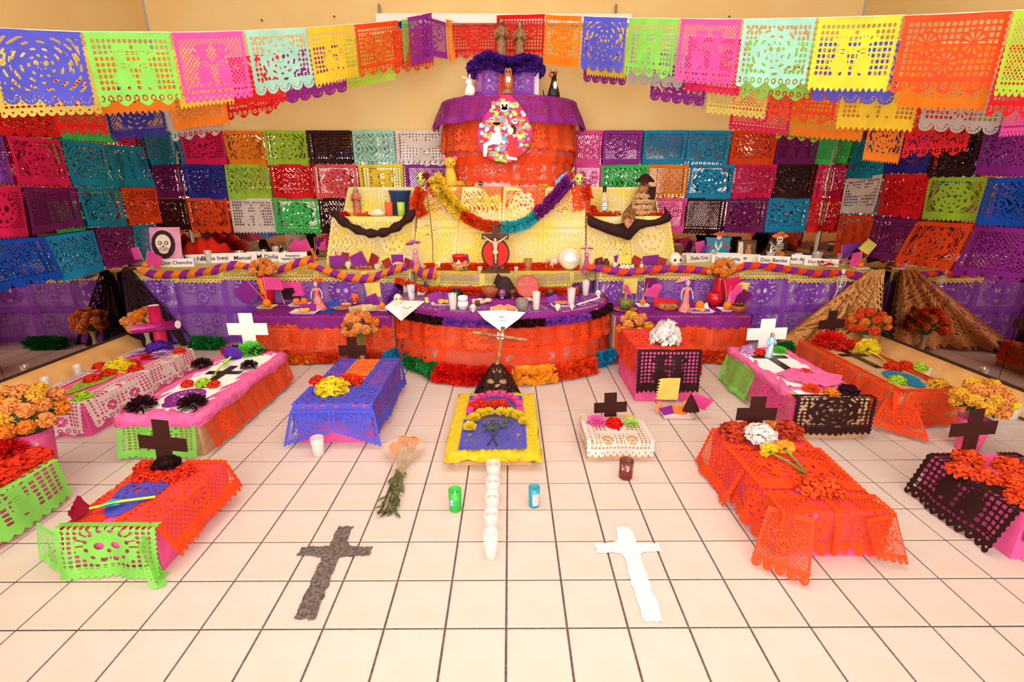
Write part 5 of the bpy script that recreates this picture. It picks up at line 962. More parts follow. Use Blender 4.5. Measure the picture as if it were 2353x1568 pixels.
# ------------------------------------------------------------------ builders for the offerings
def skullmesh(t, r, m, eye=None, jaw=True, deco=None):
    g = G(); bmv = []
    n = 20; k = 16
    for i in range(k+1):
        ph = math.pi*i/k; z = -math.cos(ph)
        for j in range(n):
            a = 2*math.pi*j/n; x, y = math.cos(a)*math.sin(ph), math.sin(a)*math.sin(ph)
            sx, sy = 1.0, 1.15
            if z < -.1: f = 1-.42*min(1, (-.1-z)/.6); sx *= f; sy *= (f if y > 0 else .5+.5*f); y2 = y
            X, Y, Z = x*sx*.8, y*sy*.82, z*(1.0 if z > 0 else 1.18)
            if y < -.2 and -.15 < z < .35 and .12 < abs(x) < .62: Y += .12
            bmv.append((X*r, Y*r, (Z+1.18)*r))
    F_ = [[i*n+j, i*n+(j+1) % n, (i+1)*n+(j+1) % n, (i+1)*n+j] for i in range(k) for j in range(n)]; g.add(bmv, F_); g.make('cranium', m, t, True)
    g = G()
    for s in (-1, 1): g.ball((s*.33*r, -.70*r, 1.28*r), .2*r, 1, .55, 1.0, 10)
    g.lathe([(.001, -.1*r), (.09*r, -.06*r), (.03*r, .12*r)], (0, -.83*r, .93*r), 6)
    g.make('eye_socket', eye or mat('socket_dark', (60, 42, 38), .8), t, True)
    g = G(); 
    for i in range(-3, 4): g.box((i*.085*r, -.62*r+abs(i)*.035*r, .42*r), (.07*r, .08*r, .2*r))
    g.make('teeth', deco or M_bone, t)
def skull(label, P, hpx, m, rz=0, eye=None, deco=None, name='skull', cat='skull'):
    h = m_of(hpx, P); r = h/2.25; t = thing(name, label, cat, tuple(P), rz); skullmesh(t, r, m, eye, deco=deco); return t
def plate(t, r, m, h=.012, n=18, sx=1, sy=1):
    g = G(); g.lathe([(.001, .002), (r*.7, .002), (r, h), (r*1.0, h+.003), (r*.68, .006), (.001, .006)], (0, 0, 0), n, sx, sy, cap=False); g.make('dish', m, t, True)
def tray(t, w, d, m=M_tray, h=.018):
    g = G(); V = []
    for (k, z) in ((.8, 0), (1, h), (.96, h), (.76, .004)):
        for sx, sy in ((-1, -1), (1, -1), (1, 1), (-1, 1)): V.append((sx*w/2*k, sy*d/2*k, z))
    F_ = [[3, 2, 1, 0], [12, 13, 14, 15]]+[[a*4+i, a*4+(i+1) % 4, a*4+4+(i+1) % 4, a*4+4+i] for a in range(3) for i in range(4)]; g.add(V, F_); g.make('tray', m, t)
def flagpiece(t, base, top, w, h, c, side=1, kindm=None, rot=0.):
    """serrated paper pennant on a stick"""
    b, p = np.array(base, float), np.array(top, float); g = G(); g.tube([b, p], .0016, 5); g.make('stick', mat('stick_pale', (236, 190, 170), .7), t)
    d = (p-b)/np.linalg.norm(p-b); s = np.array([side*math.cos(rot), side*math.sin(rot)*.5, 0]); s = s-d*(s @ d); s /= np.linalg.norm(s); n = 7; V = []; F_ = []
    q0 = p-d*h
    for i in range(2*n+1): f = i/(2*n); V += [q0+d*h*f, q0+d*h*f+s*w*.5+np.array([0, -.004*math.sin(f*3), 0]), q0+d*h*f+s*(w if i % 2 else w*.86)+np.array([0, .008*math.sin(f*4+1), 0])]
    for i in range(2*n): F_ += [[3*i, 3*i+1, 3*i+4, 3*i+3], [3*i+1, 3*i+2, 3*i+5, 3*i+4]]
    mk('pennant', V, F_, paper(c), t, True, None, None)
def orange_flags(label, P, r, flags, with_tray=True, trm=None, cat='orange'):
    t = thing('flagged_orange', label, cat, tuple(P)); z0 = .012 if with_tray else 0
    if with_tray: tray(t, r*4.2, r*3.2, trm or M_tray)
    g = G(); g.ball((0, 0, z0+r*.95), r, n=16); g.make('orange', M_orangef, t, True)
    for (dx, hz, w, h, c, side) in flags: flagpiece(t, (dx*.1, 0, z0+r*1.7), (dx, -.01, hz), w, h, c, side)
    return t
def tube_limb(g, pts, r, mi=0): g.tube(pts, r, 8, mi)
def catrina(label, P, hpx, hatc, dressc, rz=0, hatside=.0, flare=.2, tilt=0, sitting=False, hat2=None, group=None):
    h = m_of(hpx, P); t = thing('catrina_figurine', label, 'figurine', tuple(P), rz); D = mat('dress_'+dressc[0], dressc[1], .6, noise=.45, nscale=70, rgb2=dressc[2]); Hh = mat('hat_'+hatc[0], hatc[1], .6, noise=.3, nscale=40, rgb2=hatc[2])
    g = G(); w = lambda a, z: .10*math.sin(a*7)*max(0, 1-z/(h*.5)); g.lathe([(flare*h, 0), (flare*h*.95, .03*h), (flare*.72*h, .14*h), (flare*.5*h, .30*h), (.075*h, .44*h), (.055*h, .50*h), (.075*h, .58*h), (.09*h, .66*h), (.03*h, .70*h)], (0, 0, 0), 22, 1, .8, wob=w); g.make('dress', D, t, True)
    g = G(); g.tube([(0, 0, .68*h), (.005*h, 0, .76*h)], .014*h, 6)
    for s in (-1, 1): g.tube([(s*.085*h, 0, .655*h), (s*.15*h, -.02*h, .54*h), (s*.165*h, -.05*h, .42*h), (s*.16*h, -.06*h, .36*h)], [.018*h, .015*h, .013*h, .018*h], 6)
    for i in range(3): g.tube([(-.06*h, -.05*h, (.60+.03*i)*h), (0, -.075*h, (.605+.03*i)*h), (.06*h, -.05*h, (.60+.03*i)*h)], .006*h, 4)
    for s in (-1, 1): g.ball((s*.06*h, -.12*h, .012*h), .028*h, 1, 1.6, .5, 8)
    g.make('bones', M_bone, t, True)
    sk = thing('head', None, None); sk.parent = t
    for k in ('label', 'category'): 
        if k in sk: del sk[k]
    sk.location = (0, 0, .70*h); skullmesh(sk, .082*h, M_bone)
    g = G(); g.lathe([(.06*h, 0), (.16*h, .02*h), (.20*h, .0), (.205*h, .018*h), (.17*h, .045*h), (.085*h, .05*h), (.08*h, .10*h), (.03*h, .12*h)], (0, 0, 0), 20, 1.15, .95, wob=lambda a, z: .08*math.sin(a*3)); o = g.make('hat', Hh, t, True); o.location = (hatside*h*.12, .01*h, .855*h); o.rotation_euler = (-.25, hatside*.35, 0)
    for k in range(3): f = flower('rose', ['red', 'pink', 'orange'][k], ((-.05+.05*k)*h, -.07*h, .895*h), .028*h, None, parent=t)
    return t
def robed(label, P, hpx, robe, hair, skin, veil=None, rz=0, under=None, hands='front', cat='statue', name='robed_statue', halo=None):
    h = m_of(hpx, P); t = thing(name, label, cat, tuple(P), rz)
    g = G(); w = lambda a, z: .07*math.sin(a*9+z*20)+.03*math.sin(a*17); g.lathe([(.001, 0), (.135*h, 0), (.14*h, .02*h), (.115*h, .25*h), (.105*h, .45*h), (.115*h, .62*h), (.12*h, .74*h), (.085*h, .80*h), (.035*h, .83*h), (.03*h, .86*h)], (0, 0, 0), 36, 1.05, .72, wob=w); g.make('robe', robe, t, True)
    if under: g = G(); g.lathe([(.07*h, .01*h), (.065*h, .4*h), (.06*h, .72*h), (.02*h, .8*h)], (0, -.045*h, 0), 20, 1, .9, wob=lambda a, z: .06*math.sin(a*8)); g.make('tunic', under, t, True)
    g = G()
    for s in (-1, 1): g.tube([(s*.105*h, 0, .745*h), (s*.15*h, -.03*h, .62*h), (s*.125*h, -.09*h, .55*h), (s*.05*h, -.125*h, .60*h)], [.045*h, .045*h, .045*h, .03*h], 10)
    g.make('sleeve', robe, t, True)
    g = G()
    for s in (-1, 1):
        g.ball((s*.03*h, -.14*h, .615*h), .018*h, .7, .6, 1.6, 8)
        for f in range(4): g.tube([(s*(.022+.006*f)*h, -.146*h, .625*h), (s*(.016+.006*f)*h, -.15*h, (.655-.004*f)*h)], .0045*h, 5)
        g.tube([(s*.02*h, -.135*h, .61*h), (s*.008*h, -.15*h, .63*h)], .0055*h, 5)
    g.make('hands', skin, t, True)
    g = G(); g.ball((0, -.005*h, .905*h), .058*h, .82, .92, 1.22, 16); g.lathe([(.002*h, -.02*h), (.012*h, -.015*h), (.004*h, .02*h)], (0, -.06*h, .90*h), 8); g.tube([(0, 0, .83*h), (0, 0, .88*h)], .03*h, 8)
    for s in (-1, 1): g.ball((s*.05*h, .0, .9*h), .012*h, .5, 1, 1.4, 6)
    g.make('head', skin, t, True)
    g = G()
    for s in (-1, 1): g.ball((s*.019*h, -.052*h, .915*h), .0065*h, 1.3, .5, .7, 6)
    g.box((0, -.056*h, .876*h), (.022*h, .004*h, .005*h)); g.make('face_marks', mat('face_paint', (86, 44, 34), .6), t)
    g = G(); g.ball((0, .014*h, .918*h), .066*h, .88, .9, 1.12, 14)
    for s in (-1, 1): g.tube([(s*.045*h, 0, .94*h), (s*.062*h, .005*h, .88*h), (s*.06*h, -.01*h, .80*h), (s*.045*h, -.03*h, .755*h)], [.018*h, .02*h, .018*h, .01*h], 7)
    g.make('hair' if not veil else 'veil', veil or hair, t, True)
    return t
def frame(label, P, w, h, fm, pic, tilt=-.2, rz=0, name='picture_frame', b=.012, cat='picture'):
    t = thing(name, label, cat, tuple(P), rz); M = Matrix.Rotation(tilt, 4, 'X'); 
    g = G(); g.poly([(-w/2, 0), (w/2, 0), (w/2, h), (-w/2, h)], -.004, .004, M=M @ Matrix.Rotation(math.pi/2, 4, 'X')); g.make('panel', pic, t)
    if fm:
        g = G()
        for a, c_ in (((-w/2, 0, w/2, b)), 0), ((-w/2, h-b, w/2, h), 0), ((-w/2, 0, -w/2+b, h), 0), ((w/2-b, 0, w/2, h), 0): g.poly([(a[0], a[1]), (a[2], a[1]), (a[2], a[3]), (a[0], a[3])], -.006, .01, M=M @ Matrix.Rotation(math.pi/2, 4, 'X'))
        g.make('frame', fm, t)
    return t, M @ Matrix.Rotation(math.pi/2, 4, 'X')
def applique(t, name, polys, M, m, z=.011, th=.002):
    g = G()
    for p in polys: g.poly(p, z, z+th, M=M)
    o = g.make(name, m, t)
    if len(polys) > 2: o['kind'] = 'stuff'
    return o
def ell(cx, cy, rx, ry, n=16, a0=0, a1=360): return [(cx+rx*math.cos(math.radians(a0+(a1-a0)*i/n)), cy+ry*math.sin(math.radians(a0+(a1-a0)*i/n))) for i in range(n)]
M_face = mat('print_bone', (240, 226, 206), .6); M_dark = mat('print_dark', (60, 30, 36), .7); M_purplep = paper('purple'); M_redp = mat('maroon_paper', (150, 38, 46), .7)
# ------------------------------------------------------------------ name cards
def ycard(v): return 3.2+(615-v)*.018
def at_T(u, v, z=HT+.0): return xat(u, ycard(v), z)
def namecard(label, u0, vb0, u1, vb1, vt, text, size=.030, tu=.5, row=0):
    A, B = xat(u0, ycard(vb0), HT+.001), xat(u1, ycard(vb1), HT+.001); w = float(np.linalg.norm(B-A)); rz = math.atan2(B[1]-A[1], B[0]-A[0]); h = m_of(vb0-vt, A)*1.02
    t = thing('name_card', label, 'name card', tuple((A+B)/2), rz); g = G(); g.add([(-w/2, 0, 0), (w/2, 0, 0), (w/2, .012, h), (-w/2, .012, h), (-w/2, .06, 0), (w/2, .06, 0)], [[0, 1, 2, 3], [3, 2, 5, 4]]); g.make('card', M_whitecard, t)
    if text:
        c = bpy.data.curves.new('lettering', 'FONT'); c.body = text; c.size = h*size; c.align_x = 'CENTER'; c.align_y = 'CENTER'; c.extrude = .0003; c.offset = .0006; c.space_line = .85; c.materials.append(M_ink)
        tmp = bpy.data.objects.new('tmp', c); link(tmp); bpy.context.view_layer.update(); me = bpy.data.meshes.new_from_object(tmp.evaluated_get(bpy.context.evaluated_depsgraph_get())); bpy.data.objects.remove(tmp); o = bpy.data.objects.new('lettering', me); link(o); o.parent = t; o.location = (w*(tu-.5), -.0025+.5*.012, h*.5); o.rotation_euler = (math.pi/2-.012/h, 0, 0)
C = [('white card at left end of left table, before the others', 368, 612, 447, 609, 594, 'Don Chencho', .62, .5), ('white card half hidden behind the pink pennant, left table', 372, 606, 425, 601, 585, 'Vitalia', .6, .75), ('white card with its start hidden by its neighbour, left table', 428, 600, 478, 598, 580, 'Don Felipe', .6, .55), ('white card behind the tallest candle on left table', 480, 598, 526, 595, 577, 'Doña Inesita', .6, .45),
     ('white card below the red topped candle, left table', 526, 599, 592, 596, 576, 'Manuel', .55, .5), ('white card showing a single letter, left table', 570, 596, 602, 594, 572, 'M', .6, .85), ('white card second from the right end, left table', 600, 593, 642, 592, 571, 'Doña S', .6, .7), ('white card with two lines of lettering, right end of left table', 641, 596, 707, 592, 574, 'Francisco\nValdez Herrera', .36, .5),
     ('white card behind and left, beside the big skull', 1567, 588, 1632, 589, 572, 'Don Víctor   Mi', .5, .45), ('white card in front beside the big white skull', 1577, 598, 1636, 592, 580, 'Doña Cruz', .6, .5), ('white card at left behind the front row, right table', 1645, 590, 1700, 592, 572, 'Don Toño', .5, .3), ('white card above the marigold bouquet, right table', 1635, 597, 1707, 600, 579, 'Doña Katita', .6, .5),
     ('white card between the framed photo and pink candle', 1702, 594, 1745, 596, 577, 'ita', .5, .2), ('white card under the pink candle, right table', 1740, 602, 1814, 607, 583, 'Don Benito', .6, .5), ('white card half hidden at the mirror seam', 1816, 600, 1862, 604, 580, 'Don Angel', .55, .45), ('white card at the right end of right table', 1847, 606, 1926, 612, 590, 'Don Florentino', .52, .5)]
for lab, u0, v0, u1, v1, vt, tx, sz, tu in C: namecard(lab, u0, v0, u1, v1, vt, tx, sz, tu)
# candles on the back tables
for lab, u, v, r, h in (('tall thin white candle between two cards, left table', 482, 597, 8, .125), ('white candle with red rim behind a card, left table', 553, 583, 9, .09), ('small clear candle before the picture frame, left table', 657, 583, 8, .085), ('white candle farthest back, left table', 636, 573, 8, .11), ('white candle low behind the cards, left table', 608, 578, 6, .09), ('clear candle before the blue framed figure, right table', 1637, 578, 9, .085), ('round pink white candle on the right table', 1769, 582, 10, .08), ('white candle above the last card, right table', 1876, 588, 11, .085)):
    P = at_T(u, v); candle(lab, P, m_of(r, P), h, fill=.8, taper=.85)
# pennants and pictures on back tables
P = at_T(373, 608); w_, h_ = m_of(76, P), m_of(84, P)
M_pw = mat('pink_wash', (238, 176, 198), .7, noise=.35, nscale=6, rgb2=(214, 122, 172)); P = xat(381, 3.32, HT); w_, h_ = m_of(74, P), ony(375, 522, 3.32)[2]-HT; t, M = frame('pink watercolour of a long haired painted skull face', P, w_, h_, None, M_pw, -.22, .14)
applique(t, 'hair', [ell(0, h_*.56, w_*.34, h_*.37)], M, M_dark, .004); applique(t, 'face', [ell(0, h_*.60, w_*.22, h_*.22), ell(0, h_*.42, w_*.14, h_*.10)], M, M_face, .006); applique(t, 'eyes', [ell(-w_*.09, h_*.6, w_*.06, h_*.05), ell(w_*.09, h_*.6, w_*.06, h_*.05), [(-w_*.02, h_*.5), (w_*.02, h_*.5), (0, h_*.56)]], M, M_dark, .008); applique(t, 'pupils', [ell(-w_*.09, h_*.6, w_*.035, h_*.03), ell(w_*.09, h_*.6, w_*.035, h_*.03)], M, M_face, .010)
def pen_group(label, P, flags):
    t = thing('paper_pennants', label, 'pennant', tuple(P))
    for (dx, hz, w, h, c, side) in flags: flagpiece(t, (dx*.2, 0, 0), (dx, -.01, hz), w, h, c, side)
P = xat(336, 3.12, HT+.006); orange_flags('orange with two pink pennants in the left table corner', P, .028, [(-.02, .20, .13, .11, 'pink', -1), (.06, .17, .14, .13, 'pink', 1)])
P = at_T(725, 588); orange_flags('orange with pink and purple pennants beside the framed picture', P, .03, [(-.06, .22, .13, .12, 'pink', -1), (.02, .24, .11, .11, 'plum', 1), (.05, .24, .1, .12, 'pink', 1), (-.01, .13, .03, .10, 'orange', -1)], False)
P = at_T(685, 578); t, M = frame('brown box picture frame with a pink diamond of paper', P, m_of(46, P), m_of(54, P), M_bamboo, mat('photo_grey', (150, 122, 106), .4, noise=.3, nscale=12), -.1, b=.009)
w_, h_ = m_of(46, P), m_of(54, P); applique(t, 'pink_paper', [[(0, h_*.1), (w_*.42, h_*.5), (0, h_*.86), (-w_*.42, h_*.46)]], M, paper('pink'), .013)
P = at_T(588, 575); t = thing('straw_bundle', 'fan shaped bundle of brown straw behind the name cards', 'straw', tuple(P)); g = G(); [g.tube([((i-12)*.003, 0, .17), ((i-12)*.0065, -.01, 0)], .0022, 4) for i in range(25)]; g.make('straws', mat('straw_brown', (150, 112, 84), .8, noise=.3, nscale=60), t)
P = xat(478, 3.82, HT); t = thing('red_cloth', 'red orange cloth heap at the back of the left table', 'cloth', tuple(P)); g = G(); V = []; F_ = []; r_ = random.Random(5)
for j in range(7):
    for i in range(22): V.append((-.27+i*.0257, -.14+.3*j/6, (.20*math.sin(math.pi*i/21)**.5*math.sin(math.pi*(j+.4)/6.8)+.03*math.sin(i*1.3+j))*1.0+.01))
for j in range(6):
    for i in range(21): F_.append([j*22+i, j*22+i+1, (j+1)*22+i+1, (j+1)*22+i])
mk('cloth', V, F_, mat('red_orange_cloth', (222, 40, 14), .7, noise=.1, nscale=8), t, True)
# right table pictures
P = at_T(1647, 578); w_, h_ = m_of(54, P), m_of(46, P); t, M = frame('turquoise framed tile of a skeleton lady among red flowers', P, w_, h_, None, mat('turquoise_tile', (26, 150, 186), .4), -.08); applique(t, 'border', [ell(x*w_*.5, y*h_, w_*.09, h_*.1) for x, y in ((-.95, .06), (.95, .06), (-.95, .94), (.95, .94), (-.97, .5), (.97, .5))], M, mat('turquoise_deep', (12, 96, 134), .5), -.002, .004)
applique(t, 'flowers', [ell(x*w_, y*h_, w_*k, w_*k, 9) for x, y, k in ((-.36, .55, .09), (.36, .52, .09), (-.4, .85, .04), (.4, .85, .04), (-.4, .18, .045), (.38, .18, .045), (-.2, .9, .05), (.18, .88, .05), (-.25, .3, .04), (.25, .7, .05))], M, mat('print_red', (226, 52, 46), .6), .005); applique(t, 'lady', [ell(0, h_*1.02, w_*.09, h_*.12), [(-w_*.12, h_*.85), (0, h_*.45), (w_*.12, h_*.85), (w_*.16, h_*.6), (0, h_*.3), (-w_*.16, h_*.6)], ell(0, h_*.15, w_*.16, h_*.14)], M, M_face, .007); applique(t, 'hat', [ell(0, h_*1.16, w_*.25, h_*.09)], M, mat('print_rust', (206, 84, 70), .6), .009); applique(t, 'eyes', [ell(-w_*.03, h_*1.03, w_*.018, h_*.025, 8), ell(w_*.03, h_*1.03, w_*.018, h_*.025, 8)], M, M_dark, .011)
P = at_T(1712, 580); w_, h_ = m_of(44, P), m_of(42, P); t, M = frame('wooden stand with a brown photograph of a seated person in hat', P, w_, h_, M_wood, mat('photo_sepia', (120, 82, 56), .5, noise=.25, nscale=14), -.1, b=.006); applique(t, 'photo_side', [[(-w_*.42, h_*.12), (-w_*.14, h_*.12), (-w_*.2, h_*.88), (-w_*.42, h_*.88)]], M, M_face, .006); applique(t, 'photo_person', [ell(w_*.12, h_*.62, w_*.1, h_*.13), [(-w_*.1, h_*.1), (w_*.3, h_*.1), (w_*.24, h_*.5), (0, h_*.5)]], M, mat('photo_tan', (206, 140, 100), .6), .008); applique(t, 'photo_hat', [ell(w_*.12, h_*.74, w_*.17, h_*.045)], M, M_bamboo, .010)
P = at_T(1782, 580); s_ = m_of(60, P); t, M = frame('painted cutout of a skeleton playing guitar in an orange hat', P, s_*.1, s_*.3, None, M_dark, -.08); applique(t, 'backing', [ell(0, s_*.5, s_*.38, s_*.45), ell(-s_*.1, s_*.25, s_*.4, s_*.2)], M, M_dark, 0); applique(t, 'hat', [ell(s_*.06, s_*.84, s_*.32, s_*.09), ell(s_*.08, s_*.9, s_*.15, s_*.1)], M, mat('print_orange', (236, 128, 50), .6), .006); applique(t, 'skull', [ell(s_*.06, s_*.70, s_*.12, s_*.13), ell(s_*.04, s_*.58, s_*.07, s_*.06)], M, M_face, .008); applique(t, 'eyes', [ell(s_*.02, s_*.71, s_*.03, s_*.035, 8), ell(s_*.1, s_*.71, s_*.03, s_*.035, 8)], M, M_dark, .010)
applique(t, 'guitar', [ell(s_*.14, s_*.14, s_*.17, s_*.14), ell(s_*.04, s_*.26, s_*.12, s_*.1)], M, MATS['print_orange'], .008); applique(t, 'guitar_neck', [[(s_*.08, s_*.16), (s_*.15, s_*.22), (-s_*.28, s_*.66), (-s_*.34, s_*.6)]], M, mat('print_green', (130, 160, 120), .6), .010); applique(t, 'ribs', [[(-s_*.08, s_*(.34+.06*i)), (s_*.22, s_*(.36+.06*i)), (s_*.22, s_*(.385+.06*i)), (-s_*.08, s_*(.365+.06*i))] for i in range(4)]+[[(-s_*.3, s_*.2), (-s_*.24, s_*.18), (-s_*.2, s_*.5), (-s_*.26, s_*.5)], [(-s_*.3, s_*.2), (-s_*.1, s_*.36), (-s_*.13, s_*.4), (-s_*.33, s_*.24)]], M, M_face, .012)
P = at_T(1600, 580); orange_flags('pink and purple pennants beside the turquoise tile', P, .024, [(-.035, .17, .10, .13, 'pink', 1), (.05, .15, .07, .12, 'violet', 1)], False); P = xat(1832, 3.6, HT); t = thing('reflection_jar', 'small lidded jar added in place of a reflection in the mirror', 'jar', tuple(P)); tumbler(t, .035, .075, M_glass, .9); g = G(); g.lathe([(.03, .006), (.03, .05)], (0, 0, 0), 14); g.make('preserve', mat('preserve_brown', (150, 70, 50), .4), t, True); g = G(); g.lathe([(.036, .07), (.036, .085)], (0, 0, 0), 14); g.make('lid', M_white, t)  # jar is a solid stand-in for a reflection in the back mirror
P = at_T(1937, 600); t, M = frame('small card with a painted skull in pink hat, right corner', P, .11, .10, None, mat('print_pink', (240, 150, 180), .6), -.3); applique(t, 'skull', [ell(-.012, .05, .032, .03), ell(-.012, .02, .02, .015)], M, M_face, .005); applique(t, 'eyes', [ell(-.022, .05, .008, .009, 8), ell(0, .05, .008, .009, 8)], M, M_dark, .008)
P = xat(1935, 3.3, HT); t = pen_group('purple and maroon pennants near the right corner', P, [(-.05, .20, .17, .13, 'violet', 1), (.06, .18, .12, .13, 'black', 1)]); P = xat(1975, 3.10, HT+.006)
orange_flags('orange tray with pink and yellow pennants, right table corner', P, .03, [(-.02, .16, .10, .13, 'pink', -1), (.10, .22, .12, .11, 'straw', -1)])
P = np.array([3.05, 3.15, HT+.002]); t = thing('paper_pile', 'red and white crumpled papers in the right table corner', 'paper', tuple(P)); r_ = random.Random(8); g = G(); g2 = G()
for i in range(16): c_ = (r_.uniform(-.2, .2), r_.uniform(-.06, .1), .02+r_.random()*.03); (g if i % 2 else g2).add([(c_[0]+r_.uniform(-.07, .07), c_[1]+r_.uniform(-.05, .05), max(.003, c_[2]+r_.uniform(-.02, .04))) for _ in range(4)], [[0, 1, 2, 3]])
g.make('red_paper', paper('red'), t)['kind'] = 'stuff'; g2.make('white_paper', M_whitecard, t)['kind'] = 'stuff'
# skeleton ornaments hanging on the right skirt
def skeleton(label, u, vt, vb, y, s=1):
    P = ony(u, vb, y); h = ony(u, vt, y)[2]-P[2]; t = thing('hanging_skeleton', label, 'skeleton', tuple(P)); g = G()
    sk = thing('head', None, None); sk.parent = t; sk.location = (0, 0, h*.84); skullmesh(sk, h*.07, M_bone)
    g.tube([(0, 0, h*.85), (0, .003, h*.52)], h*.012, 6)
    for i in range(5): w = h*(.085-.008*i); g.tube([(-w, 0, h*(.76-.04*i)), (0, -h*.05, h*(.765-.04*i)), (w, 0, h*(.76-.04*i))], h*.009, 5)
    g.tube([(-h*.1, 0, h*.8), (h*.1, 0, h*.8)], h*.011, 5); g.lathe([(h*.02, 0), (h*.06, h*.03), (h*.05, h*.05)], (0, 0, h*.48), 10, 1.2, .6)
    for q in (-1, 1):
        g.tube([(q*h*.1, 0, h*.8), (q*h*.12, 0, h*.66), (q*h*.10, -.01, h*.52)], h*.011, 5); g.tube([(q*h*.04, 0, h*.5), (q*h*.06-s*h*.05, -.008, h*.27), (q*h*.05-s*h*.14, 0, h*.04)], [h*.016, h*.012, h*.012], 5); g.ball((q*h*.05-s*h*.15, -.01, h*.02), h*.025, 1.4, 1, .6, 6)
    g.make('bones', M_bone, t, True)['kind'] = 'stuff'
skeleton('small jointed skeleton hanging left of the gold lace', 1922, 618, 700, YT-.10); skeleton('small jointed skeleton hanging at the far right edge near mirror', 2020, 620, 700, YT-.13, -1) if False else None
# ------------------------------------------------------------------ offerings on the shelf level between card tables and centre
def papers(t, specs):
    for (x, y, z, w, h, rz, tl, m) in specs:
        g = G(); g.poly([(-w/2, 0), (w/2, 0), (w/2, h), (-w/2, h)], -.0008, .0008, M=Matrix.Translation((x, y, z)) @ Matrix.Rotation(rz, 4, 'Z') @ Matrix.Rotation(math.pi/2-tl, 4, 'X') @ Matrix.Rotation(rz*.8, 4, 'Z')); g.make('paper', m, t)
def crumbs(t, name, n, r, box, m, seed=0, sx=1, sz=1, zb=.01):
    r_ = random.Random(seed); g = G()
    for i in range(n): g.ball((r_.uniform(-box[0], box[0]), r_.uniform(-box[1], box[1]), zb+r_.uniform(0, box[2])), r*r_.uniform(.7, 1.2), sx, 1, sz, 7)
    return g.make(name, m, t, True)
def dishthing(label, u, v, z, rpx, m_dish, fill, name='offering_plate', cat='plate', pap=None, yfix=None, sy=.7):
    P = onz(u, v, z); P[2] = z
    if yfix: P = xat(u, yfix, z)
    r = m_of(rpx, P); t = thing(name, label, cat, tuple(P)); plate(t, r, m_dish, sy=sy)
    fill(t, r)
    if pap: papers(t, [(x*r, y*r, .01, w*r, h*r, rz, tl, m) for x, y, w, h, rz, tl, m in pap])
    return t
M_nut = mat('nut_brown', (190, 130, 88), .7, noise=.25, nscale=50); M_dish = mat('brown_rim_dish', (206, 120, 90), .4)
dishthing('plate of dark seeds with purple and maroon papers, leftmost', 778, 600, HT, 24, M_dish, lambda t, r: crumbs(t, 'seeds', 40, .008, (r*.7, r*.4, .015), mat('seed_dark', (110, 84, 60), .8), 1), pap=[(0, .3, 1.7, 1.2, .1, .2, M_purplep), (.1, .5, 1.4, 1.5, -.15, .1, M_redp)])
dishthing('plate of pale nuts with purple and maroon papers, middle one', 838, 600, HT, 25, M_dish, lambda t, r: crumbs(t, 'nuts', 50, .009, (r*.7, r*.4, .02), M_nut, 2), pap=[(-.3, .4, 1.3, 1.4, .5, .1, M_purplep), (.5, .5, 1.0, 1.3, -.5, .1, M_redp)])
dishthing('plate of pale bread with one purple paper, by the pink catrina', 912, 600, HT, 25, M_dish, lambda t, r: crumbs(t, 'bread_pieces', 30, .012, (r*.7, r*.4, .012), M_nut, 3), pap=[(0, .4, 1.1, 1.2, 0, .1, M_purplep), (-.7, .3, .8, .9, .5, .2, M_redp), (.7, .3, .7, .9, -.4, .2, M_redp)])
P = onz(801, 602, HT); skull('cream sugar skull with turquoise paint beside red chillies', P, 20, mat('sugar_cream', (232, 206, 170), .5), .3, eye=mat('eye_turq', (60, 190, 200), .5))
P = onz(818, 606, HT); t = thing('chilli_pile', 'small pile of dark red chillies', 'chillies', tuple(P)); r_ = random.Random(3)
for i in range(9): a = r_.uniform(-.5, .5); g = G(); c_ = np.array([r_.uniform(-.05, .05), r_.uniform(-.02, .03), .008+.004*(i % 3)]); g.tube([c_-[.03*math.cos(a), .03*math.sin(a), 0], c_+[0, 0, .003], c_+[.03*math.cos(a), .03*math.sin(a), 0]], [.006, .007, .002], 6); g.make('chilli', mat('chilli_red', (160, 24, 30), .3, spec=.5), t, True)
fcT = lambda lb_, u, v, r, h, z=HT, **k: candle(lb_, onz(u, v, z), m_of(r, onz(u, v, z)), h, **k)
fcT('small cream candle cup between two plates, left', 868, 603, 8, .05, fill=.7, lab=(200, 340, .2, .8, mat('cream_deco', (240, 214, 170), .6, noise=.3, nscale=90)))
M_pil = mat('brown_sugar', (104, 56, 38), .8, noise=.15, nscale=30)
P = onz(1385, 602, HT); t = thing('sugar_cones', 'plate with dark brown sugar cones and maroon paper', 'sugar cones', tuple(P)); plate(t, m_of(28, P), M_dish, sy=.7)
for x, y, k in ((-.03, .02, 0), (.03, .02, 0)): g = G(); g.lathe([(.026, .008), (.017, .095)], (x, y, 0), 14); g.make('cone', M_pil, t, True)
g = G(); g.tube([(-.055, -.03, .024), (.045, -.04, .030)], [.027, .017], 14); g.make('cone', mat('brown_sugar_light', (150, 84, 56), .8), t, True); papers(t, [(0, .05, .01, .14, .06, 0, .1, M_redp), (-.01, .06, .01, .08, .09, .3, .1, M_purplep)])
P = onz(1412, 604, HT); skull('little pale sugar skull between cones and rice', P, 17, M_bone, -.2); dishthing('plate heaped with white rice and purple paper', 1440, 603, HT, 27, M_dish, lambda t, r: crumbs(t, 'rice', 60, .010, (r*.6, r*.4, .025), M_white, 5), pap=[(-.3, .5, 1.2, 1.1, .2, .1, M_purplep), (.6, .4, .8, 1.0, -.5, .1, M_redp)])
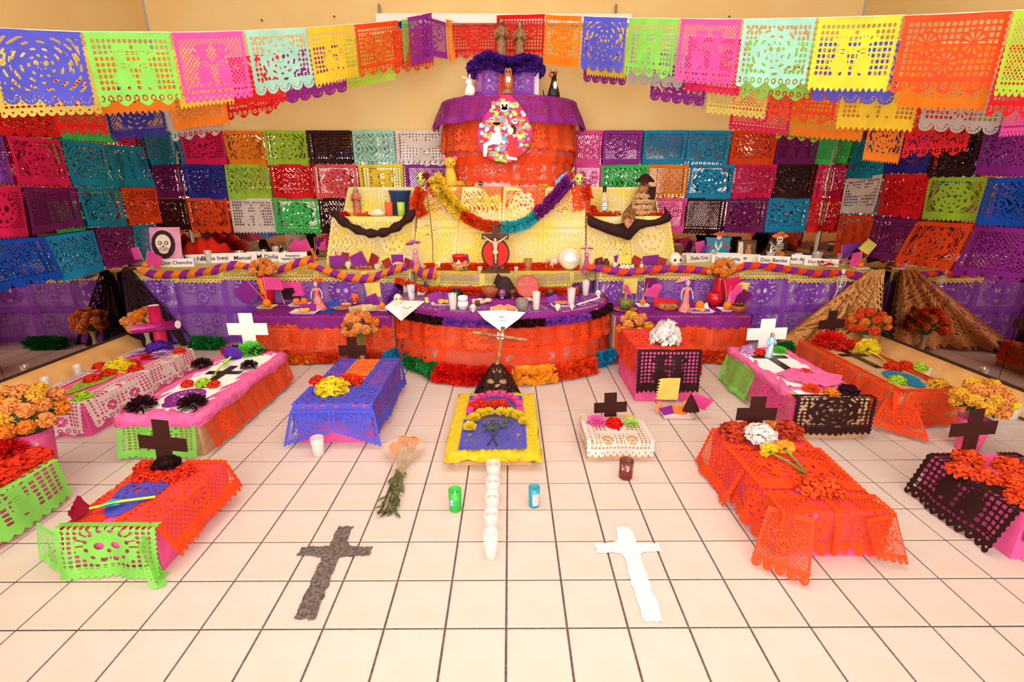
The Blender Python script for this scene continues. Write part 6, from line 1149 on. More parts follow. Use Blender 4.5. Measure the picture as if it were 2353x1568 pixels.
dishthing('plate of pale peanuts with maroon and purple papers', 1500, 603, HT, 30, M_dish, lambda t, r: crumbs(t, 'peanuts', 50, .010, (r*.65, r*.4, .018), M_nut, 6), pap=[(0, .5, 1.3, .9, .1, .1, M_purplep), (.5, .5, 1.0, .8, -.3, .2, M_redp)]); P = onz(1474, 606, HT); skull('tiny sugar skull left of the peanut plate', P, 13, M_bone)
P = onz(1549, 604, HT); skull('large white plaster skull at the end of the right shelf', P, 40, mat('plaster', (244, 230, 216), .6), .15)
# ------------------------------------------------------------------ central tier under the block
P = np.array([onz(960, 594, HT)[0], 3.05, HT]); catrina('pink catrina figurine with magenta hat, beside the rose stem', P, 72, ('pink', (214, 110, 180), (150, 90, 190)), ('pink', (226, 150, 166), (190, 100, 130)), hatside=-.5)
P = onz(1056, 601, HT); h_ = m_of(36, P); r_ = m_of(16, P); t = thing('red_bucket', 'red bucket with a white cross behind the fruit basket', 'bucket', tuple(P)); g = G(); g.lathe([(.001, 0), (r_*.72, 0), (r_*.93, h_*.86), (r_*1.03, h_*.87), (r_*1.03, h_*.94), (r_*.98, h_), (r_*.93, h_), (r_*.7, .01), (.001, .01)], (0, 0, 0), 24, cap=False); g.make('pail', mat('bucket_red', (216, 28, 34), .3, spec=.5), t, True); g = G(); g.lathe([(r_*.9, h_*.9), (.001, h_*.95)], (0, 0, 0), 24, cap=False); g.make('lid', mat('lid_pink', (240, 170, 160), .5), t)
V = []; F_ = []
for (a0, a1, z0, z1) in ((-8, 8, .2, .72), (-24, 24, .44, .58)):
    b = len(V)
    for i in range(7):
        a = math.radians(-90+a0+(a1-a0)*i/6)
        for z in (z0, z1): rr = r_*(.72+.21*z/.86)+.0015+.0005*len(F_)/6; V.append((rr*math.cos(a), rr*math.sin(a), z*h_))
    F_ += [[b+2*i, b+2*i+2, b+2*i+3, b+2*i+1] for i in range(6)]
mk('painted_cross', V, F_, M_white, t)
P = onz(1058, 618, HT); r_ = m_of(23, P); t = thing('fruit_basket', 'straw basket of salmon fruit before the red bucket', 'basket', tuple(P)); g = G(); g.lathe([(.001, .001), (r_*.75, .002), (r_, r_*.75), (r_*.94, r_*.75), (r_*.7, .01), (.001, .01)], (0, 0, 0), 20, 1, .8, cap=False); g.make('basket', M_basket, t, True)
for i in range(7): a = i*.95; g = G(); g.ball((r_*.5*math.cos(a), r_*.38*math.sin(a), r_*.75), r_*.27, n=10); g.make('fruit', mat('salmon_fruit', (242, 130, 92), .5), t, True)
papers(t, [(r_*.5, r_*.4, r_*.6, r_*.8, r_*.9, .2, .1, M_purplep)])
skull('pale green plaster skull left of the fruit basket', onz(1007, 618, HT), 22, mat('pale_green', (226, 222, 160), .5), .4); skull('small black sugar skull with white rings, basket foot', onz(1066, 625, HT), 12, M_black, eye=M_white)
def cup(label, P, rpx, hpx, m, name='clay_cup', handle=False, fillm=None, cat='cup', prof=None):
    r, h = m_of(rpx, P), m_of(hpx, P); t = thing(name, label, cat, tuple(P)); pr = prof or [(.7, 0), (.72, .05), (.85, .5), (1, 1), (.92, 1), (.78, .5), (.6, .08)]
    g = G(); g.lathe([(.001, .001)]+[(a*r, b*h) for a, b in pr]+[(.001, .08*h)], (0, 0, 0), 20, cap=False); g.make('cup_body', m, t, True)
    if fillm: g = G(); g.lathe([(r*.86, h*.8), (.001, h*.82)], (0, 0, 0), 16, cap=False); g.make('filling', fillm, t)
    if handle: g = G(); g.tube([(r*.85, 0, h*.85), (r*1.5, 0, h*.75), (r*1.5, 0, h*.35), (r*.8, 0, h*.2)], r*.12, 8); g.make('handle', m, t, True)
    return t
cup('small tan cup with brown rim right of the basket', onz(1103, 628, HT), 6, 15, mat('tan_cup', (206, 160, 130), .5), fillm=M_darkclay); cup('small grey pink cup at foot of the crucifix', onz(1186, 626, HT), 5.5, 13, mat('pinkgrey_cup', (196, 156, 150), .5))
# crucifix
P = np.array([onz(1140, 612, HT)[0], 2.93, HT]); s1 = depth(P)/FOC; t = thing('crucifix', 'dark wooden crucifix with a red oval behind the figure', 'crucifix', tuple(P)); H_ = 110*s1
g = G(); g.box((0, 0, .012), (66*s1, .07, .024)); g.box((0, 0, .03), (40*s1, .05, .014)); g.make('base', M_wood, t); g = G(); g.box((0, 0, H_*.5), (12*s1, .02, H_)); g.box((0, -.001, H_*.75), (60*s1, .02, 12*s1)); g.make('cross_beams', M_wood, t)
g = G(); g.lathe([(.001, 0), (28*s1, 0), (28*s1, .008), (.001, .008)], (0, 0, 0), 36, cap=False); o = g.make('red_oval', mat('oval_red', (224, 28, 14), .5), t, False); o.rotation_euler = (math.pi/2, 0, 0); o.location = (0, .018, H_*.40); o.scale = (1, 1.12, 1)
g = G(); 
for i in range(44): a = 2*math.pi*i/44; g.ball((30*s1*math.cos(a), .010, H_*.40+33*s1*math.sin(a)), 2.6*s1, n=7)
g.make('beaded_rim', mat('dark_bead', (74, 48, 38), .5), t, True)
g = G(); b = H_*.22; g.tube([(0, -.02, b), (.004, -.03, b+9*s1), (0, -.026, b+22*s1)], [2.0*s1, 2.6*s1, 3.6*s1], 8); g.tube([(0, -.026, b+22*s1), (0, -.03, b+32*s1), (0, -.028, b+42*s1), (0, -.026, b+48*s1)], [5*s1, 4.2*s1, 6*s1, 3*s1], 10)
for q in (-1, 1): g.tube([(q*4*s1, -.026, b+45*s1), (q*13*s1, -.024, b+50*s1), (q*24*s1, -.016, b+57*s1)], [2.6*s1, 2.0*s1, 1.5*s1], 7); g.ball((q*25*s1, -.016, b+58*s1), 2*s1, n=7)
g.ball((0, -.032, b+52*s1), 4.2*s1, .85, .9, 1.2, 10); g.make('figure', mat('figure_flesh', (236, 196, 160), .5), t, True); g = G(); g.ball((0, -.028, b+24*s1), 6.5*s1, 1, .7, .8, 10); g.make('loincloth', M_bone, t, True); g = G(); g.ball((0, -.029, b+54*s1), 4.8*s1, .9, .8, 1.0, 10); g.make('hair', M_wood, t, True)
P = onz(1213, 604, HT); candle('amber and red jar candle on a white saucer', P, m_of(9.5, P), m_of(27, P), glass=mat('amber_glass', (190, 130, 90), .15, alpha=.6), wax=mat('red_wax', (220, 60, 40), .5), fill=.45, taper=.95, lit=False)
P = onz(1266, 602, HT); t, M = frame('small colour snapshot of a person leaning on the yellow block', P, m_of(26, P), m_of(26, P), None, mat('photo_blue', (190, 190, 204), .4), -.12); w_ = m_of(26, P); applique(t, 'photo_left', [[(-w_*.48, w_*.05), (-w_*.02, w_*.05), (-w_*.02, w_*.97), (-w_*.48, w_*.97)]], M, mat('photo_amber', (200, 140, 96), .5), .005); applique(t, 'photo_person', [ell(-w_*.15, w_*.62, w_*.12, w_*.16), [(-w_*.42, w_*.05), (w_*.1, w_*.05), (0, w_*.4), (-w_*.3, w_*.4)]], M, mat('photo_dark', (90, 62, 64), .5), .007)
P = np.array([onz(1308, 604, HT)[0], 3.08, HT]); r_ = m_of(25, P); t = thing('foil_globe', 'shiny silver white globe right of the snapshot', 'globe', tuple(P)); g = G(); g.ball((0, 0, r_*1.0), r_, n=30); g.make('globe', mat('pearl_foil', (250, 244, 236), .12, .35, spec=.8), t, True)
P = np.array([onz(1343, 606, HT)[0], 2.98, HT]); catrina('catrina figurine in red bodice and magenta skirt with blue hem', P, 62, ('rose', (226, 110, 150), (240, 190, 200)), ('carnival', (222, 40, 120), (70, 100, 160)), flare=.19)
skull('golden skull on the yellow central tier', onz(1267, 618, HT), 20, mat('gold_paint', (226, 190, 110), .35, .3, spec=.6), .2)
t = thing('flower_garland', 'red orange crepe flower garland at the foot of the yellow block', 'garland', org0)
ruffle(t, [tuple(onz(u, v, HT)+np.array([0, 0, .03])) for u, v in ((978, 612), (1010, 606), (1045, 603), (1085, 602), (1120, 602))], .04, 'redorange' if False else 'orangered', 'garland_length', 120, 1); ruffle(t, [tuple(onz(u, v, HT)+np.array([0, 0, .03])) for u, v in ((1158, 604), (1200, 602), (1240, 602), (1280, 604), (1310, 612), (1330, 622))], .042, 'orangered', 'garland_length', 120, 2)
for i in range(5): P = onz(955+i*8, 604+(i % 3)*6, HT); flower('marigold', ['amber', 'orange', 'yellow', 'orange', 'amber'][i], P, .028, 'yellow orange marigold at the rose stem foot, %s from left' % ORD[i], 'marigolds at the rose stem')
P = onz(995, 620, HT); t = thing('long_stem_rose', 'tall dried rose on a long thorny stem leaning at centre', 'rose', tuple(P)); zt = ony(993, 412, P[1])[2]-P[2]; g = G(); g.tube([(0, 0, 0), (.01, 0, zt*.3), (0, 0, zt*.6), (-.015, 0, zt*.8), (-.02, 0, zt)], .0045, 6); g.make('stem', mat('stem_olive', (120, 104, 62), .7), t, True)
g = G()
for z, s in ((.40, -1), (.45, 1), (.50, -1), (.68, 1), (.70, -1), (.73, 1), (.85, 1), (.9, -1), (.95, 1)): leafblade(g, (0, 0, zt*z), (s*.9, -.3, .25), .07, .026)
g.make('leaf', mat('rose_leaf', (72, 92, 60), .6), t); flower('rose', 'roseink', (-.02, 0, zt), .045, None, parent=t, sz=1.1)
# dark seated doll and round tray behind front tier
P = onz(1160, 662, HA); P[1] = min(P[1], 2.74); t = thing('black_cloth_bundle', 'black lace cloth bundle before the crucifix base', 'cloth', tuple(P)); h_ = m_of(54, P); g = G(); g.lathe([(h_*.4, 0), (h_*.42, h_*.3), (h_*.34, h_*.62), (h_*.18, h_*.82), (h_*.05, h_*.9)], (0, 0, 0), 18, 1, .7, wob=lambda a, z: .12*math.sin(a*5+z*40)); g.add([(-h_*.3, 0, h_*.5), (-h_*.5, -.01, h_*.6), (-h_*.3, 0, h_*1.05), (0, 0, h_*.8)], [[0, 1, 2, 3]]); g.make('bundle', mat('black_net', (62, 40, 38), .85, noise=.3, nscale=60, bump=.4), t, True)
P = onz(1127, 668, HA); cup('wide brown clay bowl of stones before the black bundle', P + np.array([0, 0, .0]), 22, 24, M_clay, 'clay_bowl', cat='bowl', prof=[(.5, 0), (.62, .1), (.9, .55), (1, 1), (.9, 1), (.8, .6), (.5, .3)], fillm=mat('pebbles', (190, 170, 130), .8, noise=.4, nscale=80))
P = onz(1212, 668, HA); r_ = m_of(27, P); t = thing('round_mirror_tray', 'round red and pink painted dish leaning, with clock like lines', 'dish', tuple(P)); g = G(); g.lathe([(.001, 0), (r_*.93, 0), (r_, .012), (r_, .018), (r_*.9, .010), (.001, .008)], (0, 0, 0), 30, cap=False); o = g.make('rim', M_clay, t, True); g = G(); g.lathe([(r_*.88, .012), (.001, .013)], (0, 0, 0), 30, cap=False); o2 = g.make('painted_face', mat('dish_red', (222, 78, 78), .4), t)
g = G(); 
for a, l_, w_ in ((.5, .8, .09), (1.7, .8, .10), (2.9, .8, .16), (4.2, .8, .08), (5.3, .75, .07)): g.poly([(0, 0), (l_*r_*math.cos(a-w_), l_*r_*math.sin(a-w_)), (l_*r_*math.cos(a+w_), l_*r_*math.sin(a+w_))], .014, .016)
o3 = g.make('painted_wedges', mat('dish_olive', (140, 132, 104), .5), t)
for q in (o, o2, o3): q.rotation_euler = (math.radians(62), 0, 0); q.location = (0, .0, r_*.9)
# ------------------------------------------------------------------ offerings on the front tier
def fA(label, u, v, r, h, **k): P = onz(u, v, HA+.002); return candle(label, P, m_of(r, P), m_of(h, P), **k)
fA('white candle at the far left of front tier, behind another', 931, 672, 9.5, 32, fill=.85, taper=.75); fA('white candle with blue round label, left on front tier', 946, 690, 9.5, 35, fill=.88, taper=.7, lab=(-80, -20, .5, .8, M_labb)); fA('tall white candle left of the banded white jar', 1041, 712, 10, 38, fill=.9, taper=.78)
fA('white lit candle right of the grey jar', 1232, 712, 9.5, 42, fill=.9, taper=.75); fA('white candle before the brown mugs, right on front tier', 1312, 702, 10, 40, fill=.9, taper=.72); fA('white candle farthest right on the front tier', 1345, 680, 9, 35, fill=.9, taper=.7)
P = onz(1200, 713, HA+.002); candle('short grey jar candle in the middle of front tier', P, m_of(14, P), m_of(26, P), glass=mat('grey_glass', (140, 128, 124), .2, alpha=.75), wax=mat('grey_wax', (168, 158, 154), .5), fill=.6, taper=1, lit=False)
P = onz(1064, 710, HA+.002); h_ = m_of(30, P); r_ = m_of(13, P); t = thing('banded_jar', 'white ceramic jar with thin black bands', 'jar', tuple(P)); g = G(); g.lathe([(.001, 0), (r_*.7, 0), (r_, h_*.25), (r_*.95, h_*.55), (r_*.78, h_*.68), (r_*.9, h_*.72), (r_*.88, h_*.98), (r_*.8, h_), (r_*.75, h_*.75), (.001, h_*.7)], (0, 0, 0), 22, cap=False); g.make('jar_body', M_white, t, True); g = G(); [g.lathe([(k*r_, z*h_), (k*r_*1.01, (z+.035)*h_)], (0, 0, 0), 22, cap=False) for k, z in ((1.0, .22), (.83, .63))]; g.make('black_band', M_ink, t)
def skA(label, u, v, h, m, **k): return skull(label, onz(u, v, HA+.002), h, m, **k)
skA('cream sugar skull at left end behind the white napkin', 915, 700, 26, mat('sugar_cream2', (236, 216, 180), .5), rz=.4); skA('cream painted skull left of the pan of buns', 1087, 719, 21, mat('sugar_cream3', (240, 222, 196), .5), rz=.2); skA('purple skull behind the salmon buns', 1154, 688, 24, mat('purple_skull', (160, 80, 150), .4)); skA('white and green sugar skull on the front tier rim', 1281, 716, 19, mat('green_white', (222, 232, 190), .5), eye=mat('eye_green', (130, 200, 90), .5)); skA('small white skull with a red band on the rim', 1314, 713, 13, M_white); skA('white sugar skull at the right end of front tier', 1374, 684, 18, M_white)
cup('small brown cup behind the cream painted skull', onz(1097, 704, HA), 6, 13, M_darkclay); cup('black round pot behind the tall white candle', onz(1049, 684, HA), 15, 19, M_black, 'black_pot', cat='pot', prof=[(.5, 0), (.9, .25), (1, .55), (.85, .85), (.7, 1), (.6, .95), (.8, .5)]); cup('dark brown footed goblet right of the purple skull', onz(1178, 688, HA), 11, 22, M_darkclay, prof=[(.7, 0), (.6, .15), (.35, .35), (.8, .7), (1, 1), (.9, 1), (.6, .6)])
cup('dark brown striped mug with a handle, right on front tier', onz(1264, 682, HA), 11, 18, M_darkclay, 'clay_mug', True, cat='mug'); cup('brown clay mug behind the right white candles', onz(1326, 674, HA), 10, 18, M_darkclay, 'clay_mug', True, cat='mug')
M_bun = mat('salmon_bun', (240, 150, 116), .6, noise=.1, nscale=20)
P = onz(1158, 716, HA); t = thing('bread_tray', 'white tray of salmon coloured round buns at front centre', 'bread', tuple(P)); tray(t, m_of(62, P), m_of(44, P), M_white)
for i, (x, y) in enumerate(((-.055, -.01), (.0, -.02), (.055, -.01), (-.03, .03), (.03, .03))): g = G(); g.ball((x, y, .026), .034, 1, .9, .6, 14); g.make('bun', M_bun, t, True)
P = onz(1104, 700, HA); t = thing('bread_bag', 'clear bag of pale pink bread behind the cream skull', 'bread', tuple(P)); crumbs(t, 'bread', 9, .03, (.06, .03, .02), mat('pale_bread', (238, 196, 172), .7), 11, 1.2, .6, .015)
P = onz(1208, 696, HA); t = thing('bread_bag', 'pale bread pieces between the goblet and lit candle', 'bread', tuple(P)); crumbs(t, 'bread', 8, .028, (.05, .03, .02), MATS['pale_bread'], 12, 1.2, .6, .015)
P = onz(1020, 700, HA); t = thing('fruit_tray', 'white tray with yellow candied fruit and purple paper', 'tray', tuple(P)); tray(t, .19, .13); crumbs(t, 'candied_fruit', 7, .017, (.03, .02, .01), mat('candied_yellow', (250, 178, 60), .5), 4, 1.2, .8, .02); papers(t, [(-.05, .03, .006, .12, .09, .3, .5, paper('purple')), (.03, .05, .006, .1, .07, -.3, .3, paper('violet')), (-.09, .05, .01, .12, .05, .2, .6, paper('straw'))])
P = onz(1291, 703, HA); t = thing('fruit_tray', 'white tray with orange snacks on lilac paper', 'tray', tuple(P)); tray(t, .18, .12); crumbs(t, 'snacks', 12, .012, (.05, .02, .012), mat('snack_orange', (232, 120, 50), .6), 6, 1.3, .7, .02); papers(t, [(-.05, .04, .006, .09, .07, .4, .4, paper('violet')), (.06, .04, .006, .09, .08, -.4, .3, paper('violet'))])
P = onz(975, 676, HA); t = thing('sweets_box', 'brown and white box with chocolate bars, left on front tier', 'box', tuple(P)); g = G(); g.box((0, 0, .03), (.12, .09, .06), .2); g.make('carton', M_whitecard, t); g = G(); [g.box(((i-1)*.035, -.01, .066), (.03, .085, .012), .2) for i in range(3)]; g.make('chocolate_bar', M_pil, t)
def napkin(label, pts, zoff, seed):
    t = thing('white_napkin', label, 'napkin', org0); V = [tuple(p) for p in pts]; n = len(V); mk('cloth', V, [list(range(n))] if n <= 4 else [[0, i, i+1] for i in range(1, n-1)], M_whitecard, t); return t
A, B, Cc = onz(1097, 716, HA+.022), onz(1208, 718, HA+.022), ony(1153, 763, 1.985); mid = ony(1150, 722, 2.065); t = napkin('white triangular napkin hanging over the rim at centre', [A, (A[0]*.7+Cc[0]*.3, 2.02, HA+.0), Cc, (B[0]*.7+Cc[0]*.3, 2.02, HA+.0), B, tuple(onz(1152, 712, HA+.022))], 0, 0)
g = G(); p = ony(1152, 729, 1.995); g.lathe([(.018, 0), (.0005, .001)], tuple(p), 10); o = g.make('embroidery', mat('thread_pink', (220, 120, 120), .8), t); g = G(); g.tube([p+np.array([-.035, -.004, -.02]), p+np.array([0, -.006, -.026]), p+np.array([.04, -.004, -.018])], .0018, 4); g.make('embroidery', MATS['thread_pink'], t)
A, B, Cc = onz(905, 690, HA+.012), onz(977, 692, HA+.012), ony(922, 738, 2.22); napkin('white embroidered napkin hanging at left end of front tier', [A, (A[0]-.03, 2.38, HA+.0), Cc, (B[0]*.6+Cc[0]*.4, 2.17, HA+.0), B], 0, 1); g = G(); p = onz(938, 703, HA+.01); g.tube([ony(925, 706, 2.2), ony(937, 710, 2.19), ony(945, 704, 2.18)], .002, 4); solo(g, 'napkin_stitching', M_ink, (0, 0, 0), 'dark stitched mark on the left white napkin', 'embroidery')
A, B, Cc = onz(1322, 700, HA+.012), onz(1378, 682, HA+.012), ony(1372, 712, 2.36); napkin('white cloth folded over the right end of front tier', [A, (A[0]+.08, A[1]-.05, HA+.012), Cc, (B[0]+.03, B[1]-.05, HA-.03), B], 0, 2)
t = thing('flower_garland', 'red orange crepe flowers along the back of front tier', 'garland', org0); ruffle(t, [tuple(onz(u, v, HA)*[1, 0, 1]+[0, 2.78, .04]) for u, v in ((985, 668), (1010, 672), (1040, 672), (1085, 672), (1110, 668))], .042, 'orangered', 'garland_length', 110, 3); ruffle(t, [tuple(onz(u, v, HA)*[1, 0, 1]+[0, 2.78, .035]) for u, v in ((1170, 672), (1200, 674), (1240, 670), (1290, 662), (1320, 652))], .042, 'orangered', 'garland_length', 110, 4); ruffle(t, [tuple(onz(u, v, HA)*[1, 0, 1]+[0, 2.72, z]) for u, v, z in ((958, 640, .15), (970, 655, .09), (985, 668, .05))], .03, 'orangered', 'garland_length', 110, 5)
# ------------------------------------------------------------------ offerings on the low side tables
def OH(u, v): return onz(u, v, HH+.003)
orange_flags('orange on yellow paper tray with yellow, pink and purple pennants', OH(615, 708), .034, [(-.13, .24, .17, .15, 'purple', -1), (-.01, .26, .04, .14, 'orange', -1), (.01, .27, .16, .11, 'pink', 1)], True, paper('straw'))
P = OH(655, 700); pen_group('wide pink pennant over a maroon one, left side table', P, [(-.01, .20, .20, .13, 'pink', 1), (-.02, .14, .13, .10, 'black', 1)])
P = OH(690, 703); t = thing('orange_tray', 'white tray with two oranges before the red catrina', 'tray', tuple(P)); tray(t, .17, .12)
for x, y in ((-.03, 0), (.035, .01)): g = G(); g.ball((x, y, .038), .03, n=14); g.make('orange', M_orangef, t, True)
catrina('tall catrina figurine in red flowered dress and orange hat, left table', OH(733, 712), 76, ('ochre', (222, 100, 60), (190, 60, 50)), ('flowered', (206, 50, 60), (240, 160, 150)), hatside=.6, flare=.24)
P = OH(703, 719); t = thing('candied_tray', 'white tray with yellow candied blocks on purple paper', 'tray', tuple(P)); tray(t, .22, .13); papers(t, [(0, .03, .008, .14, .06, 0, .6, paper('purple'))]); crumbs(t, 'candied_block', 6, .02, (.035, .02, .012), MATS['candied_yellow'], 9, 1.3, .7, .02)
P = OH(755, 716); t = thing('blue_paper', 'royal blue cut paper at the feet of the red catrina', 'paper', tuple(P)); mk('sheet', [(-.08, -.07, .003), (.08, -.05, .003), (.10, .06, .004), (-.06, .07, .003)], [[0, 1, 2, 3]], paper('royal'), t); papers(t, [(.01, .10, .003, .10, .06, .1, .3, paper('royal'))])
P = OH(788, 712); t = thing('bread_basket', 'oval tray of brown nuts and bread left of the orange skull', 'tray', tuple(P)); plate(t, .10, M_dish, .02, sy=.55); crumbs(t, 'nuts', 40, .010, (.06, .025, .015), M_nut, 8); crumbs(t, 'bread', 3, .025, (.05, .02, .005), mat('tan_bread', (214, 150, 100), .6), 2, 1.6, .6, .045)
skull('bright orange skull behind the corn husk bundle', OH(817, 700), 27, mat('orange_skull', (240, 96, 40), .5), .1)
P = OH(838, 718); t = thing('husk_bundle', 'bundle of pale corn husks lying on left side table', 'husks', tuple(P), .45); r_ = random.Random(5)
for i in range(7): g = G(); z = .012+.014*(i % 3); y = -.02+.012*i; g.tube([(-.12, y, z), (0, y+.004, z+.006), (.12, y*1.6, z)], [.009, .012, .006], 7); g.make('husk', mat('husk_pale', (218, 190, 136), .7, noise=.2, nscale=30), t, True)
orange_flags('orange on a white tray with one pale yellow pennant', OH(879, 713), .028, [(-.005, .235, .13, .12, 'straw', -1), (-.04, .15, .10, .10, 'purple', -1)])
P = OH(1436, 714); t = thing('green_squash', 'ribbed green squash on a brown oval plate', 'squash', tuple(P)); plate(t, .105, M_dish, .015, sy=.75); r_ = .062; g = G(); g.lathe([(.001, .012), (r_*.6, .014), (r_*.95, r_*.6+.01), (r_, r_*1.0+.01), (r_*.85, r_*1.45+.01), (r_*.4, r_*1.68), (.004, r_*1.62)], (0, 0, 0), 40, wob=lambda a, z: -.06*abs(math.sin(a*5))); g.make('squash', mat('squash_green', (120, 124, 56), .5, noise=.25, nscale=30), t, True); g = G(); g.tube([(0, 0, r_*1.6), (-.005, 0, r_*2.4), (-.022, 0, r_*3.0)], [.010, .007, .008], 8); g.make('stalk', mat('stalk_tan', (170, 130, 80), .7), t, True)
P = OH(1460, 700); pen_group('straw yellow pennant beside the green squash', P, [(.0, .23, .13, .13, 'straw', -1), (-.07, .19, .05, .10, 'pink', -1)])
orange_flags('orange in a white paper tray with pink and purple pennants', OH(1476, 704), .026, [(.03, .21, .13, .12, 'pink', 1), (.0, .25, .11, .13, 'plum', 1), (-.02, .16, .02, .02, 'white', 1)], True, M_white)
P = OH(1533, 712); t = thing('peanut_basket', 'red lined basket full of unshelled peanuts', 'basket', tuple(P)); plate(t, .10, mat('basket_rim', (196, 112, 70), .6), .03, sy=.7); papers(t, [(-.01, .03, .01, .19, .075, -.1, .25, paper('red')), (.03, .05, .01, .14, .09, -.3, .2, paper('violet'))]); crumbs(t, 'peanuts', 60, .011, (.065, .035, .02), M_nut, 7, 1.5, 1, .02)
catrina('catrina figurine in salmon dress leaning with lilac hat, right table', OH(1573, 716), 84, ('lilac', (222, 130, 180), (240, 190, 120)), ('salmon', (232, 160, 146), (200, 90, 110)), hatside=-.8, flare=.17, rz=.1)
P = OH(1607, 717); t = thing('orange_tray', 'white tray with one large orange over cut slices', 'tray', tuple(P)); tray(t, .21, .13); papers(t, [(0, -.03, .006, .15, .025, 0, .3, paper('violet'))]); g = G(); g.ball((0, .01, .055), .036, n=16); g.make('orange', M_orangef, t, True); crumbs(t, 'slice', 5, .022, (.05, .015, .004), MATS['candied_yellow'], 3, 1.3, .6, .022); papers(t, [(.07, .02, .01, .05, .06, .4, .2, M_white)])
P = OH(1640, 703); t = thing('red_bowl', 'translucent red ball vase behind the right tray', 'bowl', tuple(P)); g = G(); g.lathe([(.03, 0), (.058, .02), (.075, .06), (.065, .10), (.05, .12), (.045, .12), (.06, .09), (.07, .06)], (0, 0, 0), 22, cap=False); g.make('bowl', MATS.get('red_glaze') or mat('red_glaze', (200, 24, 44), .15, spec=.6), t, True)
orange_flags('orange on red lined tray with pink, yellow and purple pennants', OH(1670, 714), .034, [(-.06, .26, .13, .15, 'hotpink', 1), (.01, .30, .02, .02, 'pink', 1), (.02, .25, .14, .13, 'straw', 1), (.09, .20, .13, .13, 'plum', 1), (.0, .22, .10, .16, 'pink', 1)])
P = OH(1694, 716); t = thing('clay_pot', 'low clay pot with green plant and orange flowers', 'pot', tuple(P)); g = G(); g.lathe([(.001, 0), (.055, 0), (.066, .03), (.066, .055), (.06, .055), (.058, .04), (.001, .04)], (0, 0, 0), 20, cap=False); g.make('pot', M_clay, t, True); g = G(); r_ = random.Random(2); [leafblade(g, (r_.uniform(-.03, .03), r_.uniform(-.02, .02), .045), (r_.uniform(-1, 1), r_.uniform(-1, .3), .6), .04, .012) for _ in range(18)]; g.make('leaf', M_leaf, t); [flower('marigold', 'deeporange', (x, -.02, .07), .012, None, parent=t) for x in (-.02, .015)]
# marigold bouquets
def bq(label, u, v, y, R, n, vh, vase, zb, **k):
    P = xat(u, y, zb); z = ony(u, v, y)[2]; return bouquet(tuple(P), R, n, label, vase=vase, vh=vh, up=float(z-zb), **k)
bq('marigold bouquet in red vase rising before left table edge', 617, 620, 2.86, .085, 17, .28, 'red', HH, seed=3, rf=.031); bq('marigold bouquet in red vase rising before right table edge', 1648, 622, 2.86, .09, 18, .28, 'red', HH, seed=4, rf=.031)
bq('marigold bouquet behind the black cross of blue tomb', 836, 752, 2.33, .115, 17, .16, 'glass', 0, seed=5, rf=.036); bq('marigold bouquet left of the tall pink tomb', 1449, 755, 2.36, .115, 20, .16, 'glass', 0, seed=6, rf=.034, cols=('paleorange', 'orange', 'amber'))
bq('marigold bouquet in a glass vase before the black lace shawl', 322, 722, 2.62, .11, 18, .17, 'glass', 0, seed=7, rf=.034) if False else None
P = np.array([XL+.24, 2.80, 0]); bouquet(tuple(P), .12, 19, 'marigold bouquet in glass vase before the black lace shawl', vase='glass', vh=.19, up=.26, seed=7, rf=.038)
P = np.array([XR-.26, 2.72, 0]); bouquet(tuple(P), .14, 24, 'marigold bouquet before the gold lace shawl', vase='glass', vh=.17, up=.25, seed=8, rf=.038, cols=('orange', 'deeporange', 'orange'))
P = onz(72, 1075, 0); P = np.array([-2.28, .85, 0]); bouquet(tuple(P), .13, 30, 'big orange bouquet in a pink wrapped vase at left frame edge', vase='pink', vh=.27, up=.36, seed=9, rf=.036, cols=('orange', 'amber', 'paleorange'))
P = np.array([2.53, 1.10, 0]); bouquet(tuple(P), .105, 24, 'yellow orange bouquet in a pink wrapped vase at right', vase='pink', vh=.19, up=.29, seed=10, rf=.038, cols=('amber', 'yellow', 'paleorange', 'amber'))
# ------------------------------------------------------------------ left shelf
def onF(u, y=3.38): return xat(u, y, 1.13)
M_teal = mat('statue_teal', (110, 150, 140), .5, noise=.2, nscale=40); M_rose = mat('statue_rose', (214, 116, 90), .5, noise=.2, nscale=40)
P = onF(822, 3.46); h_ = ony(822, 430, 3.46)[2]-1.13; t = robed('robed praying lady statue with teal mantle on left shelf', P, h_/m_of(1, P), M_rose, M_wood, M_skin, veil=M_teal); g = G(); g.lathe([(.115*h_*1.1, .02*h_), (.15*h_, .3*h_), (.14*h_, .7*h_), (.07*h_, .95*h_)], (0, .03*h_, 0), 20, 1, .5, cap=False); g.make('mantle', M_teal, t, True)
flower('spiky', 'red', tuple(onF(793, 3.34)), .055, 'bright red fringed flower at the left end of left shelf', sz=.8); 
for i, (u, r, k) in enumerate(((828, .036, 0), (845, .04, 1), (858, .032, 2))): flower('marigold', 'deeporange', tuple(onF(u, 3.34+.02*(i % 2))), r, 'orange marigold at the praying lady feet, %s from left' % ORD[i], 'marigolds by the praying lady', sz=.9)
P = onF(865, 3.30); t = thing('cloth_shoe', 'cream bundle with a small white label on left shelf', 'bundle', tuple(P), -.3); g = G(); g.ball((0, 0, .028), .05, 1.7, .8, .55, 16); g.make('bundle', mat('cream_bundle', (240, 218, 180), .8), t, True); g = G(); g.box((.03, -.025, .045), (.07, .003, .04), 0, tilt=-.5); g.make('label_card', M_whitecard, t)
def fcup(label, u, y, r, h, m, nm='plastic_cup'): P = onF(u, y); t = thing(nm, label, 'cup', tuple(P)); g = G(); g.lathe([(.001, 0), (r*.88, 0), (r, h), (r*.94, h), (r*.82, .005), (.001, .005)], (0, 0, 0), 22, cap=False); g.make('cup_body', m, t, True); return t
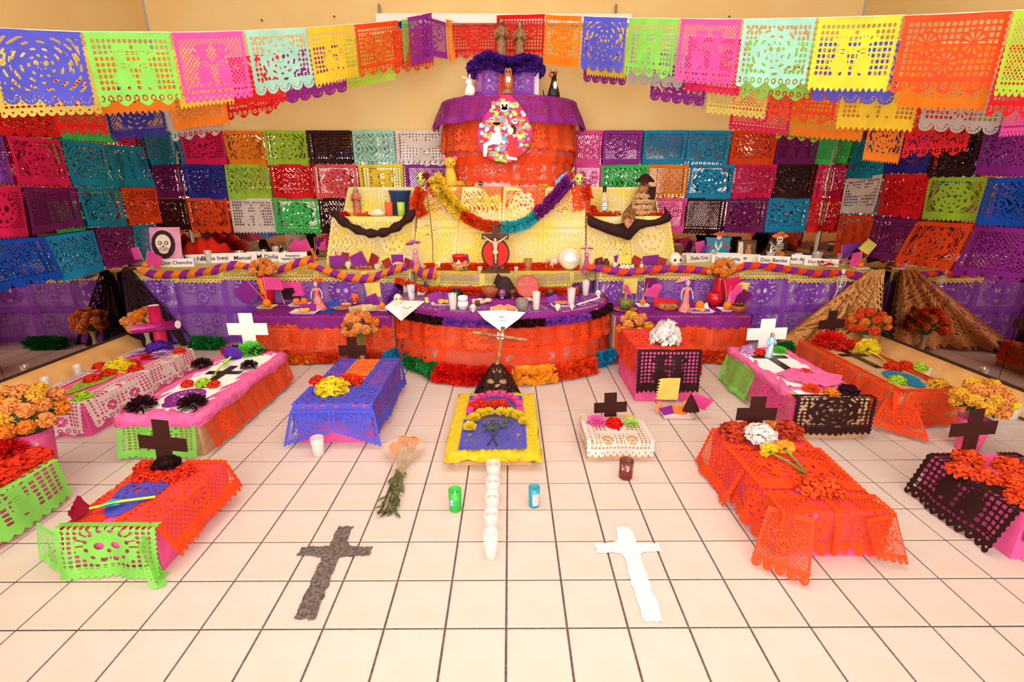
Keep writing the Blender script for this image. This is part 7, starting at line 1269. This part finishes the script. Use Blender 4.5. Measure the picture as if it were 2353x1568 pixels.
fcup('orange plastic cup left of the blue bucket', 895, 3.36, .036, .125, mat('cup_orange', (246, 96, 52), .4)); fcup('lime green plastic cup before the blue bucket', 923, 3.34, .036, .125, mat('cup_lime', (178, 214, 84), .4))
P = onF(922, 3.47); t = thing('blue_bucket', 'dark blue plastic bucket on the left shelf', 'bucket', tuple(P)); g = G(); g.lathe([(.001, 0), (.075, 0), (.092, .19), (.099, .19), (.10, .215), (.105, .215), (.106, .228), (.095, .228), (.09, .19), (.07, .01), (.001, .01)], (0, 0, 0), 26, cap=False); g.make('pail', mat('bucket_blue', (54, 82, 132), .45), t, True)
# ------------------------------------------------------------------ right shelf
P = onF(1386, 3.42); hb = ony(1386, 428, 3.42)[2]-1.13; t = thing('liquor_bottle', 'clear liquor bottle with an oval white label, right shelf', 'bottle', tuple(P)); g = G(); g.lathe([(.001, 0), (.040, 0), (.042, .01), (.042, hb*.5), (.036, hb*.6), (.016, hb*.72), (.014, hb*.85), (.001, hb*.85)], (0, 0, 0), 22, cap=False); g.make('glass', mat('bottle_glass', (240, 224, 190), .06, alpha=.5, spec=.7), t, True)
g = G(); g.lathe([(.017, hb*.80), (.018, hb), (.001, hb)], (0, 0, 0), 16, cap=False); g.make('cap', M_black, t, True); g = G(); M_ = Matrix.Translation((0, -.043, hb*.33)) @ Matrix.Rotation(math.pi/2, 4, 'X'); g.poly(ell(0, 0, .030, .045, 22), 0, .001, M=M_); g.make('label_rim', M_ink, t); g = G(); g.poly(ell(0, 0, .026, .040, 22), .001, .002, M=M_); g.make('label', M_whitecard, t); g = G(); [g.box((0, -.046, hb*.33+z), (w, .001, .004)) for z, w in ((.018, .028), (.0, .044), (-.006, .044), (-.022, .024))]; g.make('label_print', mat('label_grey', (120, 120, 120), .6), t)
for i, (u, y, z) in enumerate(((1356, 3.34, 0), (1366, 3.38, .03), (1374, 3.33, 0), (1362, 3.40, .06), (1353, 3.38, .05))): P = onF(u, y); flower('marigold', 'redorange', (P[0], P[1], 1.13+z), .036, 'red orange crepe flower heaped left of the bottle, ' + ['front left', 'back', 'front right', 'top', 'upper left'][i], 'flowers left of the bottle', sz=.9)
ruf = thing('flower_garland', 'row of red orange crepe along the right shelf front', 'garland', org0); ruffle(ruf, [tuple(onF(u, 3.30)+np.array([0, 0, .015])) for u in (1362, 1390, 1420)], .026, 'orangered', 'garland_length', 120, 3)
for i, u in enumerate((1389, 1402)): P = onF(u, 3.36); t = thing('mini_jar', ['small dark green jar right of the liquor bottle', 'small dark green jar, second from the liquor bottle'][i], 'jar', tuple(P)); g = G(); g.lathe([(.001, 0), (.016, 0), (.018, .025), (.014, .035), (.016, .045), (.001, .046)], (0, 0, 0), 14, cap=False); g.make('jar_body', mat('jar_green', (24, 84, 60), .3, spec=.6), t, True)
P = onF(1418, 3.38); t = thing('red_packet', 'small red and white packet beside the green jars', 'packet', tuple(P), .1); g = G(); g.box((0, 0, .022), (.05, .03, .044)); g.make('packet', mat('packet_red', (206, 34, 50), .5), t); g = G(); g.box((-.002, -.0162, .022), (.03, .001, .016)); g.make('packet_print', M_whitecard, t)
P = onF(1423, 3.31); t = thing('yellow_card', 'little yellow ticket propped on right shelf front', 'ticket', tuple(P), .3); g = G(); g.box((0, 0, .02), (.06, .004, .035), 0); g.make('ticket', paper('straw'), t); g = G(); g.box((0, -.003, .02), (.03, .001, .018)); g.make('ticket_print', M_ink, t)
M_leop = mat('leopard_cloth', (196, 142, 92), .8, noise=.5, nscale=34, rgb2=(92, 52, 32)); P = onF(1476, 3.44); hh = ony(1476, 394, 3.44)[2]-1.13; t = thing('cloth_doll', 'tall doll in brown ringed cloth gown with black hat', 'doll', tuple(P))
g = G(); g.lathe([(.135, 0), (.13, .02), (.105, hh*.30), (.075, hh*.5), (.05, hh*.62), (.045, hh*.70)], (0, 0, 0), 30, 1.1, .75, wob=lambda a, z: .10*math.sin(a*6)*max(0, 1-z/(hh*.6))); g.make('gown', M_leop, t, True)
g = G()
for a in range(16):
    for z in (.03, .08, .13, .18):
        if z/hh > .55: continue
        rr = .132-.05*z/(hh*.5); th = math.radians(180+a*12+(6 if int(z*100) % 10 == 8 else 0)); g.lathe([(.009, 0), (.012, .002), (.015, 0)], (0, 0, 0), 8, cap=False); n_ = 24; R_ = np.array(Vector((math.cos(th), math.sin(th), .2)).to_track_quat('Z', 'Y').to_matrix()); g.V[-n_:] = [tuple(R_ @ np.array(v)+np.array([rr*1.12*math.cos(th), rr*.80*math.sin(th), z])) for v in g.V[-n_:]]
o = g.make('ring_pattern', mat('ring_cream', (232, 196, 150), .7), t, True); o['kind'] = 'stuff'
g = G(); g.ball((0, 0, hh*.76), .035, .9, .9, 1.2, 12); g.make('head', mat('doll_face', (120, 60, 50), .7), t, True); g = G(); g.lathe([(.09, 0), (.085, .015), (.05, .05), (.02, .072), (.001, .076)], (0, 0, hh*.76), 20, 1, .8); g.make('hat', M_blackcard, t, True)
g = G(); g.box((.055, -.06, hh*.52), (.065, .01, .115)); g.make('black_panel', M_blackcard, t)
P = ony(1455, 515, 3.08); t = thing('hanging_scarf', 'brown ringed cloth hanging point down over the shelf edge', 'cloth', (0, 0, 0)); V = [tuple(onF(1430, 3.30)+[0, 0, .03]), tuple(ony(1447, 470, 3.2)), tuple(onF(1462, 3.30)+[0, 0, .03]), tuple(ony(1458, 508, 3.055)), tuple(ony(1443, 526, 3.05)), tuple(ony(1428, 508, 3.055)), tuple(ony(1444, 498, 3.035))]; mk('cloth', V, [[0, 6, 1], [1, 6, 2], [2, 6, 3], [3, 6, 4], [4, 6, 5], [5, 6, 0]], M_leop, t)
flower('marigold', 'redorange', tuple(onF(1500, 3.34)), .042, 'red orange crepe flower, left of the pair at right shelf end'); flower('marigold', 'red', tuple(onF(1517, 3.34)), .04, 'red crepe flower at the far end of right shelf'); P = onF(1498, 3.31); t = thing('cloth_roll', 'pale yellow folded cloth edge over the black swag', 'cloth', tuple(P)+()); g = G(); g.box((0, -.09, -.015), (.2, .03, .045)); g.make('fold', mat('pale_yellow_cloth', (250, 232, 130), .8), t)
# ------------------------------------------------------------------ top of the yellow block
def onC(u, y=3.3): return xat(u, y, HC+.003)
P = onC(1036, 3.34); h_ = m_of(66, P); t = thing('tiger_figurine', 'yellow striped tiger figurine sitting with pink ears', 'figurine', tuple(P), .2); M_tg = mat('tiger_yellow', (250, 196, 60), .4, noise=.1, nscale=20)
g = G(); g.lathe([(.001, 0), (.26*h_, 0), (.27*h_, .1*h_), (.22*h_, .35*h_), (.16*h_, .55*h_), (.13*h_, .66*h_)], (0, 0, 0), 20, .95, 1.0); g.ball((0, -.03*h_, .78*h_), .21*h_, 1, .9, .92, 16); g.ball((0, -.2*h_, .71*h_), .09*h_, 1.1, .7, .8, 10)
for s in (-1, 1): g.tube([(s*.12*h_, -.1*h_, .45*h_), (s*.11*h_, -.2*h_, .2*h_), (s*.11*h_, -.24*h_, .03*h_)], [.06*h_, .05*h_, .06*h_], 8); g.ball((s*.21*h_, -.02*h_, .1*h_), .12*h_, 1, 1.2, .9, 10)
g.tube([(.15*h_, .2*h_, .05*h_), (.32*h_, .1*h_, .12*h_), (.34*h_, -.05*h_, .3*h_)], .035*h_, 8); g.make('body', M_tg, t, True)
g = G(); [g.ball((s*.19*h_, .02*h_, .93*h_), .08*h_, 1, .4, 1, 10) for s in (-1, 1)]; g.make('ear', mat('ear_pink', (220, 110, 140), .6), t, True); g = G()
for s in (-1, 1):
    g.ball((s*.08*h_, -.215*h_, .81*h_), .025*h_, n=7)
    for i in range(3): g.tube([(s*.2*h_, -.06*h_, (.70+.07*i)*h_), (s*.13*h_, -.17*h_, (.68+.07*i)*h_)], .010*h_, 4)
    for i in range(4): g.tube([(s*.24*h_, .0, (.15+.11*i)*h_), (s*(.2-.02*i)*h_, -.14*h_, (.12+.11*i)*h_), (s*.08*h_, -.21*h_+.02*i*h_, (.10+.11*i)*h_)], .012*h_, 4)
g.ball((0, -.27*h_, .73*h_), .03*h_, n=7); g.make('stripes', M_black, t, True)['kind'] = 'stuff'
for i, (u, c, r) in enumerate(((1060, 'amber', .05), (1078, 'orange', .055), (1070, 'paleorange', .045))): flower('marigold', c, tuple(onC(u, 3.34+.04*(i == 2))), r, 'pale orange marigold right of the tiger, ' + ['nearest it', 'farthest', 'middle back'][i], 'marigolds by the tiger', sz=.95)
for i, (u, c, r) in enumerate(((1222, 'yellow', .045), (1238, 'amber', .05), (1252, 'yellow', .04))): flower('marigold', c, tuple(onC(u, 3.34)), r, 'yellow marigold left of the blue butterfly, %s from left' % ORD[i], 'marigolds by the butterfly', sz=.8)
P = onC(1157, 3.38); h_ = m_of(48, P); t = thing('brown_vessel', 'glossy dark brown face vessel with silver highlights', 'vessel', tuple(P)); g = G(); g.lathe([(.001, 0), (.2*h_, 0), (.36*h_, .3*h_), (.40*h_, .55*h_), (.33*h_, .82*h_), (.15*h_, .97*h_), (.001, h_)], (0, 0, 0), 24, cap=False); g.make('vessel', M_darkclay, t, True); g = G(); [g.ball((s*.13*h_, -.33*h_, .6*h_), .07*h_, n=8) for s in (-1, 1)]; [g.ball((s*.40*h_, -.05*h_, .35*h_), .08*h_, .5, 1, 1.4, 8) for s in (-1, 1)]; g.box((0, -.3*h_, .85*h_), (.1*h_, .05*h_, .2*h_)); g.make('silver_marks', mat('silver_mark', (190, 180, 176), .2, .5), t, True)
for i, (u, m, e, lab) in enumerate(((1104, M_black, M_white, 'tiny black skull on the block top, left'), (1143, M_white, M_ink, 'tiny white skull before the brown vessel'), (1193, M_black, M_white, 'tiny black skull right of the brown vessel'))): skull(lab, onC(u, 3.27), 13, m, eye=e)
M_lsk = mat('lime_skull', (206, 218, 110), .45, noise=.1, nscale=20); skull('lime green skull at left end above the orange lace', onC(970, 3.27), 33, M_lsk, -.1, deco=M_lsk); skull('lime green skull at right end above the purple garland', onC(1329, 3.27), 31, M_lsk, .1, deco=M_lsk)
flower('pom', 'magenta', tuple(onC(1000, 3.33)), .075, 'large magenta paper flower behind the left lime skull', sz=.9); flower('open', 'mintlime', tuple(onC(1303, 3.31)), .075, 'pale lime open flower left of the right lime skull', None, (.7, 0), .7); flower('rose', 'red', tuple(onC(985, 3.28)), .035, 'dark red rosebud right of the left lime skull')
P = onC(1276, 3.38); s_ = m_of(52, P)/2; t = thing('butterfly', 'blue paper butterfly with raised wings', 'butterfly', tuple(P)); M_bf2 = mat('butterfly_blue', (70, 150, 215), .5, noise=.3, nscale=40, rgb2=(150, 200, 235))
for s in (-1, 1): g = G(); M_ = Matrix.Rotation(math.pi/2, 4, 'X'); g.poly([(s*x*s_, y*s_) for x, y in ((0, .35), (.3, .8), (.65, 1.1), (1.05, 1.28), (1.0, .95), (.85, .6), (.62, .4), (.7, .2), (.55, .02), (.3, .0), (.05, .15))][::s], -.002, .002, M=M_); o = g.make('wing', M_bf2, t); o.rotation_euler = (0, 0, s*.25)
g = G(); g.tube([(0, -.004, .05*s_), (0, -.006, .5*s_), (0, -.004, .7*s_)], [.004, .007, .004], 7); g.make('butterfly_body', M_bone, t, True)
# hanging orange cloth bow at left of the block
t = thing('crepe_bow', 'orange red crepe gathered at the left corner of the block', 'bow', org0); ruffle(t, [tuple(ony(968, 435, 3.14)), tuple(ony(955, 468, 3.12)), tuple(ony(972, 495, 3.12))], .055, 'orangered', 'gathered_crepe', 60, 2); ruffle(t, [tuple(ony(1345, 425, 3.14)), tuple(ony(1352, 455, 3.13))], .045, 'orangered', 'gathered_crepe', 60, 3)
# ------------------------------------------------------------------ drum: plaque, owl, rabbit, dog
P = ony(1160, 372, 3.13); w_ = m_of(128, P); h_ = ony(1160, 218, 3.13)[2]-P[2]; t = thing('flower_plaque', 'oval plaque of flowers with a skeleton couple on the drum', 'plaque', tuple(P)); M_ = Matrix.Rotation(math.pi/2, 4, 'X'); r_ = random.Random(12)
out = [(w_*.5*x, h_*y) for x, y in ((-.1, .0), (.2, -.0), (.5, .08), (.78, .18), (.93, .35), (.98, .48), (.85, .62), (.68, .76), (.48, .88), (.2, 1.0), (-.1, 1.0), (-.4, .86), (-.62, .74), (-.8, .6), (-.98, .48), (-.95, .28), (-.8, .12), (-.5, .04))]
applique(t, 'backing', [out], M_, mat('plaque_magenta', (186, 30, 100), .5), -.004, .006)
def inside(x, y): return ((x/(w_*.47))**2*(1 if y < h_*.5 else 1+1.6*((y/h_)-.5)))+((y-h_*.48)/(h_*.50))**2 < .9
cols = {'print_blossom_pink': (236, 110, 160), 'print_blossom_blue': (120, 160, 215), 'print_blossom_yellow': (240, 210, 90), 'print_leaf': (140, 196, 84), 'print_blossom_white': (244, 236, 230), 'print_blossom_coral': (240, 120, 80)}
gs = {k: G() for k in cols}; n_ = 0
while n_ < 190:
    x, y = r_.uniform(-.5, .5)*w_, r_.uniform(0, 1)*h_
    if not inside(x, y): continue
    k = r_.choice(list(cols)); rr = r_.uniform(.018, .034)*w_*1.3; z = .003+r_.random()*.004
    pts = [(x+rr*(1+.35*math.cos(5*a))*math.cos(a), y+rr*(1+.35*math.cos(5*a))*math.sin(a)) for a in [2*math.pi*i/15 for i in range(15)]] if k != 'print_leaf' else ell(x, y, rr*1.5, rr*.7, 8); gs[k].poly(pts, z, z+.002, M=M_); n_ += 1
for k, g in gs.items(): o = g.make(k.replace('print_', ''), mat(k, cols[k], .6), t); o['kind'] = 'stuff'
S_ = w_
applique(t, 'skull', [ell(0, h_*.84, S_*.085, h_*.065), ell(0, h_*.79, S_*.055, h_*.04), ell(-S_*.22, h_*.63, S_*.05, h_*.04), ell(S_*.18, h_*.61, S_*.05, h_*.04), ell(-S_*.02, h_*.30, S_*.035, h_*.028)], M_, M_face, .010); applique(t, 'eyes', [ell(-S_*.035, h_*.84, S_*.02, h_*.025, 8), ell(S_*.035, h_*.84, S_*.02, h_*.025, 8), ell(-S_*.24, h_*.635, S_*.012, h_*.014, 8), ell(-S_*.205, h_*.635, S_*.012, h_*.014, 8), ell(S_*.165, h_*.615, S_*.012, h_*.014, 8), ell(S_*.2, h_*.615, S_*.012, h_*.014, 8)], M_, M_dark, .013, .002)
applique(t, 'groom_suit', [[(S_*x, h_*y) for x, y in ((-.22, .42), (-.12, .46), (-.07, .44), (-.05, .32), (-.09, .26), (-.2, .27), (-.3, .24), (-.33, .08), (-.38, .08), (-.38, .27), (-.27, .32))]], M_, M_white, .012, .003); applique(t, 'groom_face', [ell(-S_*.13, h_*.50, S_*.06, h_*.055)], M_, M_face, .014); applique(t, 'groom_hat', [ell(-S_*.13, h_*.565, S_*.14, h_*.028), ell(-S_*.14, h_*.59, S_*.07, h_*.035)], M_, mat('print_sombrero', (236, 120, 60), .6), .015); applique(t, 'bride_face', [ell(S_*.10, h_*.47, S_*.055, h_*.055)], M_, M_face, .012); applique(t, 'bride_hair', [ell(S_*.15, h_*.49, S_*.055, h_*.07)], M_, M_dark, .011); applique(t, 'bride_dress', [[(S_*x, h_*y) for x, y in ((.03, .40), (.14, .41), (.18, .26), (.26, .2), (.25, .08), (.08, .07), (.04, .2), (.08, .28))]], M_, MATS['print_red'], .012, .003); applique(t, 'banner', [[(S_*.03, h_*.04), (S_*.22, h_*.02), (S_*.22, h_*.06), (S_*.04, h_*.085)]], M_, M_face, .016)
P = xat(1168, 3.27, HD+.004); h_ = ony(1168, 156, 3.27)[2]-HD; t = thing('owl_figurine', 'brown and white owl figurine standing on the drum rim', 'figurine', tuple(P)); g = G(); g.lathe([(.001, 0), (.26*h_, 0), (.2*h_, .12*h_), (.10*h_, .2*h_)], (0, 0, 0), 12, wob=lambda a, z: .15*math.sin(a*4)); g.make('stump', M_bamboo, t, True)
g = G(); g.lathe([(.08*h_, .16*h_), (.17*h_, .3*h_), (.18*h_, .5*h_), (.15*h_, .7*h_), (.15*h_, .85*h_), (.13*h_, .93*h_), (.03*h_, .96*h_)], (0, 0, 0), 18); [g.lathe([(.04*h_, .88*h_), (.005*h_, 1.0*h_)], (s*.09*h_, 0, 0), 8) for s in (-1, 1)]; g.make('owl_body', mat('owl_brown', (206, 120, 80), .6, noise=.2, nscale=50), t, True); g = G(); g.ball((0, -.07*h_, .5*h_), .145*h_, .95, .8, 1.5, 12); g.make('breast', M_white, t, True); g = G(); [g.ball((s*.06*h_, -.14*h_, .82*h_), .045*h_, n=8) for s in (-1, 1)]; g.lathe([(.02*h_, .74*h_), (.001, .78*h_)], (0, -.15*h_, 0), 6); g.make('eyes', M_black, t, True)
P = xat(1079, 3.42, HD+.004); h_ = ony(1079, 180, 3.42)[2]-HD; t = thing('rabbit_figurine', 'white rabbit figurine with long back swept ears', 'figurine', tuple(P), -.3); g = G(); g.ball((.05*h_, 0, .35*h_), .32*h_, .9, .8, 1.05, 14); g.ball((-.02*h_, -.03*h_, .78*h_), .18*h_, 1.1, .85, .95, 12); g.tube([(-.05*h_, 0, .9*h_), (-.28*h_, .02, 1.02*h_), (-.5*h_, .03, 1.12*h_)], [.06*h_, .075*h_, .03*h_], 8); g.tube([(.02*h_, 0, .92*h_), (.0, .02, 1.08*h_), (-.05*h_, .03, 1.22*h_)], [.05*h_, .06*h_, .03*h_], 8); g.tube([(-.1*h_, -.15*h_, .4*h_), (-.12*h_, -.22*h_, .1*h_)], .07*h_, 8); g.make('body', M_white, t, True); g = G(); g.lathe([(.001, 0), (.36*h_, 0), (.36*h_, .06*h_), (.001, .06*h_)], (0, 0, 0), 16, cap=False); g.make('base', M_darkclay, t)
P = xat(1272, 3.44, HD+.004); h_ = ony(1268, 160, 3.44)[2]-HD; t = thing('dog_figurine', 'black and tan dog figurine sitting with a white chest', 'figurine', tuple(P), .15)
g = G(); g.lathe([(.001, 0), (.24*h_, 0), (.25*h_, .12*h_), (.17*h_, .38*h_), (.11*h_, .58*h_), (.09*h_, .72*h_)], (0, 0, 0), 18, 1, .85); g.ball((-.03*h_, 0, .8*h_), .12*h_, 1.1, .9, 1, 12); [g.tube([(s*.08*h_, -.1*h_, .4*h_), (s*.08*h_, -.17*h_, .02*h_)], .045*h_, 7) for s in (-1, 1)]; g.tube([(-.2*h_, .1*h_, .04*h_), (-.38*h_, .05*h_, .1*h_), (-.42*h_, .05*h_, .28*h_)], [.04*h_, .03*h_, .015*h_], 7); g.make('body', M_black, t, True)
g = G(); g.tube([(-.08*h_, -.04*h_, .78*h_), (-.22*h_, -.08*h_, .77*h_)], [.07*h_, .045*h_], 8); [g.lathe([(.05*h_, 0), (.045*h_, .06*h_), (.005*h_, .16*h_)], (x*h_, 0, .86*h_), 8, 1, .5) for x in (-.14, .09)]; g.make('tan_marks', mat('dog_tan', (214, 116, 60), .5), t, True); g = G(); g.ball((.02*h_, -.14*h_, .42*h_), .10*h_, .8, .5, 1.5, 10); [g.ball((x*h_, -.11*h_, .83*h_), .018*h_, n=7) for x in (-.1, -.0)]; g.make('white_chest', M_white, t, True)
# robed statues on the top box
M_ag = mat('aged_bronze', (160, 116, 78), .5, noise=.25, nscale=40, spec=.4)
for u, vt, lab, rz in ((1152, 40, 'brown robed bearded statue with open hand on the top box, left', .15), (1194, 47, 'brown robed statue with long hair on the top box, right', -.15)):
    y = 3.66; zb = zE+.002; P = xat(u, y, zb); h = ony(u, vt, y)[2]-zb; t = robed(lab, P, h/m_of(1, P), M_ag, mat('statue_hair', (92, 58, 44), .6), mat('statue_face', (190, 140, 104), .5), rz=rz)
    if u == 1152: g = G(); g.ball((0, -.045*h, .868*h), .036*h, .8, .6, 1.0, 10); g.make('beard', MATS['statue_hair'], t, True)
# small blue robed statue on the right tomb
P = onz(1766, 822, .255); t = robed('small lady statue in pale blue mantle and white dress', P, 60, mat('statue_blue', (150, 205, 235), .5), mat('statue_hair2', (150, 84, 50), .6), M_skin, under=M_white); g = G(); g.lathe([(.001, -.0), (.022, 0), (.02, .008), (.001, .009)], (0, 0, 0), 14, cap=False); g.make('base', M_bone, t, True)
# flags and tray before the tall tomb
P = onz(1552, 955, .002); t = thing('pennant_tray', 'white tray holding yellow, black and pink paper pennants', 'tray', tuple(P)); tray(t, .20, .13, M_tray, .025); papers(t, [(-.05, .0, .006, .09, .05, .2, .5, paper('purple')), (.02, .01, .006, .10, .05, -.1, .5, paper('orange')), (.07, .03, .006, .07, .07, -.4, .3, mat('pale_orange_paper', (246, 180, 130), .7, transl=.3)), (-.08, .03, .006, .06, .07, .5, .3, MATS['pale_orange_paper'])])
flagpiece(t, (0, 0, .03), (.0, -.01, .26), .14, .15, 'straw', -1); flagpiece(t, (.03, -.01, .03), (.085, -.03, .17), .15, .09, 'pink', 1); g = G(); V = [(.07, -.03, .17)]; V += [(.075+.055*math.cos(a), -.03+.035*math.sin(a)-.01, .05+.008*(i % 2)) for i, a in enumerate([math.pi*(1+i/14) for i in range(15)])]; mk('black_cone', V, [[0, i, i+1] for i in range(1, 15)], M_blackcard, t)
